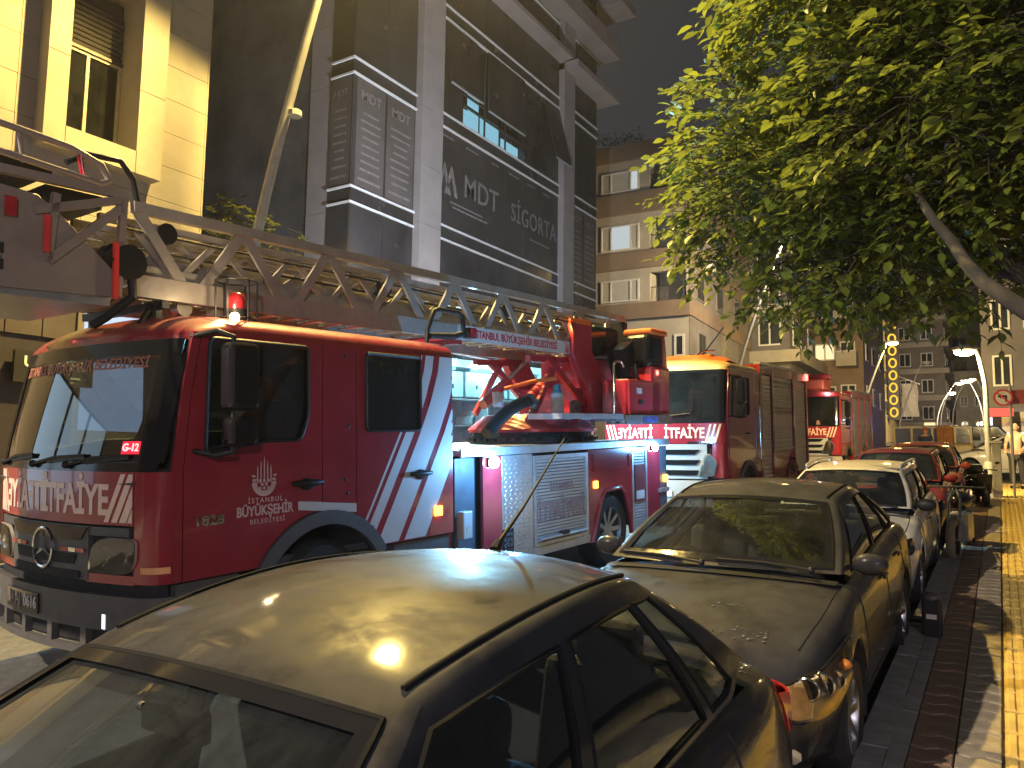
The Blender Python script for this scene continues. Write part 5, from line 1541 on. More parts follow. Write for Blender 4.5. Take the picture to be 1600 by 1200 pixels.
pl = cb1.patch('number_plate', -.5, .06, .60, .745, M['gloss_black'], .045, .012)
cb1.text('lettering', '34 AJ', -.335, .672, .125, M['film_text'], .048, .003, .85, par=pl)
cb1.text('lettering', '0616', -.06, .672, .125, M['white_vinyl'], .048, .003, .85, par=pl)
# windscreen
wsc = MB().grid(lambda t, z: cb1.P(t, z, .0), lin(-1.04, 1.04, 34), lin(1.69, 2.55, 10)).build('windscreen', M['glass_truck'], ft, 60)
for (a, b, c, d) in ((-1.2, 1.2, 1.655, 1.72), (-1.2, 1.2, 2.50, 2.61), (1.03, 1.235, 1.72, 2.50), (-1.235, -1.03, 1.72, 2.50)):
    cb1.patch('windscreen_surround', a, b, c, d, M['gloss_black'], .008, .02)
cb1.text('lettering', 'İSTANBUL BÜYÜKŞEHİR BELEDİYESİ', -.02, 2.44, .115, pm('dull_red_letters', (.4, .15, .09), .5), .004, .002, 1.0, par=wsc)
g12 = cb1.patch('unit_plate', .86, 1.03, 1.78, 1.87, emit('unit_red', (1, .03, .06), .8), .012, .01)
cb1.text('lettering', 'G-12', .945, 1.825, .075, emit('unit_white', (1, .6, .6), 1.0), .014, .002, par=g12)
for x0, x1 in ((-.95, -.25), (-.2, .5), (.3, .95)):
    a = Vector(cb1.P(x0, 1.70, .03)); b_ = Vector(cb1.P(x1, 1.77, .02))
    MB().tube([a, a.lerp(b_, .5) + Vector((0, -.02, .02)), b_], .012, 6).bar(a.lerp(b_, .3), b_ + Vector((0, 0, -.01)), .018, .03).ball(a, .03, 8).build('wiper', M['black'], ft, 50)
cb1.roof('roof', 3.14, RED)
# crew cab sides
WIN1 = rounded([(.30, 1.775), (.84, 1.855), (1.17, 1.855), (1.25, 2.05), (1.25, 2.62), (.33, 2.62)], .05)
WIN2 = rounded(rect(1.91, 1.92, 2.64, 2.62), .05)
def arc(c, r, a0, a1, n=14): return [(c[0] + r * cos(radians(a)), c[1] + r * sin(radians(a))) for a in lin(a0, a1, n)]
AC = (1.45, .45); AR = .81
def e_stripe(z): return interp([(.87, 1.74), (1.25, 1.97), (1.9, 2.35), (2.2, 2.5), (2.49, 2.61), (2.89, 2.68)], z)
for sd in (1, -1):
    f = (lambda u, v, w: (HW + w, u, v)) if sd > 0 else (lambda u, v, w: (-HW - w, u, v))
    def side(name, outline, mat, w, t=.02, holes=(), par=ft):
        return link(name, mapped(plate_mesh(name, outline, holes, t), lambda u, v, q: f(u, v, w + q)), mat, par)
    zi = lambda y: AC[1] + sqrt(max(0, AR * AR - (y - AC[0]) ** 2))
    body = [(.02, .87)] + arc(AC, AR, 149, 31)[0:0] + [(AC[0] - sqrt(AR ** 2 - .42 ** 2), .87)] + arc(AC, AR, 147, 33) + [(AC[0] + sqrt(AR ** 2 - .42 ** 2), .87), (3.14, .87), (3.14, 2.66), (.2, 2.66), (.13, 2.3), (.04, 1.66)]
    side('side_shell', body, M['dark'], -.02, .02, [WIN1, WIN2])
    # front door: cut by the arch at its lower rear corner
    d1 = [(.135, .88), (AC[0] - sqrt(AR ** 2 - .43 ** 2), .88)] + [p for p in arc(AC, AR + .004, 147, 90) if p[0] < 1.40] + [(1.40, zi(1.40)), (1.40, 2.655), (.27, 2.655), (.19, 2.2), (.135, 1.66)]
    dr = side('door', d1, RED, 0, .022, [WIN1])
    pil = side('pillar_panel', [(.045, .88), (.127, .88), (.127, 1.66), (.183, 2.2), (.262, 2.655), (.2, 2.655), (.13, 2.3), (.045, 1.66)], RED, -.002, .022)
    m1 = [(1.41, zi(1.41))] + [p for p in arc(AC, AR + .004, 92, 60) if 1.41 < p[0] < 1.79] + [(1.79, zi(1.79)), (1.79, 2.655), (1.41, 2.655)]
    side('centre_panel', m1, RED, -.001, .022)
    d2 = [(1.80, zi(1.80))] + [p for p in arc(AC, AR + .004, 64, 33) if p[0] > 1.80] + [(AC[0] + sqrt(AR ** 2 - .43 ** 2), .88), (2.76, .88), (2.76, 2.655), (1.80, 2.655)]
    dr2 = side('door', d2, RED, 0, .022, [WIN2])
    side('rear_panel', [(2.77, .88), (3.13, .88), (3.13, 2.655), (2.77, 2.655)], RED, -.001, .022)
    for d_, wn_, gm_ in ((dr, WIN1, M['glass_truck']), (dr2, WIN2, M['glass_dark'] if sd > 0 else M['glass_truck'])):
        g_ = side('side_window', wn_, gm_, -.008, .003, par=d_)
        MB().tube([f(p[0], p[1], .013) for p in wn_ + wn_[:1]], .016, 6).build('seal', M['black'], d_, 60)
    for y, d_ in ((1.235, dr), (2.63, dr2)):
        MB().tube([f(y - .15, 1.50, .03), f(y - .06, 1.50, .05), f(y + .08, 1.50, .05), f(y + .15, 1.50, .03)], [.02, .026, .026, .018], 8).ball(f(y + .0, 1.49, .02), (.02, .09, .05), 10).build('handle', M['black'], d_, 60)
    for y, z in ((1.66, 2.58), (1.70, 1.96), (1.66, 1.0 + .5), (1.69, 1.38)):
        MB().ball(f(y, z, .012), (.008, .018, .018), 8).build('bolt', M['black'], ft)
    # mudguard lip and wheel
    mg = side('mudguard', arc(AC, AR - .003, 150, 30, 18) + arc(AC, AR - .12, 30, 150, 18), M['grey_plastic'], .012, .05)
    MB().grid(lambda a, x: (sd * x, AC[0] + .70 * cos(a), AC[1] + .70 * sin(a)), lin(-.1, pi + .1, 16), [.7, HW]).build('wheel_house', M['dark'], ft, 40)
    wheel(ft, (sd * 1.06, AC[0], .50), .50, .28, sd, 9)
    # dark skirt and step below the doors
    MB().b2((sd * .95, .1, .45), (sd * 1.2, .62, .86)).build('step', M['grey_plastic'], ft)
    MB().b2((sd * .95, 2.3, .45), (sd * 1.2, 3.1, .86)).build('step', M['grey_plastic'], ft)
    # white diagonal bands on the rear door and rear panel
    if sd > 0:
        side('reflective_strip', [(1.15, 1.285), (1.79, 1.21), (1.79, 1.285), (1.15, 1.355)], M['white_vinyl'], .0135, .003)
    for k, (a, b) in enumerate(((0, .03), (.08, .2), (.29, .57), (.65, .95))):
        mb = MB(); zs_ = lin(.89, 2.65, 40); q = lin(a, b, 5)
        for i in range(40):
            for j in range(5):
                c = [(e_stripe(zs_[i]) + q[j], zs_[i]), (e_stripe(zs_[i]) + q[j + 1], zs_[i]), (e_stripe(zs_[i + 1]) + q[j + 1], zs_[i + 1]), (e_stripe(zs_[i + 1]) + q[j], zs_[i + 1])]
                cy = sum(p[0] for p in c) / 4; cz_ = sum(p[1] for p in c) / 4
                if 1.90 < cy < 2.65 and 1.905 < cz_ < 2.63: continue
                if cy > 3.13 or cz_ < zi(cy): continue
                mb.add([f(min(p[0], 3.128), p[1], .0135) for p in c], [(0, 1, 2, 3)])
        mb.build('white_band', M['white_vinyl'], ft, merge=.0005)
    mb = MB()
    # mirrors
    mx = sd * 1.42
    mm = MB().box((mx, .46, 2.33), (.17, .26, .50)); o = bev(mm.build('mirror', M['gloss_black'], ft), .05, 3)
    bev(MB().box((mx, .46, 1.93), (.16, .24, .22)).build('mirror', M['gloss_black'], ft), .05, 3)
    MB().tube([(sd * 1.2, .2, 2.62), (sd * 1.36, .3, 2.66), (mx, .40, 2.62), (mx, .40, 1.78), (sd * 1.36, .3, 1.76), (sd * 1.2, .2, 1.8)], .02, 8).build('mirror_arm', M['black'], ft, 60)
MB().b2((-1.2, 3.10, .7), (1.2, 3.14, 2.6)).build('rear_wall', RED, ft)
MB().b2((-1.15, .1, .86), (1.15, 3.1, .92)).b2((-1.1, .22, .9), (1.1, .42, 1.5)).build('cab_floor', M['cabin_dark'], ft)
MB().grid(lambda x, y: (x, y, 1.62 + .05 * sin(y * 9)), lin(-1.05, 1.05, 8), lin(-.15, .5, 6)).build('dashboard', M['cabin_dark'], ft, 50)
for x in (-.6, .6):
    bev(MB().box((x, .95, 1.35), (.5, .5, .14)).box((x, 1.22, 1.72), (.5, .14, .75), (-10, 'X')).box((x, 1.29, 2.15), (.3, .12, .18)).build('seat', M['seat'], ft), .05, 3)
MB().b2((-1.1, 2.3, 1.2), (1.1, 2.75, 1.35)).b2((-1.1, 2.75, 1.2), (1.1, 2.9, 2.2)).build('bench', M['seat'], ft)
MB().b2((-1.17, 1.5, 2.5), (1.17, 2.9, 2.52)).build('headlining', M['cabin_dark'], ft)
MB().tube([(-.1 + .5 + .2 * cos(a), .42 + .1 * sin(a) * .6, 1.78 + .17 * sin(a)) for a in lin(0, 2 * pi, 20)], .016, 6).build('steering_wheel', M['black'], ft, 60)
# things hung inside the cab
oj = thing('jacket', 'orange work jacket hanging inside the nearest fire engine cab', 'jacket', T1, street_rot(-3))
MB().grid(lambda u, v: (.78 + .05 * sin(u * 9), .98 + u * .3 + .02 * sin(v * 7), 1.9 + v * .5 - .12 * (2 * u - 1) ** 2), lin(0, 1, 10), lin(0, 1, 8)).grid(lambda u, v: (.86 + .04 * sin(u * 8), .98 + u * .28, 1.9 + v * .45 - .12 * (2 * u - 1) ** 2), lin(0, 1, 10), lin(0, 1, 8)).build('cloth', pm('orange_cloth', (.5, .09, .03), .85, var=.2), oj, 60)
hm = thing('helmet', 'pale fire helmet on the seat back inside the nearest cab', 'helmet', T1, street_rot(-3))
MB().lathe([(.17, 0), (.14, .02), (.135, .07), (.11, .13), (.05, .17), (.001, .18)], (.75, 1.3, 2.18), n=20).build('shell', pm('helmet_white', (.55, .58, .55), .35), hm, 60)
MB().b2((.6, 1.2, 2.14), (.9, 1.4, 2.178)).build('visor', M['gloss_black'], hm)
# lettering and crest on the front door
crest_m = pm('crest_vinyl', (.62, .42, .38), .45, var=.05)
fs = lambda u, v, w: (HW + .0125 + w, u, v)
dn = [c for c in ft.children if c.name.startswith('door')][0]
emblem(dn, fs, .815, 1.54, .115, crest_m)
link('lettering', mapped(text_mesh('lettering', 'İSTANBUL', .055, .002, .0005, space=1.35), lambda u, v, w: fs(.83 + u, 1.395 + v, w + .002)), crest_m, dn)
link('lettering', mapped(text_mesh('lettering', 'BÜYÜKŞEHİR', .105, .002, .003, xs=.82), lambda u, v, w: fs(.83 + u, 1.315 + v, w + .002)), crest_m, dn)
link('lettering', mapped(text_mesh('lettering', 'BELEDİYESİ', .05, .002, .0005, space=1.3), lambda u, v, w: fs(.85 + u, 1.235 + v, w + .002)), crest_m, dn)
link('model_number', mapped(text_mesh('lettering', '1828', .10, .01, .003, xs=1.25), lambda u, v, w: fs(.335 + u, 1.285 + v, w + .004)), M['chrome'], dn)
al = MB().b2((HW, 2.84, 1.07), (HW + .03, 2.94, 1.16)).build('marker_lamp', M['amber'], ft)
# roof gear
bc_ = MB().lathe([(.075, 0), (.075, .07), (.065, .12), (.03, .14), (.001, .145)], (.86, .82, 2.92), n=18).build('beacon', M['beacon_red'], ft, 50)
MB().lathe([(.09, -.1), (.09, .0)], (.86, .82, 2.92), n=16).build('beacon_base', M['black'], bc_, 50)
cg = MB()
for a in lin(0, 2 * pi, 6)[:-1]: cg.tube([(.86 + .16 * cos(a), .82 + .16 * sin(a), 2.78), (.86 + .16 * cos(a), .82 + .16 * sin(a), 3.16)], .009, 5)
for z in (2.84, 3.15): cg.tube([(.86 + .16 * cos(a), .82 + .16 * sin(a), z) for a in lin(0, 2 * pi, 16)], .009, 5)
cg.build('beacon_guard', M['black'], ft, 60)
mk = MB().ball((.98, .72, 2.84), (.035, .04, .035), 10).build('marker_lamp', M['amber_w'], ft, 60)
lamp('roof_marker_light', 'POINT', (.98, .62, 2.96), 5 * LED_W, (1, .75, .4), .03, ft)
MB().tube([(.95, 3.05, 2.72), (.95, 3.07, 2.96), (.95, 3.17, 3.17), (.95, 3.25, 3.2), (.95, 3.58, 3.2), (.95, 3.66, 3.16), (.95, 3.68, 2.99)], .026, 8).tube([(.95, 3.1, 2.9), (.95, 3.5, 2.93), (.95, 3.7, 2.98)], .035, 8).build('grab_bar', M['black'], ft, 60)
rl_ = MB().box((.97, 3.76, 2.985), (.1, .13, .11)).build('side_lamp', M['black'], ft)
MB().box((1.022, 3.76, 2.985), (.01, .11, .09)).build('lens', M['beacon_red'], rl_)
MB().bar((.5, .35, 2.6), (.5, .35, 2.97), .05).bar((-.5, .35, 2.6), (-.5, .35, 2.97), .05).bar((-.62, .35, 2.93), (.62, .35, 2.93), .06).bar((.62, .05, 2.6), (.5, .3, 2.93), .03).tube([(.3, .2, 2.72), (.42, .28, 2.8), (.42, .4, 2.95)], .025).build('ladder_rest', M['black'], ft)

# rear body
bd = MB().b2((-1.05, 3.2, .5), (1.05, 8.45, 1.6)).b2((-.5, 3.0, .4), (.5, 8.5, .7)).build('chassis', M['dark'], ft)
dk = MB().b2((-1.24, 3.24, 1.64), (1.24, 8.5, 1.70)).build('deck', M['tread'], ft)
bev(MB().b2((1.215, 3.24, 1.625), (1.25, 8.5, 1.722)).build('deck_edge', M['alu'], ft), .01)
def sp_(u, v, w): return (HW + w, u, v)
def panel(name, y0, y1, z0, z1, mat, w=0.0, t=.03, holes=(), b=.004):
    return link(name, mapped(plate_mesh(name, rounded(rect(y0, z0, y1, z1), .01, 2), holes, t, b), lambda u, v, q: sp_(u, v, w + q)), mat, ft)
panel('recess_panel', 3.27, 3.63, .45, 1.61, pm('blue_grey_panel', (.06, .07, .09), .5), -.1)
panel('locker_panel', 3.64, 3.985, .42, 1.615, RED, -.01)
tp = panel('tread_panel', 3.99, 4.60, .42, 1.615, M['tread'], -.01)
tb_ = MB()
for i in range(12):
    for j in range(24):
        y, z = 4.02 + i * .05 + (j % 2) * .025, .45 + j * .0485; a = .016 if (i + j) % 2 else -.016
        if y > 4.585: continue
        tb_.add([sp_(y - .016, z - a * .9, .009), sp_(y + .006, z - .006, .009), sp_(y + .016, z + a * .9, .009), sp_(y - .006, z + .006, .009), sp_(y, z, .016)], [(0, 1, 4), (1, 2, 4), (2, 3, 4), (3, 0, 4)])
tbo = tb_.build('tread_bumps', M['tread'], tp); tbo['kind'] = 'stuff'
st_ = MB().box((1.24, 3.30, .93), (.1, .15, .28)).build('step_box', M['alu_paint'], ft); bev(st_, .01)
MB().b2((1.28, 3.27, .85), (1.292, 3.33, .92)).build('step_lamp', M['reflector'], st_)
gv = MB().b2((HW - .02, 3.98, .44), (HW + .012, 4.2, .8)).build('vent', M['black'], ft)
for k in range(5): 
    for q in range(3): MB().box((HW + .016, 4.03 + q * .06, .5 + k * .06), (.01, .035, .035)).build('vent_slot', M['grey_plastic'], gv)
def shutter(y0, y1, z0, z1, n, txt=None):
    fr_ = MB().b2((HW - .05, y0 - .05, z0 - .04), (HW + .012, y0, z1 + .05)).b2((HW - .05, y1, z0 - .04), (HW + .012, y1 + .05, z1 + .05)).b2((HW - .05, y0, z1), (HW + .01, y1, z1 + .05)).b2((HW - .05, y0, z0 - .04), (HW + .01, y1, z0)).build('shutter_frame', M['alu'], ft)
    h = (z1 - z0) / n
    for k in range(n):
        z = z0 + k * h
        MB().add([sp_(y0, z + .002, -.012), sp_(y1, z + .002, -.012), sp_(y0, z + h * .2, -.002), sp_(y1, z + h * .2, -.002), sp_(y0, z + h * .8, -.002), sp_(y1, z + h * .8, -.002), sp_(y0, z + h - .002, -.012), sp_(y1, z + h - .002, -.012)],
                 [(0, 1, 3, 2), (2, 3, 5, 4), (4, 5, 7, 6)]).build('slat', M['slat_alu'], fr_)
    return fr_
sh1 = shutter(4.68, 5.87, .56, 1.54, 25)
MB().tube([sp_(4.72, .60, .03), sp_(5.83, .60, .03)], .022, 8).build('shutter_bar', M['alu'], sh1, 60)
MB().b2((HW, 5.2, .585), (HW + .05, 5.36, .65)).build('latch', M['black'], sh1)
link('lettering', mapped(text_mesh('lettering', 'İTFAİYESİ', .29, .003, .010, xs=.86), lambda u, v, w: sp_(5.28 + u, .90 + v, .003 + w)), M['faded_red'], sh1)
link('lettering', mapped(text_mesh('lettering', 'İSTANBUL', .12, .003, .002, xs=1.0), lambda u, v, w: sp_(5.28 + u, 1.2 + v, .003 + w)), M['faded_red'], sh1)
panel('body_rail', 4.62, 5.95, .42, .51, M['alu'], -.01)
# rear wheel panel
ach = [(6.02, .4), (6.10, .62), (6.24, .92), (6.36, 1.05), (6.84, 1.07), (6.96, .98), (7.1, .66), (7.16, .4)]
link('wheel_panel', mapped(plate_mesh('wheel_panel', [(5.94, .4)] + ach + [(7.2, .4), (7.2, 1.615), (5.94, 1.615)], (), .03, .004), lambda u, v, q: sp_(u, v, -.01 + q)), RED, ft)
bev(link('recess_frame', mapped(plate_mesh('recess_frame', rect(6.05, 1.33, 7.13, 1.56), [rect(6.09, 1.36, 7.09, 1.53)], .02), lambda u, v, q: sp_(u, v, .012 + q)), RED, ft), .005)
MB().tube([sp_(p[0], p[1], .01) for p in ach], .03, 8).build('arch_lip', RED, ft, 50)
for sd in (1, -1):
    wheel(ft, (sd * 1.04, 6.6, .50), .50, .32, sd, 9)
MB().grid(lambda a, x: (x, 6.6 + .6 * cos(a), .5 + .6 * sin(a)), lin(0, pi, 14), [.6, HW - .03]).build('wheel_house', M['dark'], ft, 40)
MB().b2((HW, 6.07, 1.11), (HW + .03, 6.15, 1.2)).build('marker_lamp', M['amber'], ft)
sh2 = shutter(7.26, 7.66, .45, 1.56, 26)
pl2 = panel('sticker', 7.30, 7.62, .82, 1.36, pm('sticker_dark', (.16, .03, .035), .4), .01, .004)
link('lettering', mapped(text_mesh('lettering', '112', .23, .003, .006, xs=.72), lambda u, v, w: sp_(7.46 + u, 1.17 + v, .014 + w)), M['white_vinyl'], pl2)
panel('sticker_foot', 7.33, 7.59, .86, .98, M['white_vinyl'], .013, .003)
panel('rear_corner', 7.72, 8.16, .42, 1.615, RED, -.01)
panel('rear_end', 8.17, 8.46, .42, 1.60, pm('blue_grey_panel2', (.07, .08, .10), .5), -.03)
MB().b2((HW - .02, 8.33, 1.05), (HW + .03, 8.41, 1.16)).build('marker_lamp', M['amber'], ft)
MB().b2((HW - .03, 8.1, .9), (HW + .03, 8.46, .96)).build('jack_foot', M['alu'], ft)
def led(y, z, e, X=HW):
    b = MB().box((X + .02, y, z), (.05, .16, .10)).build('flood_lamp', M['black'], ft)
    MB().ball((X + .05, y, z), (.03, .095, .065), 14).build('lens', M['led'], b, 60)
    lamp('flood_light', 'POINT', (X + .42, y, z), e * LED_W, (.16, .5, 1), .05, ft)
led(3.79, 1.555, 90); led(7.93, 1.60, 45)

# added lamp, unseen behind the turret, to brighten the office front
b = bev(MB().box((-.78, 7.9, 3.6), (.12, .22, .18)).build('office_fill_light', M['black'], ft), .02)
MB().ball((-.85, 7.9, 3.6), (.03, .1, .08), 14).build('lens', M['led'], b, 60)
MB().bar((-.6, 7.9, 3.3), (-.78, 7.9, 3.58), .04).build('bracket', M['black'], b)
lamp('office_fill_beam', 'SPOT', (-.95, 7.9, 3.62), 2600 * LED_W, (.76, .86, 1), .06, ft, (-2.95, 10.1, 6.0), 98, .35)

# turntable
tt = MB().lathe([(.9, 1.70), (.93, 1.72), (.93, 1.80), (.90, 1.81), (.90, 1.86), (.8, 1.87)], (0, 6.45, 0), n=40).build('slew_ring', M['gloss_black'], ft, 35)
tr_ = MB()
for k in range(40):
    a = 2 * pi * k / 40; tr_.box((.935 * cos(a), 6.45 + .935 * sin(a), 1.76), (.05, .05, .05), (math.degrees(a), 'Z'))
tr_.build('ring_teeth', M['black'], tt)['kind'] = 'stuff'
BR = M['boom_red']
MB().lathe([(.94, 1.86), (.94, 1.90), (.74, 2.06), (.70, 2.10), (.3, 2.12)], (0, 6.45, 0), n=40).build('turntable', BR, ft, 35)
for sd in (1, -1):
    f = lambda u, v, w: (sd * (.60 + w), u, v)
    link('cheek_plate', mapped(plate_mesh('cheek', [(6.62, 3.42), (7.10, 3.44), (7.10, 3.04), (7.75, 2.26), (7.9, 2.12), (7.10, 2.12), (7.14, 2.27), (6.81, 2.66), (6.57, 2.97)], (), .1, .012), f), BR, ft)
    link('cheek_cap', mapped(plate_mesh('cap', rect(6.66, 3.425, 7.08, 3.49), (), .11, .01), f), M['orange'], ft)
    link('mirror_panel', mapped(plate_mesh('mp', rounded([(7.14, 3.42), (7.6, 3.42), (7.62, 3.02), (7.2, 2.98)], .03), (), .05, .006), f), M['gloss_black'], ft)
    # lift cylinders and braces
    MB().tube([(sd * .36, 5.75, 2.25), (sd * .36, 6.35, 2.62)], .075, 12).build('lift_cylinder', BR, ft, 50)
    MB().tube([(sd * .36, 6.35, 2.62), (sd * .36, 6.85, 2.92)], .05, 12).build('lift_rod', M['chrome'], ft, 50)
    MB().bar((sd * .5, 5.75, 2.12), (sd * .5, 6.4, 2.9), .05, .08).bar((sd * .5, 6.1, 2.9), (sd * .5, 7.3, 2.14), .06, .10).bar((sd * .45, 5.7, 2.86), (sd * .45, 7.0, 2.91), .08, .08).build('brace', BR, ft)
MB().b2((-.5, 6.9, 2.1), (.5, 8.1, 2.5)).b2((-.5, 7.5, 2.5), (.5, 8.2, 2.95)).build('counterweight', BR, ft)
MB().tube([(.2, 5.5, 2.45), (.45, 5.8, 2.55), (.62, 6.15, 2.6)], .028, 8).build('pipe', M['orange'], ft, 60)
MB().tube([(.75, 4.35, 1.86), (.74, 4.6, 2.02), (.72, 4.9, 2.16), (.7, 5.2, 2.25), (.66, 5.4, 2.27)], [.075, .08, .08, .078, .07], 12).build('suction_hose', M['black'], ft, 60)
MB().ball((.66, 5.42, 2.29), .085, 12).ball((.64, 5.54, 2.22), .06, 10).tube([(.6, 5.5, 2.12), (.64, 5.6, 2.2), (.66, 5.62, 2.3)], .025).build('valve', M['grey_plastic'], ft, 50)
bt = thing('bottle', 'white canister with a teal cap standing by the turntable', 'canister', T1, street_rot(-3))
MB().lathe([(.085, 2.10), (.095, 2.12), (.095, 2.36), (.07, 2.39), (.05, 2.4)], (.72, 6.0, 0), n=18).build('body', pm('white_plastic', (.6, .62, .65), .4), bt, 40)
MB().lathe([(.07, 2.385), (.07, 2.42), (.05, 2.43), (.05, 2.5), (.001, 2.51)], (.72, 6.0, 0), n=16).build('cap', pm('teal_plastic', (.02, .2, .24), .4), bt, 40)
c2 = thing('bucket', 'small white pot beside the ladder turntable hose', 'pot', T1, street_rot(-3))
MB().lathe([(.07, 2.2), (.08, 2.38), (.075, 2.385), (.001, 2.36)], (.2, 5.35, 0), n=16).build('body', pm('white_plastic2', (.6, .62, .65), .4), c2, 40)
MB().lathe([(.001, 2.385), (.083, 2.385), (.083, 2.4), (.001, 2.405)], (.2, 5.35, 0), n=16).build('lid', M['steel'], c2, 40)
MB().lathe([(.07, 2.12), (.07, 2.28), (.03, 2.3)], (.7, 6.5, 0), n=14).ball((.78, 6.42, 2.24), .06, 10).build('gauge', M['grey_plastic'], ft, 50)
# operator's walkway: grating bars in a frame
wf = MB().b2((.72, 5.32, 2.03), (.76, 6.95, 2.10)).b2((1.2, 5.32, 2.03), (1.24, 6.95, 2.10)).b2((.72, 5.28, 2.03), (1.24, 5.32, 2.10)).b2((.72, 6.95, 2.0), (1.24, 8.62, 2.08)).build('walkway', M['alu'], ft)
for k in range(16): MB().b2((.76, 5.36 + k * .1, 2.05), (1.2, 5.39 + k * .1, 2.095)).build('bar', M['alu'], wf)
for k in range(3): MB().b2((.83 + k * .13, 5.32, 2.052), (.85 + k * .13, 6.95, 2.088)).build('bar', M['alu'], wf)
link('maker_plate', mapped(plate_mesh('mp2', rect(7.0, 1.95, 8.62, 2.085), (), .02), lambda u, v, w: (1.25 + w, u, v)), M['steel'], ft)
link('lettering', mapped(text_mesh('lettering', 'MAGIRUS', .12, .003, .004), lambda u, v, w: (1.262 + w, 7.8 + u, 2.018 + v)), pm('blue_letters', (.05, .06, .2), .4), ft)
MB().b2((.3, 5.9, 1.96), (.74, 6.9, 2.03)).bar((.95, 6.2, 2.02), (.5, 6.3, 1.9), .06).build('walkway_bracket', BR, ft)
# control stand
ct = MB().b2((.72, 7.25, 2.09), (1.2, 8.3, 2.62)).build('control_stand', BR, ft); bev(ct, .03, 3)
cs2 = bev(MB().add([(.7, 7.95, 2.1), (1.2, 7.95, 2.1), (1.2, 8.68, 2.1), (.7, 8.68, 2.1), (.7, 8.05, 2.86), (1.2, 8.05, 2.86), (1.2, 8.72, 2.86), (.7, 8.72, 2.86)], [(0, 3, 2, 1), (4, 5, 6, 7), (0, 1, 5, 4), (1, 2, 6, 5), (2, 3, 7, 6), (3, 0, 4, 7)]).build('seat_shell', BR, ft), .05, 3)
bev(MB().box((.95, 8.25, 3.1), (.5, .55, .55)).build('seat_hood', M['gloss_black'], ft), .12, 4)
bev(MB().box((.95, 8.52, 3.06), (.48, .28, .66), (8, 'X')).build('seat_back', BR, ft), .09, 4)
bev(MB().box((.95, 8.35, 3.40), (.5, .62, .1)).build('rain_cover', M['orange'], ft), .04, 3)
for x, y, z, s_ in ((1.205, 7.55, 2.45, .12), (1.205, 7.6, 2.28, .1)):
    MB().box((x, y, z), (.012, s_ * 1.3, s_ * .7)).build('label_plate', M['white_vinyl'] if s_ > .11 else M['black'], ft)
MB().ball((1.21, 8.2, 2.75), (.015, .04, .04), 10).build('warning_lamp', M['red_glow'], ft)
MB().tube([(1.1, 6.95, 2.08), (1.1, 6.95, 2.80), (1.1, 7.02, 2.87), (1.1, 7.18, 2.87), (1.1, 7.25, 2.80)], .02, 8).build('handrail', M['chrome'], ft, 60)
MB().tube([(1.15, 7.55, 2.85), (1.15, 7.6, 2.55), (1.15, 7.45, 2.38), (1.15, 7.4, 2.1)], .022, 8).build('handrail', M['black'], ft, 60)
MB().box((.85, 7.72, 2.95), (.3, .35, .45), (25, 'X')).box((.8, 7.95, 2.75), (.25, .5, .2), (-30, 'X')).build('control_panel', M['gloss_black'], ft)
bev(MB().box((.3, 7.75, 3.25), (.6, .8, .5)).build('hose_reel_case', M['black'], ft), .1, 3)

# ------------------------------------------------------------ the ladder set: four nested sections
LM = M['cream_metal']
def ladder(name, X, y0, y1, zb, zt, bw, bh, tr, pitch, dw, rung=.3, ph=0.0):
    L = MB()
    for sd in (1, -1): L.box((sd * X, (y0 + y1) / 2, zb), (bw, y1 - y0, bh))
    L = L.build(name, LM, ft)
    top = MB()
    for sd in (1, -1): MB().box((sd * X, (y0 + y1) / 2, zt), (tr, y1 - y0, tr * 1.1)).build('top_rail', LM, L)
    n = int((y1 - y0 - .1) / pitch)
    for sd in (1, -1):
        for k in range(n):
            a = y0 + .05 + ph + k * pitch
            if a + pitch > y1: break
            MB().bar((sd * X, a, zt - tr * .4), (sd * X, a + pitch * .38, zb + bh * .4), .028, dw, (0, 1, .2)).build('diagonal', LM, L)
            MB().bar((sd * X, a + pitch * .58, zb + bh * .4), (sd * X, a + pitch * .96, zt - tr * .4), .028, dw, (0, 1, .2)).build('diagonal', LM, L)
    for k in range(int((y1 - y0) / rung)):
        y = y0 + .1 + k * rung
        MB().tube([(-X, y, zb + bh * .25), (X, y, zb + bh * .25)], .017, 6).build('rung', M['alu'], L)
    return L
l1 = ladder('ladder_section', .56, .1, 8.35, 3.055, 3.66, .06, .17, .075, .97, .088)
ladder('ladder_section', .45, -.1, 8.0, 3.19, 3.56, .05, .10, .05, .8, .05, .31, .2)
ladder('ladder_section', .36, -.25, 7.7, 3.27, 3.50, .045, .08, .045, .7, .04, .29, .1)
ladder('ladder_section', .28, -.4, 7.4, 3.33, 3.45, .04, .06, .04, .62, .03, .3)
for y, z in ((.42, 3.52), (.0, 3.28), (2.9, 3.42), (5.2, 3.45)):
    pu = MB().lathe([(.001, -.05), (.085, -.05), (.085, -.03), (.065, -.01), (.065, .01), (.085, .03), (.085, .05), (.001, .05)], (.47, y, z), 'X', 18).build('pulley', M['black'], l1, 40)
MB().tube([(.5, .1, 3.5), (.5, 4, 3.47), (.5, 8, 3.45)], .012, 6).tube([(.42, .1, 3.38), (.42, 4, 3.36), (.42, 8, 3.33)], .012, 6).tube([(.32, .1, 3.58), (.3, 4, 3.56), (.32, 8, 3.55)], .014, 6).build('cable', M['black'], l1)
tx = link('name_strip', mapped(plate_mesh('name_strip', rect(4.0, 2.965, 6.56, 3.145), (), .006), lambda u, v, w: (.596 + w, u, v)), M['white_vinyl'], l1)
link('lettering', mapped(text_mesh('lettering', 'İSTANBUL BÜYÜKŞEHİR BELEDİYESİ', .128, .003, .003, xs=.9), lambda u, v, w: (.601 + w, 5.26 + u, 3.052 + v)), M['red_vinyl'], tx)
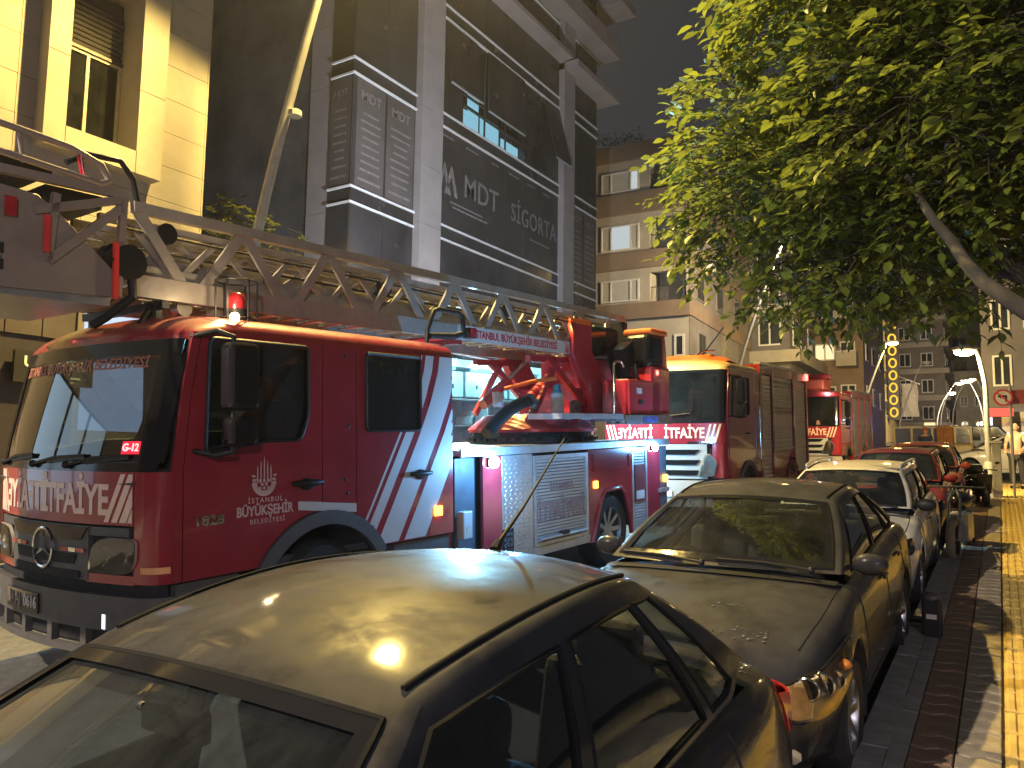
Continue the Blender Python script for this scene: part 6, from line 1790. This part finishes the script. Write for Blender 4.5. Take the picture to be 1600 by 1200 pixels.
emblem(tx, lambda u, v, w: (.601 + w, u, v), 6.48, 3.03, .045, M['red_vinyl'])
for y in (4.1, 8.2): MB().box((.0, y, 2.98), (1.1, .1, .12)).build('cross_member', BR, ft)
MB().box((0, 8.35, 3.3), (1.2, .12, .62)).build('end_frame', M['black'], ft)
MB().tube([(.48, .2, 3.66), (.48, .15, 3.9), (.48, .05, 4.02), (.48, -.2, 4.0), (.48, -.35, 3.9)], .024, 8).build('guard_hoop', M['black'], l1, 60)
MB().lathe([(.001, -.1), (.13, -.1), (.13, .1), (.001, .1)], (.6, .02, 3.2), 'X', 18).tube([(.66, .05, 3.1), (.66, .06, 2.95), (.5, -.05, 2.8), (.4, -.1, 2.74)], .035, 8).build('cable_drum', M['black'], l1, 40)
for y in (.62, .95): MB().lathe([(.001, -.05), (.07, -.05), (.07, .05), (.001, .05)], (.4, y, 2.95), 'X', 14).build('roller', M['cream_metal'], ft, 40)

# rescue basket at the ladder head
bk = MB()
BP = [(-2.4, 2.86), (-.06, 2.93), (-.03, 3.06), (-.45, 3.44), (-.62, 3.56), (-2.4, 3.72)]
bkm = pm('basket_panel', (.3, .24, .2), .5, metal=.2, var=.12, scale=3)
bk = link('basket', mapped(plate_mesh('basket', BP, [rect(-.99, 3.1, -.95, 3.3), rect(-.86, 3.06, -.82, 3.2)], .04, .006), lambda u, v, w: (.64 + w, u, v)), bkm, ft)
link('basket_side', mapped(plate_mesh('basket2', BP, (), .04, .006), lambda u, v, w: (-.64 + w, u, v)), bkm, bk)
MB().b2((-.64, -2.4, 2.86), (.64, -.1, 2.92)).build('basket_floor', M['tread'], bk)
for sd in (1, -1):
    X = sd * .66
    for p, q, h in (((-.06, 2.93), (-.02, 3.68), .05), ((-.55, 3.12), (-.04, 3.6), .06), ((-.65, 3.45), (-.04, 3.66), .06), ((-2.3, 3.66), (-.1, 3.70), .06), ((-.55, 3.12), (-.5, 3.6), .05)):
        MB().bar((X, p[0], p[1]), (X, q[0], q[1]), .05, h).build('frame_bar', bkm, bk)
for sd in (1, -1):
    X = sd * .68
    MB().tube([(X, -2.3, 4.03), (X, -.9, 3.99), (X, -.42, 3.95), (X, -.2, 3.88), (X, -.14, 3.78), (X, -.2, 3.74), (X, -.9, 3.80), (X, -2.3, 3.84)], .026, 8).build('guard_rail', bkm, bk, 60)
    for y in (-.36, -.75, -1.2): MB().tube([(X, y, 3.945 + .02 * (-.3 - y)), (X, y + .03, 3.76)], .018, 6).build('guard_post', M['beacon_red'] if y > -.4 else bkm, bk, 60)
    MB().box((X * 1.02, -.09, 3.12), (.03, .035, .42)).build('red_strip', M['red_glow'] if sd < 0 else pm('red_strip', (.75, .05, .04), .4), bk)
    MB().box((X * 1.02, -.57, 3.30), (.03, .035, .26)).build('red_strip', pm('red_strip2', (.75, .05, .05), .4), bk)
    MB().box((X * 1.02, -.80, 3.44), (.02, .07, .13)).build('tail_reflector', M['beacon_red'], bk)
MB().b2((-.6, -1.6, 3.74), (.6, -.5, 3.82)).b2((-.5, -.5, 3.6), (.5, -.1, 3.7)).build('basket_seat', M['black'], bk)
for k in range(4): MB().box((.665, -.97 + (k % 2) * .13, 3.05 + .11 * (k // 2)), (.01, .035, .07)).build('slot', M['dark'], bk)

# ------------------------------------------------------------ open rescue vehicle on the far side of the deck
rv = thing('rescue_van', 'white rescue van with open, brightly lit equipment bay behind the ladder turntable', 'van', (-8.6, 10.3, SL * 10.3), street_rot(0), None)
wp_ = pm('white_locker', (.6, .66, .7), .4, metal=.1, var=.08)
MB().b2((-2, 0, .5), (-.6, 6.2, 3.2)).b2((-2, 0, 3.06), (.1, 6.2, 3.2)).b2((-2, 0, .5), (.1, .12, 3.2)).b2((-2, 6.08, .5), (.1, 6.2, 3.2)).b2((-2, 0, .5), (.1, 6.2, .8)).build('body', wp_, rv)
for k in range(5): 
    MB().b2((-.6, .2 + k * 1.2, .8), (0.02, .24 + k * 1.2, 3.06)).build('divider', wp_, rv)
for z in (1.35, 1.95, 2.45): MB().b2((-.6, .12, z), (.0, 6.08, z + .03)).build('shelf', M['alu'], rv)
rr = random.Random(8)
for k in range(26):
    y = .3 + rr.random() * 5.5; z = rr.choice((.8, 1.38, 1.98, 2.48)); h = rr.uniform(.15, .38)
    eq = MB().b2((-.45, y, z), (-.1, y + rr.uniform(.12, .34), z + h)); o = eq.build('equipment_box', rr.choice([M['grey_plastic'], M['steel'], wp_, M['black'], M['alu_paint'], M['tactile']]), rv); bev(o, .015)
    if k % 3 == 0: MB().tube([(-.09, y + .03, z + h * .6), (-.05, y + .08, z + h * .7), (-.09, y + .13, z + h * .6)], .01, 5).build('handle', M['black'], rv)
for k in range(4):
    MB().b2((-.1, .9 + k * 1.3, 3.0), (.06, 1.5 + k * 1.3, 3.055)).build('lamp_strip', M['led_soft'], rv)
    lamp('bay_light', 'POINT', (.32, 1.2 + k * 1.3, 2.95), 34 * LED_W, (.2, .75, .9), .08, rv)
for k in range(7):       # locker doors along the top of the bay
    ld = bev(MB().b2((-.02, .34 + k * .78, 2.5), (.02, 1.02 + k * .78, 2.98)).build('locker_door', pm('locker_white', (.5, .58, .6), .45) if k == 0 else bpy.data.materials['locker_white'], rv), .012)
    MB().b2((.02, .66 + k * .78, 2.66), (.035, .71 + k * .78, 2.74)).build('latch', M['black'], ld)
for y in (1.1, 5.0):
    for sd in (0,): wheel(rv, (-.15, y, .42), .42, .24, 1, 7)
sl = MB().ball((.12, 1.1, 3.1), (.05, .07, .05), 10).build('flood_lamp', M['led'], rv, 60)
sl2 = MB().ball((.12, 2.05, 3.08), (.05, .07, .05), 10).build('flood_lamp', M['led'], rv, 60)
sl3 = MB().ball((.12, 2.75, 3.05), (.05, .07, .05), 10).build('flood_lamp', M['led'], rv, 60)
lamp('scene_light', 'SPOT', (.3, 2.0, 3.1), 2600 * LED_W, (.3, .72, 1), .1, rv, (2.6, 1.2, 2.2), 150, .6)
MB().tube([(1.0, 2.3, 1.0), (1.0, 2.3, 2.95)], .02, 6).tube([(1.0, 3.1, 1.0), (1.0, 3.1, 2.8)], .03, 6).build('awning_post', M['alu'], rv)
# ------------------------------------------------------------ the two engines behind
def engine(label, loc, yaw, third=False):
    t = thing('fire_engine', label, 'fire engine', loc, street_rot(yaw), 'fire engines in line down the street')
    k = .93 if third else 1.0
    Z = dict(bot=.4, bump=.9, ban0=1.58 * k, ban1=1.96 * k, ws0=2.02 * k, ws1=2.9 * k, head=2.96 * k, roof=3.2 * k)
    c = Cab(t, zs=Z, lean=.16); hw = 1.22; z = Z
    c.patch('front_shell', -1.29, 1.29, .45, z['ban1'] + .02, M['dark'], -.02, .03)
    ban = c.patch('front_panel', -1.25, 1.25, z['ban0'], z['ban1'], RED, .015, .035)
    zc_ = (z['ban0'] + z['ban1']) / 2
    c.text('lettering', 'İTFAİYE', .49, zc_, .27, M['banner_letters'], .018, .007, .76, par=ban)
    c.text('lettering', 'İTFAİYE', -.49, zc_, .27, M['banner_letters'], .018, .007, .76, True, par=ban)
    for sd in (1, -1):
        for q_ in range(3):
            x0 = .93 + q_ * .085; q = [(x0 - .07, z['ban0'] + .02), (x0 - .03, z['ban0'] + .02), (x0 + .07, z['ban1'] - .02), (x0 + .03, z['ban1'] - .02)]
            c.shape('stripe', [(sd * a, b) for a, b in q][::sd], M['banner_letters'], .019, .004, par=ban)
        c.patch('corner_panel', sd * 1.0, sd * 1.30, .95, z['ban0'] - .01, RED, .012, .035)
        hl = c.shape('headlight', [(sd * a, b) for a, b in rounded([(.72, .98), (1.02, .98), (1.08, 1.25), (.95, 1.4), (.86, 1.38)], .04)][::sd], M['reflector'], .02, .02)
        c.shape('lens', [(sd * a, b) for a, b in rounded([(.72, .98), (1.02, .98), (1.08, 1.25), (.95, 1.4), (.86, 1.38)], .04)][::sd], M['headlamp_glass'], .04, .004, par=hl)
        c.patch('bumper_corner', sd * .80, sd * 1.3, .42, .9, M['clad_mdt'], .03, .05)
        c.patch('fog_lamp', sd * .88, sd * 1.08, .60, .72, M['lens'], .04, .01)
    g = c.patch('grille', -.9, .9, .93, z['ban0'] - .01, M['alu_paint'], .012, .04)
    for q in range(3):
        zz = 1.0 + q * .19 * k
        c.shape('slot', rounded([(-.72 + .02 * q, zz), (.72 - .02 * q, zz), (.78, zz + .09), (-.78, zz + .09)], .02), M['gloss_black'], .02, .012, par=g)
    c.patch('bumper', -.8, .8, .42, .9, M['clad_mdt'], .03, .05)
    pl = c.patch('number_plate', -.26, .26, .6, .71, M['plate_white'], .045, .01)
    wsc = MB().grid(lambda t_, zz: c.P(t_, zz, 0), lin(-1.05, 1.05, 26), lin(z['ban1'], z['ws1'] + .02, 8)).build('windscreen', M['glass_dark'], t, 60)
    for (a, b, e, f) in ((-1.2, 1.2, z['ban1'] + .004, z['ws0']), (-1.2, 1.2, z['ws1'], z['head']), (1.06, 1.2, z['ws0'], z['ws1']), (-1.2, -1.06, z['ws0'], z['ws1'])):
        c.patch('windscreen_surround', a, b, e, f, M['gloss_black'], .006, .02)
    for x0, x1 in ((-.9, -.2), (-.1, .6)):
        a = Vector(c.P(x0, z['ws0'] + .0, .03)); b_ = Vector(c.P(x1, z['ws0'] + .12, .02))
        MB().tube([a, a.lerp(b_, .5) + Vector((0, -.02, .03)), b_], .012, 6).ball(a, .03, 8).build('wiper', M['black'], t, 50)
    c.roof('roof', 2.38, pm('yellow_lit_roof', (.62, .46, .2), .4, coat=.3) if not third else RED, .24 * k, .5)  # white roof with the yellow lamp light put into its colour
    top = z['head']
    WIN = rounded([(.32, z['ban1'] + .12), (1.5, z['ban1'] + .16), (1.5, z['ws1'] - .06), (.4, z['ws1'] - .06)], .05)
    ac, ar_ = (1.4, .5), .72
    for sd in (1, -1):
        fn = (lambda u, v, w: (hw + w, u, v)) if sd > 0 else (lambda u, v, w: (-hw - w, u, v))
        def side(name, o, mat, w, th=.02, holes=(), par=t): return link(name, mapped(plate_mesh(name, o, holes, th), lambda u, v, q: fn(u, v, w + q)), mat, par)
        o = [(.04, .92), (ac[0] - sqrt(ar_ ** 2 - .42 ** 2), .92)] + arc(ac, ar_, 144, 36) + [(ac[0] + sqrt(ar_ ** 2 - .42 ** 2), .92), (2.36, .92), (2.36, top + .02), (.2, top + .02), (.1, z['ban1'] + .4), (.05, z['ban1'])]
        s_ = side('side_panel', o, RED, 0, .03, [WIN])
        d = side('door', [(.14, z['ban0'] - .5), (.14, z['ban1']), (.25, top - .03), (1.62, top - .03), (1.62, 1.26), (1.0, 1.26), (.75, z['ban0'] - .5)], RED, .02, .012, [WIN])
        side('side_window', WIN, M['glass_dark'], .0, .003, par=d)
        MB().tube([fn(p[0], p[1], .028) for p in WIN + WIN[:1]], .016, 6).build('seal', M['black'], d, 60)
        MB().tube([fn(1.25, 1.75, .03), fn(1.32, 1.75, .06), fn(1.48, 1.75, .06), fn(1.55, 1.75, .03)], .022, 6).build('handle', M['black'], d, 60)
        side('mudguard', arc(ac, ar_, 146, 34) + arc(ac, ar_ - .1, 34, 146), M['grey_plastic'], .02, .05)
        for yw in (ac[0], 5.3): wheel(t, (sd * 1.04, yw, .5), .50, .3, sd, 9)
        mx = sd * 1.42
        bev(MB().box((mx, .35, z['ws1'] - .35), (.17, .22, .48)).build('mirror', M['gloss_black'], t), .05, 3)
        bev(MB().box((mx, .35, z['ws1'] - .75), (.16, .2, .2)).build('mirror', M['gloss_black'], t), .05, 3)
        MB().tube([(sd * 1.2, .2, z['ws1'] - .05), (mx, .32, z['ws1'] - .08), (mx, .32, z['ws1'] - .86), (sd * 1.2, .2, z['ws1'] - .8)], .02, 6).build('mirror_arm', M['black'], t, 60)
        MB().tube([fn(2.2, 1.2, .06), fn(2.2, 2.3, .06)], .02, 6).build('grab_handle', M['chrome'], t, 60)
        # body with roller shutters
        bt_ = top + .24 * k
        bo = MB().b2((sd * .9, 2.46, .6), (sd * 1.16, 7.2, bt_)).build('body_frame', RED, t)
        for yv in ((2.46, 2.62), (3.50, 3.62), (5.56, 5.68), (7.06, 7.2)) if not third else ((2.46, 2.66), (4.0, 4.1), (5.5, 5.6), (7.0, 7.2)):
            MB().b2((sd * 1.16, yv[0], .6), (sd * 1.23, yv[1], bt_)).build('post', RED, t)
        MB().b2((sd * 1.16, 2.62, bt_ - .2), (sd * 1.225, 7.06, bt_)).b2((sd * 1.16, 2.62, .6), (sd * 1.225, 7.06, .72)).build('rail', RED, t)
        MB().b2((sd * 1.1, 2.46, bt_), (sd * 1.24, 7.2, bt_ + .05)).build('roof_rail', M['alu'], t)
        bays = ((2.64, 3.48), (3.64, 5.54), (5.70, 7.04)) if not third else ((2.68, 3.98), (4.12, 5.48), (5.62, 6.98))
        for bi, (a, b) in enumerate(bays):
            lo = .74 if bi != 1 or third else 1.3
            sh = MB().b2((sd * 1.165, a, lo), (sd * 1.18, b, bt_ - .22)).build('shutter', M['slat_alu'], t)
            if sd > 0:
                n = 24; h = (bt_ - .22 - lo) / n
                for q in range(n):
                    zz = lo + q * h
                    MB().add([(1.183, a, zz + .004), (1.183, b, zz + .004), (1.194, a, zz + h * .3), (1.194, b, zz + h * .3), (1.194, a, zz + h * .8), (1.194, b, zz + h * .8), (1.183, a, zz + h - .003), (1.183, b, zz + h - .003)],
                             [(0, 1, 3, 2), (2, 3, 5, 4), (4, 5, 7, 6)]).build('slat', M['slat_alu'], sh)
                MB().tube([(1.21, a + .03, lo + .05), (1.21, b - .03, lo + .05)], .02, 6).build('shutter_bar', M['alu'], sh)
                if bi == 1 and not third:
                    for zz in (2.86, 2.76, 2.26, 2.18): MB().b2((1.196, a, zz * k), (1.206, b, zz * k + .035)).build('dark_strip', M['gloss_black'], sh)
        if not third: MB().b2((sd * 1.165, 3.64, .74), (sd * 1.22, 5.0, 1.27)).build('locker_door', RED, t)
        MB().grid(lambda a, x: (sd * x, 5.3 + .62 * cos(a), .5 + .62 * sin(a)), lin(-.1, pi + .1, 14), [.7, 1.24]).build('wheel_house', M['dark'], t, 40)
        bm_ = MB().b2((sd * 1.23, 7.0, bt_ - .16), (sd * 1.28, 7.12, bt_ + .0)).build('marker_lamp', M['red_glow'] if sd > 0 and not third else M['beacon_red'], t)
    MB().b2((-.95, 2.46, .5), (.95, 7.2, z['head'] + .2 * k)).b2((-1.16, 7.1, .6), (1.16, 7.2, z['head'] + .2 * k)).b2((-1.18, 2.46, .6), (1.18, 2.5, z['head'] + .2 * k)).build('tank_body', RED, t)
    MB().b2((-1.15, .1, .9), (1.15, 2.3, 1.1)).b2((-1.15, 2.2, 1.1), (1.15, 2.3, z['head'])).b2((-1.05, .2, 1.0), (1.05, .45, z['ban1'] - .04)).build('cab_floor', M['cabin_dark'], t)
    for x in (-.6, .6): bev(MB().box((x, 1.0, z['ban1'] - .3), (.5, .5, .14)).box((x, 1.3, z['ban1'] + .1), (.5, .14, .75)).build('seat', M['seat'], t), .05)
    # roof gear: light bar, hose box under a red cover
    bev(MB().box((.25, .95, top + .24 * k + .06), (.95, .28, .13)).build('light_bar', M['amber_off'] if not third else M['beacon_red'], t), .04, 3)
    if not third:
        cv = MB().grid(lambda u, v: (lerp(-.1, 1.15, u), lerp(.55, 1.9, v) - .1 * sin(u * 3), top + .17 + .20 * sin(pi * min(1, u * 1.1)) ** .6 * sin(pi * v) ** .4 + .02 * sin(u * 14 + v * 6)), lin(0, 1, 16), lin(0, 1, 12)).build('roof_cover', M['orange'], t, 60)
        MB().tube([(.35, .6, top + .2), (.55, .8, top + .42), (.7, 1.1, top + .45)], .02, 6).tube([(-.3, 2.2, top), (-.1, 4.4, top + 1.3)], .015, 6).build('antenna', M['chrome'], t, 60)
        MB().ball((.55, .22, top + .07), (.04, .03, .03), 10).build('marker_lamp', M['amber_w'], t, 60)
        MB().ball((-.5, .16, top + .07), (.04, .03, .03), 10).build('marker_lamp', M['amber_w'], t, 60)
        MB().lathe([(.34, 0), (.36, .03), (.3, .05), (.001, .06)], (.45, .32, z['ban1'] + .02), n=24).build('dash_tray', pm('beige_plastic', (.35, .28, .17), .6), t, 50)
        MB().box((.93, .22, z['ws0'] + .1), (.22, .01, .1), (20, 'X')).build('dash_card', pm('yellow_card', (.6, .5, .2), .6), t)
        c.patch('trim_strip', .55, 1.05, z['ban0'] + .012, z['ban0'] + .04, M['chrome'], .02, .004, ban)
    else:
        bev(MB().box((-.1, 1.2, top + .40), (1.6, 1.2, .36)).build('roof_box', pm('roof_box_red', (.32, .06, .04), .5), t), .05)
        bev(MB().box((.3, 1.2, top + .66), (1.0, .8, .16)).build('roof_cover', M['fire_red'], t), .05, 3)
        MB().ball((.9, .25, top + .10), (.07, .05, .05), 12).build('spot_lamp', emit('spot_white', (1, .95, .88), 25), t, 60)
        lamp('spot_light', 'POINT', (.9, .05, top + .12), 12, (1, .93, .85), .05, t)
        MB().lathe([(.06, 0), (.05, .1), (.03, .16), (.001, .165)], (.55, .25, z['ban1'] + .03), n=14).build('dash_lamp', emit('dash_orange', (1, .35, .15), 2.0), t, 50)
    return t
engine('second fire engine with pale cab roof and red roof cover, behind the ladder truck', (-5.5, 14.35, SL * 14.35), 0)
engine('farthest and smallest fire engine of the three, with a red roof box', (-5.4, 25.7, SL * 25.7), 0, True)

# ============================================================ traffic at the junction
tx_ = thing('minibus_taxi', 'pale yellow minibus standing beyond the red cars by the junction', 'minibus', (-3.9, 36, SL * 36), (0, 0, 0))
M['bus_glass'] = pm('bus_glass', (.12, .13, .2), .15)  # bluish reflection is put into the pane colour
yp = pm('cream_yellow_paint', (.7, .52, .2), .35, coat=.4)
bev(MB().b2((0, 0, .35), (3.0, 1.8, 1.05)).build('body', yp, tx_), .12, 3)
MB().grid(lambda u, v: (.1 + 2.85 * u, 1.8 * v, 1.72 + .09 * sin(pi * v) ** .5 * (1 - (2 * u - 1) ** 4)), lin(0, 1, 12), lin(0, 1, 10), flip=False).b2((.1, 0, 1.66), (2.95, 1.8, 1.725)).build('roof', pm('cream_roof', (.65, .55, .34), .35, coat=.4), tx_, 50)
for x in (.1, .75, 1.5, 2.3, 2.86):
    for y in (0, 1.74): MB().b2((x, y, 1.05), (x + .08, y + .06, 1.66)).build('pillar', yp, tx_)
for a, b in ((.18, .75), (.83, 1.5), (1.58, 2.3), (2.38, 2.86)): MB().b2((a, .02, 1.05), (b, .03, 1.66)).build('side_window', M['bus_glass'], tx_)
for x in (.6, 2.4): wheel(tx_, (x, .12, .31), .31, .2, 1, 7).rotation_euler = (0, 0, -pi / 2)
MB().b2((.3, .4, .9), (2.7, 1.4, 1.1)).build('seat_row', M['seat'], tx_)
MB().box((1.4, .9, 1.87), (.4, .2, .12)).build('roof_sign', emit('taxi_sign', (1, .8, .4), .8), tx_)
bv = thing('blue_van', 'blue panel van waiting at the junction behind the white hatchback', 'van', (-1.55, 37.5, SL * 37.5), (0, 0, 0))
bp_ = pm('blue_paint', (.03, .13, .32), .3, coat=.5)
bev(MB().add([(0, 0, .35), (2.6, 0, .35), (2.6, 1.8, .35), (0, 1.8, .35), (0, .0, 1.75), (1.5, .0, 1.75), (2.0, 0, 1.15), (2.6, 0, 1.0), (0, 1.8, 1.75), (1.5, 1.8, 1.75), (2.0, 1.8, 1.15), (2.6, 1.8, 1.0)],
             [(0, 1, 7, 6, 5, 4), (3, 8, 9, 10, 11, 2), (4, 5, 9, 8), (5, 6, 10, 9), (6, 7, 11, 10), (1, 2, 11, 7), (0, 4, 8, 3), (0, 3, 2, 1)]).build('body', bp_, bv), .06, 3)
link('side_window', mapped(plate_mesh('w', rounded([(.95, 1.12), (1.75, 1.12), (1.42, 1.64), (.95, 1.64)], .05), (), .01), lambda u, v, w: (u, -.008 - w, v)), M['glass_far'], bv)
link('side_window', mapped(plate_mesh('w', rounded(rect(.15, 1.12, .85, 1.64), .05), (), .01), lambda u, v, w: (u, -.008 - w, v)), M['glass_far'], bv)
for x in (.5, 2.0): wheel(bv, (x, .1, .31), .31, .2, 1, 7).rotation_euler = (0, 0, -pi / 2)
MB().box((1.75, -.1, 1.2), (.12, .14, .18)).build('door_mirror', M['black'], bv)
oc = thing('cargo_crate', 'orange slatted crate standing between the minibus and the blue van', 'crate', (-2.15, 35.0, SL * 35))
for k in range(5): MB().b2((.02 + k * .11, 0, .1), (.11 + k * .11, .05, 1.75)).build('slat', pm('orange_wood', (.45, .16, .03), .6, var=.3) if k == 0 else bpy.data.materials['orange_wood'], oc)
MB().b2((0, .05, .1), (.57, .5, 1.7)).build('box', pm('orange_wood_dark', (.3, .1, .03), .7), oc)
# car and blue light bar assumed from the blue glow up the street
bl_ = thing('assumed_police_car', 'assumed police car with a blue roof light far up the street', 'car', (-4.2, 62, SL * 62), (0, 0, 0))
bev(MB().b2((0, 0, .3), (1.7, 4, .9)).b2((.15, 1, .9), (1.55, 3.2, 1.4)).build('body', pm('police_white', (.5, .5, .55), .3), bl_), .12, 3)
MB().b2((.2, 1.01, .95), (1.5, .985, 1.3)).build('windscreen', M['glass_far'], bl_)
MB().b2((.3, 1.6, 1.4), (1.4, 1.85, 1.52)).build('light_bar', emit('blue_flash', (.12, .25, 1), 18), bl_)
lamp('blue_light', 'POINT', (.85, 1.5, 2.0), 160, (.22, .3, 1), .2, bl_)
for x in (.1, 1.6): wheel(bl_, (x, .8, .31), .31, .2, 1 if x > 1 else -1, 7)
# ============================================================ people
M['skin'] = pm('skin', (.42, .25, .17), .55, var=.08)
M['hair'] = pm('dark_hair', (.02, .015, .012), .6)
M['shirt_white'] = pm('cream_shirt', (.4, .34, .25), .8, var=.1, bump=.1)
M['trousers'] = pm('dark_trousers', (.018, .018, .022), .85, var=.2)
def skin_mesh(name, verts, edges, radii, mat, par, root=0, sub=2):
    me = bpy.data.meshes.new(name); me.from_pydata(verts, edges, [])
    o = link(name, me, mat, par)
    o.modifiers.new('skin', 'SKIN').use_smooth_shade = True
    for v, r in zip(me.skin_vertices[0].data, radii):
        v.radius = r if isinstance(r, tuple) else (r, r)
    me.skin_vertices[0].data[root].use_root = True
    s = o.modifiers.new('sub', 'SUBSURF'); s.levels = sub; s.render_levels = sub
    return o
def chain(vs, es, rs, start, pts, rad):
    p = start
    for q, r in zip(pts, rad):
        vs.append(q); rs.append(r); es.append((p, len(vs) - 1)); p = len(vs) - 1
    return p
def person(label, loc, yaw, h=1.74, shirt=None, pants=None, arms=None, hair=None, tilt=0):
    P = thing('person', label, 'person', loc, (0, 0, radians(yaw)))
    k = h / 1.75
    S = lambda x, y, z: (x * k, y * k, z * k)
    vs, es, rs = [S(0, 0, .96)], [], [.14 * k]
    ch = chain(vs, es, rs, 0, [S(0, 0, 1.12), S(0, -.01, 1.30), S(0, .01, 1.43)], [.13 * k, .155 * k, .11 * k])
    nk = chain(vs, es, rs, ch, [S(0, 0, 1.50), S(0, -.015, 1.56)], [.055 * k, .058 * k])
    arms = arms or {1: [(.235, .0, 1.18), (.24, -.08, .95)], -1: [(-.235, .0, 1.18), (-.24, -.08, .95)]}
    hands = []
    for sd in (1, -1):
        sh = chain(vs, es, rs, ch, [S(sd * .17, .0, 1.42)], [.07 * k])
        el, wr = arms[sd]
        w_ = chain(vs, es, rs, sh, [S(*el), S(*wr)], [.045 * k, .03 * k])
        d = (Vector(wr) - Vector(el)).normalized(); hands.append((sd, Vector(wr), d))
        hip = chain(vs, es, rs, 0, [S(sd * .10, .01, .88), S(sd * .115, .0, .50), S(sd * .12, .03, .10), S(sd * .13, -.10, .045)], [.105 * k, .068 * k, .045 * k, .042 * k])
    b = skin_mesh('body', vs, es, rs, M['skin'], P)
    # head
    hd = MB().ball(S(0, -.02, 1.645), (.077 * k, .095 * k, .118 * k), 18).ball(S(0, -.115, 1.635), (.014 * k, .02 * k, .026 * k), 8)
    for sd in (1, -1): hd.ball(S(sd * .078, -.005, 1.64), (.012 * k, .022 * k, .032 * k), 8)
    hd = hd.build('head', M['skin'], b, 70)
    for sd in (1, -1): MB().ball(S(sd * .03, -.104, 1.662), (.012 * k, .008 * k, .007 * k), 8).build('eye', M['hair'], b)
    MB().ball(S(0, -.106, 1.588), (.026 * k, .008 * k, .007 * k), 8).build('mouth', pm('lips', (.3, .12, .1), .5), b)
    MB().grid(lambda a, t: S(.084 * sin(t) * cos(a), .004 + .098 * sin(t) * sin(a), 1.655 + .118 * cos(t) + (0 if sin(a) > -.2 else .0)), lin(0, 2 * pi, 20), lin(0, 1.75, 8), skip=lambda a, t: sin(a) < -.25 and t > .85).build('hair', hair or M['hair'], b, 70)
    # hands: palm and five fingers
    for sd, w, d in hands:
        side = d.cross(Vector((0, 1, 0))); side = side.normalized() if side.length > .1 else Vector((1, 0, 0)); nrm = d.cross(side)
        v2, e2, r2 = [tuple((w) * k)], [], [.026 * k]
        c0 = w + d * .05; v2.append(tuple(c0 * k)); e2.append((0, 1)); r2.append((.036 * k, .018 * k))
        for f in range(4):
            o = c0 + side * (-.03 + f * .02) + d * .035; L = (.055, .066, .07, .058)[f]
            chain(v2, e2, r2, 1, [tuple(o * k), tuple((o + d * L * .55 + nrm * .01) * k), tuple((o + d * L + nrm * .03) * k)], [.0095 * k, .0085 * k, .007 * k])
        o = w + side * -.03 + d * .03
        chain(v2, e2, r2, 0, [tuple(o * k), tuple((o - side * .018 + d * .03 + nrm * .015) * k), tuple((o - side * .022 + d * .055 + nrm * .028) * k)], [.012 * k, .010 * k, .008 * k])
        skin_mesh('hand', v2, e2, r2, M['skin'], b, 0, 1)
    # clothes: slightly larger sleeves, trunk and trouser legs
    v3, e3, r3 = [S(0, 0, .93)], [], [.152 * k]
    c3 = chain(v3, e3, r3, 0, [S(0, 0, 1.12), S(0, -.01, 1.30), S(0, .01, 1.44)], [.148 * k, .172 * k, .118 * k])
    for sd in (1, -1):
        el = Vector(arms[sd][0]); shd = Vector((sd * .17, 0, 1.42)); m = shd.lerp(el, .75)
        chain(v3, e3, r3, c3, [S(*shd), S(*m)], [.085 * k, .066 * k])
    skin_mesh('shirt', v3, e3, r3, shirt or M['shirt_white'], P)
    v4, e4, r4 = [S(0, 0, .95)], [], [.148 * k]
    for sd in (1, -1):
        chain(v4, e4, r4, 0, [S(sd * .10, .01, .86), S(sd * .115, .0, .50), S(sd * .12, .03, .09)], [.115 * k, .082 * k, .068 * k])
    skin_mesh('trousers', v4, e4, r4, pants or M['trousers'], P)
    for sd in (1, -1):
        MB().ball(S(sd * .125, -.04, .045), (.05 * k, .135 * k, .05 * k), 12).build('shoe', M['black'], P, 70)
    return P
person('man in a cream shirt and dark trousers standing on the pavement by the white hatchback', (.34, 25.0, SL * 25 + .12), -18, 1.74,
       arms={1: [(.26, -.02, 1.17), (.17, -.2, 1.0)], -1: [(-.26, .02, 1.17), (-.22, -.14, 1.02)]})
person('person in a dark jacket standing in the road before the minibus', (-2.25, 31.0, SL * 31), 160, 1.72, shirt=pm('navy_jacket', (.02, .025, .06), .8), hair=pm('auburn_hair', (.3, .07, .02), .6))
# ============================================================ thin haze volume added for glow round the lamps
hz = MB().b2((-83, -33, -3.6), (63, 173, 42)).build('haze', None)
hm_, hnt, hout = newmat('night_haze')
hv = hnt.nodes.new('ShaderNodeVolumePrincipled')
hv.inputs['Color'].default_value = (.92, .93, 1, 1); hv.inputs['Density'].default_value = HAZE; hv.inputs['Anisotropy'].default_value = .65
hnt.links.new(hv.outputs[0], hout.inputs['Volume'])
hz.data.materials.append(hm_); hz['kind'] = 'stuff'
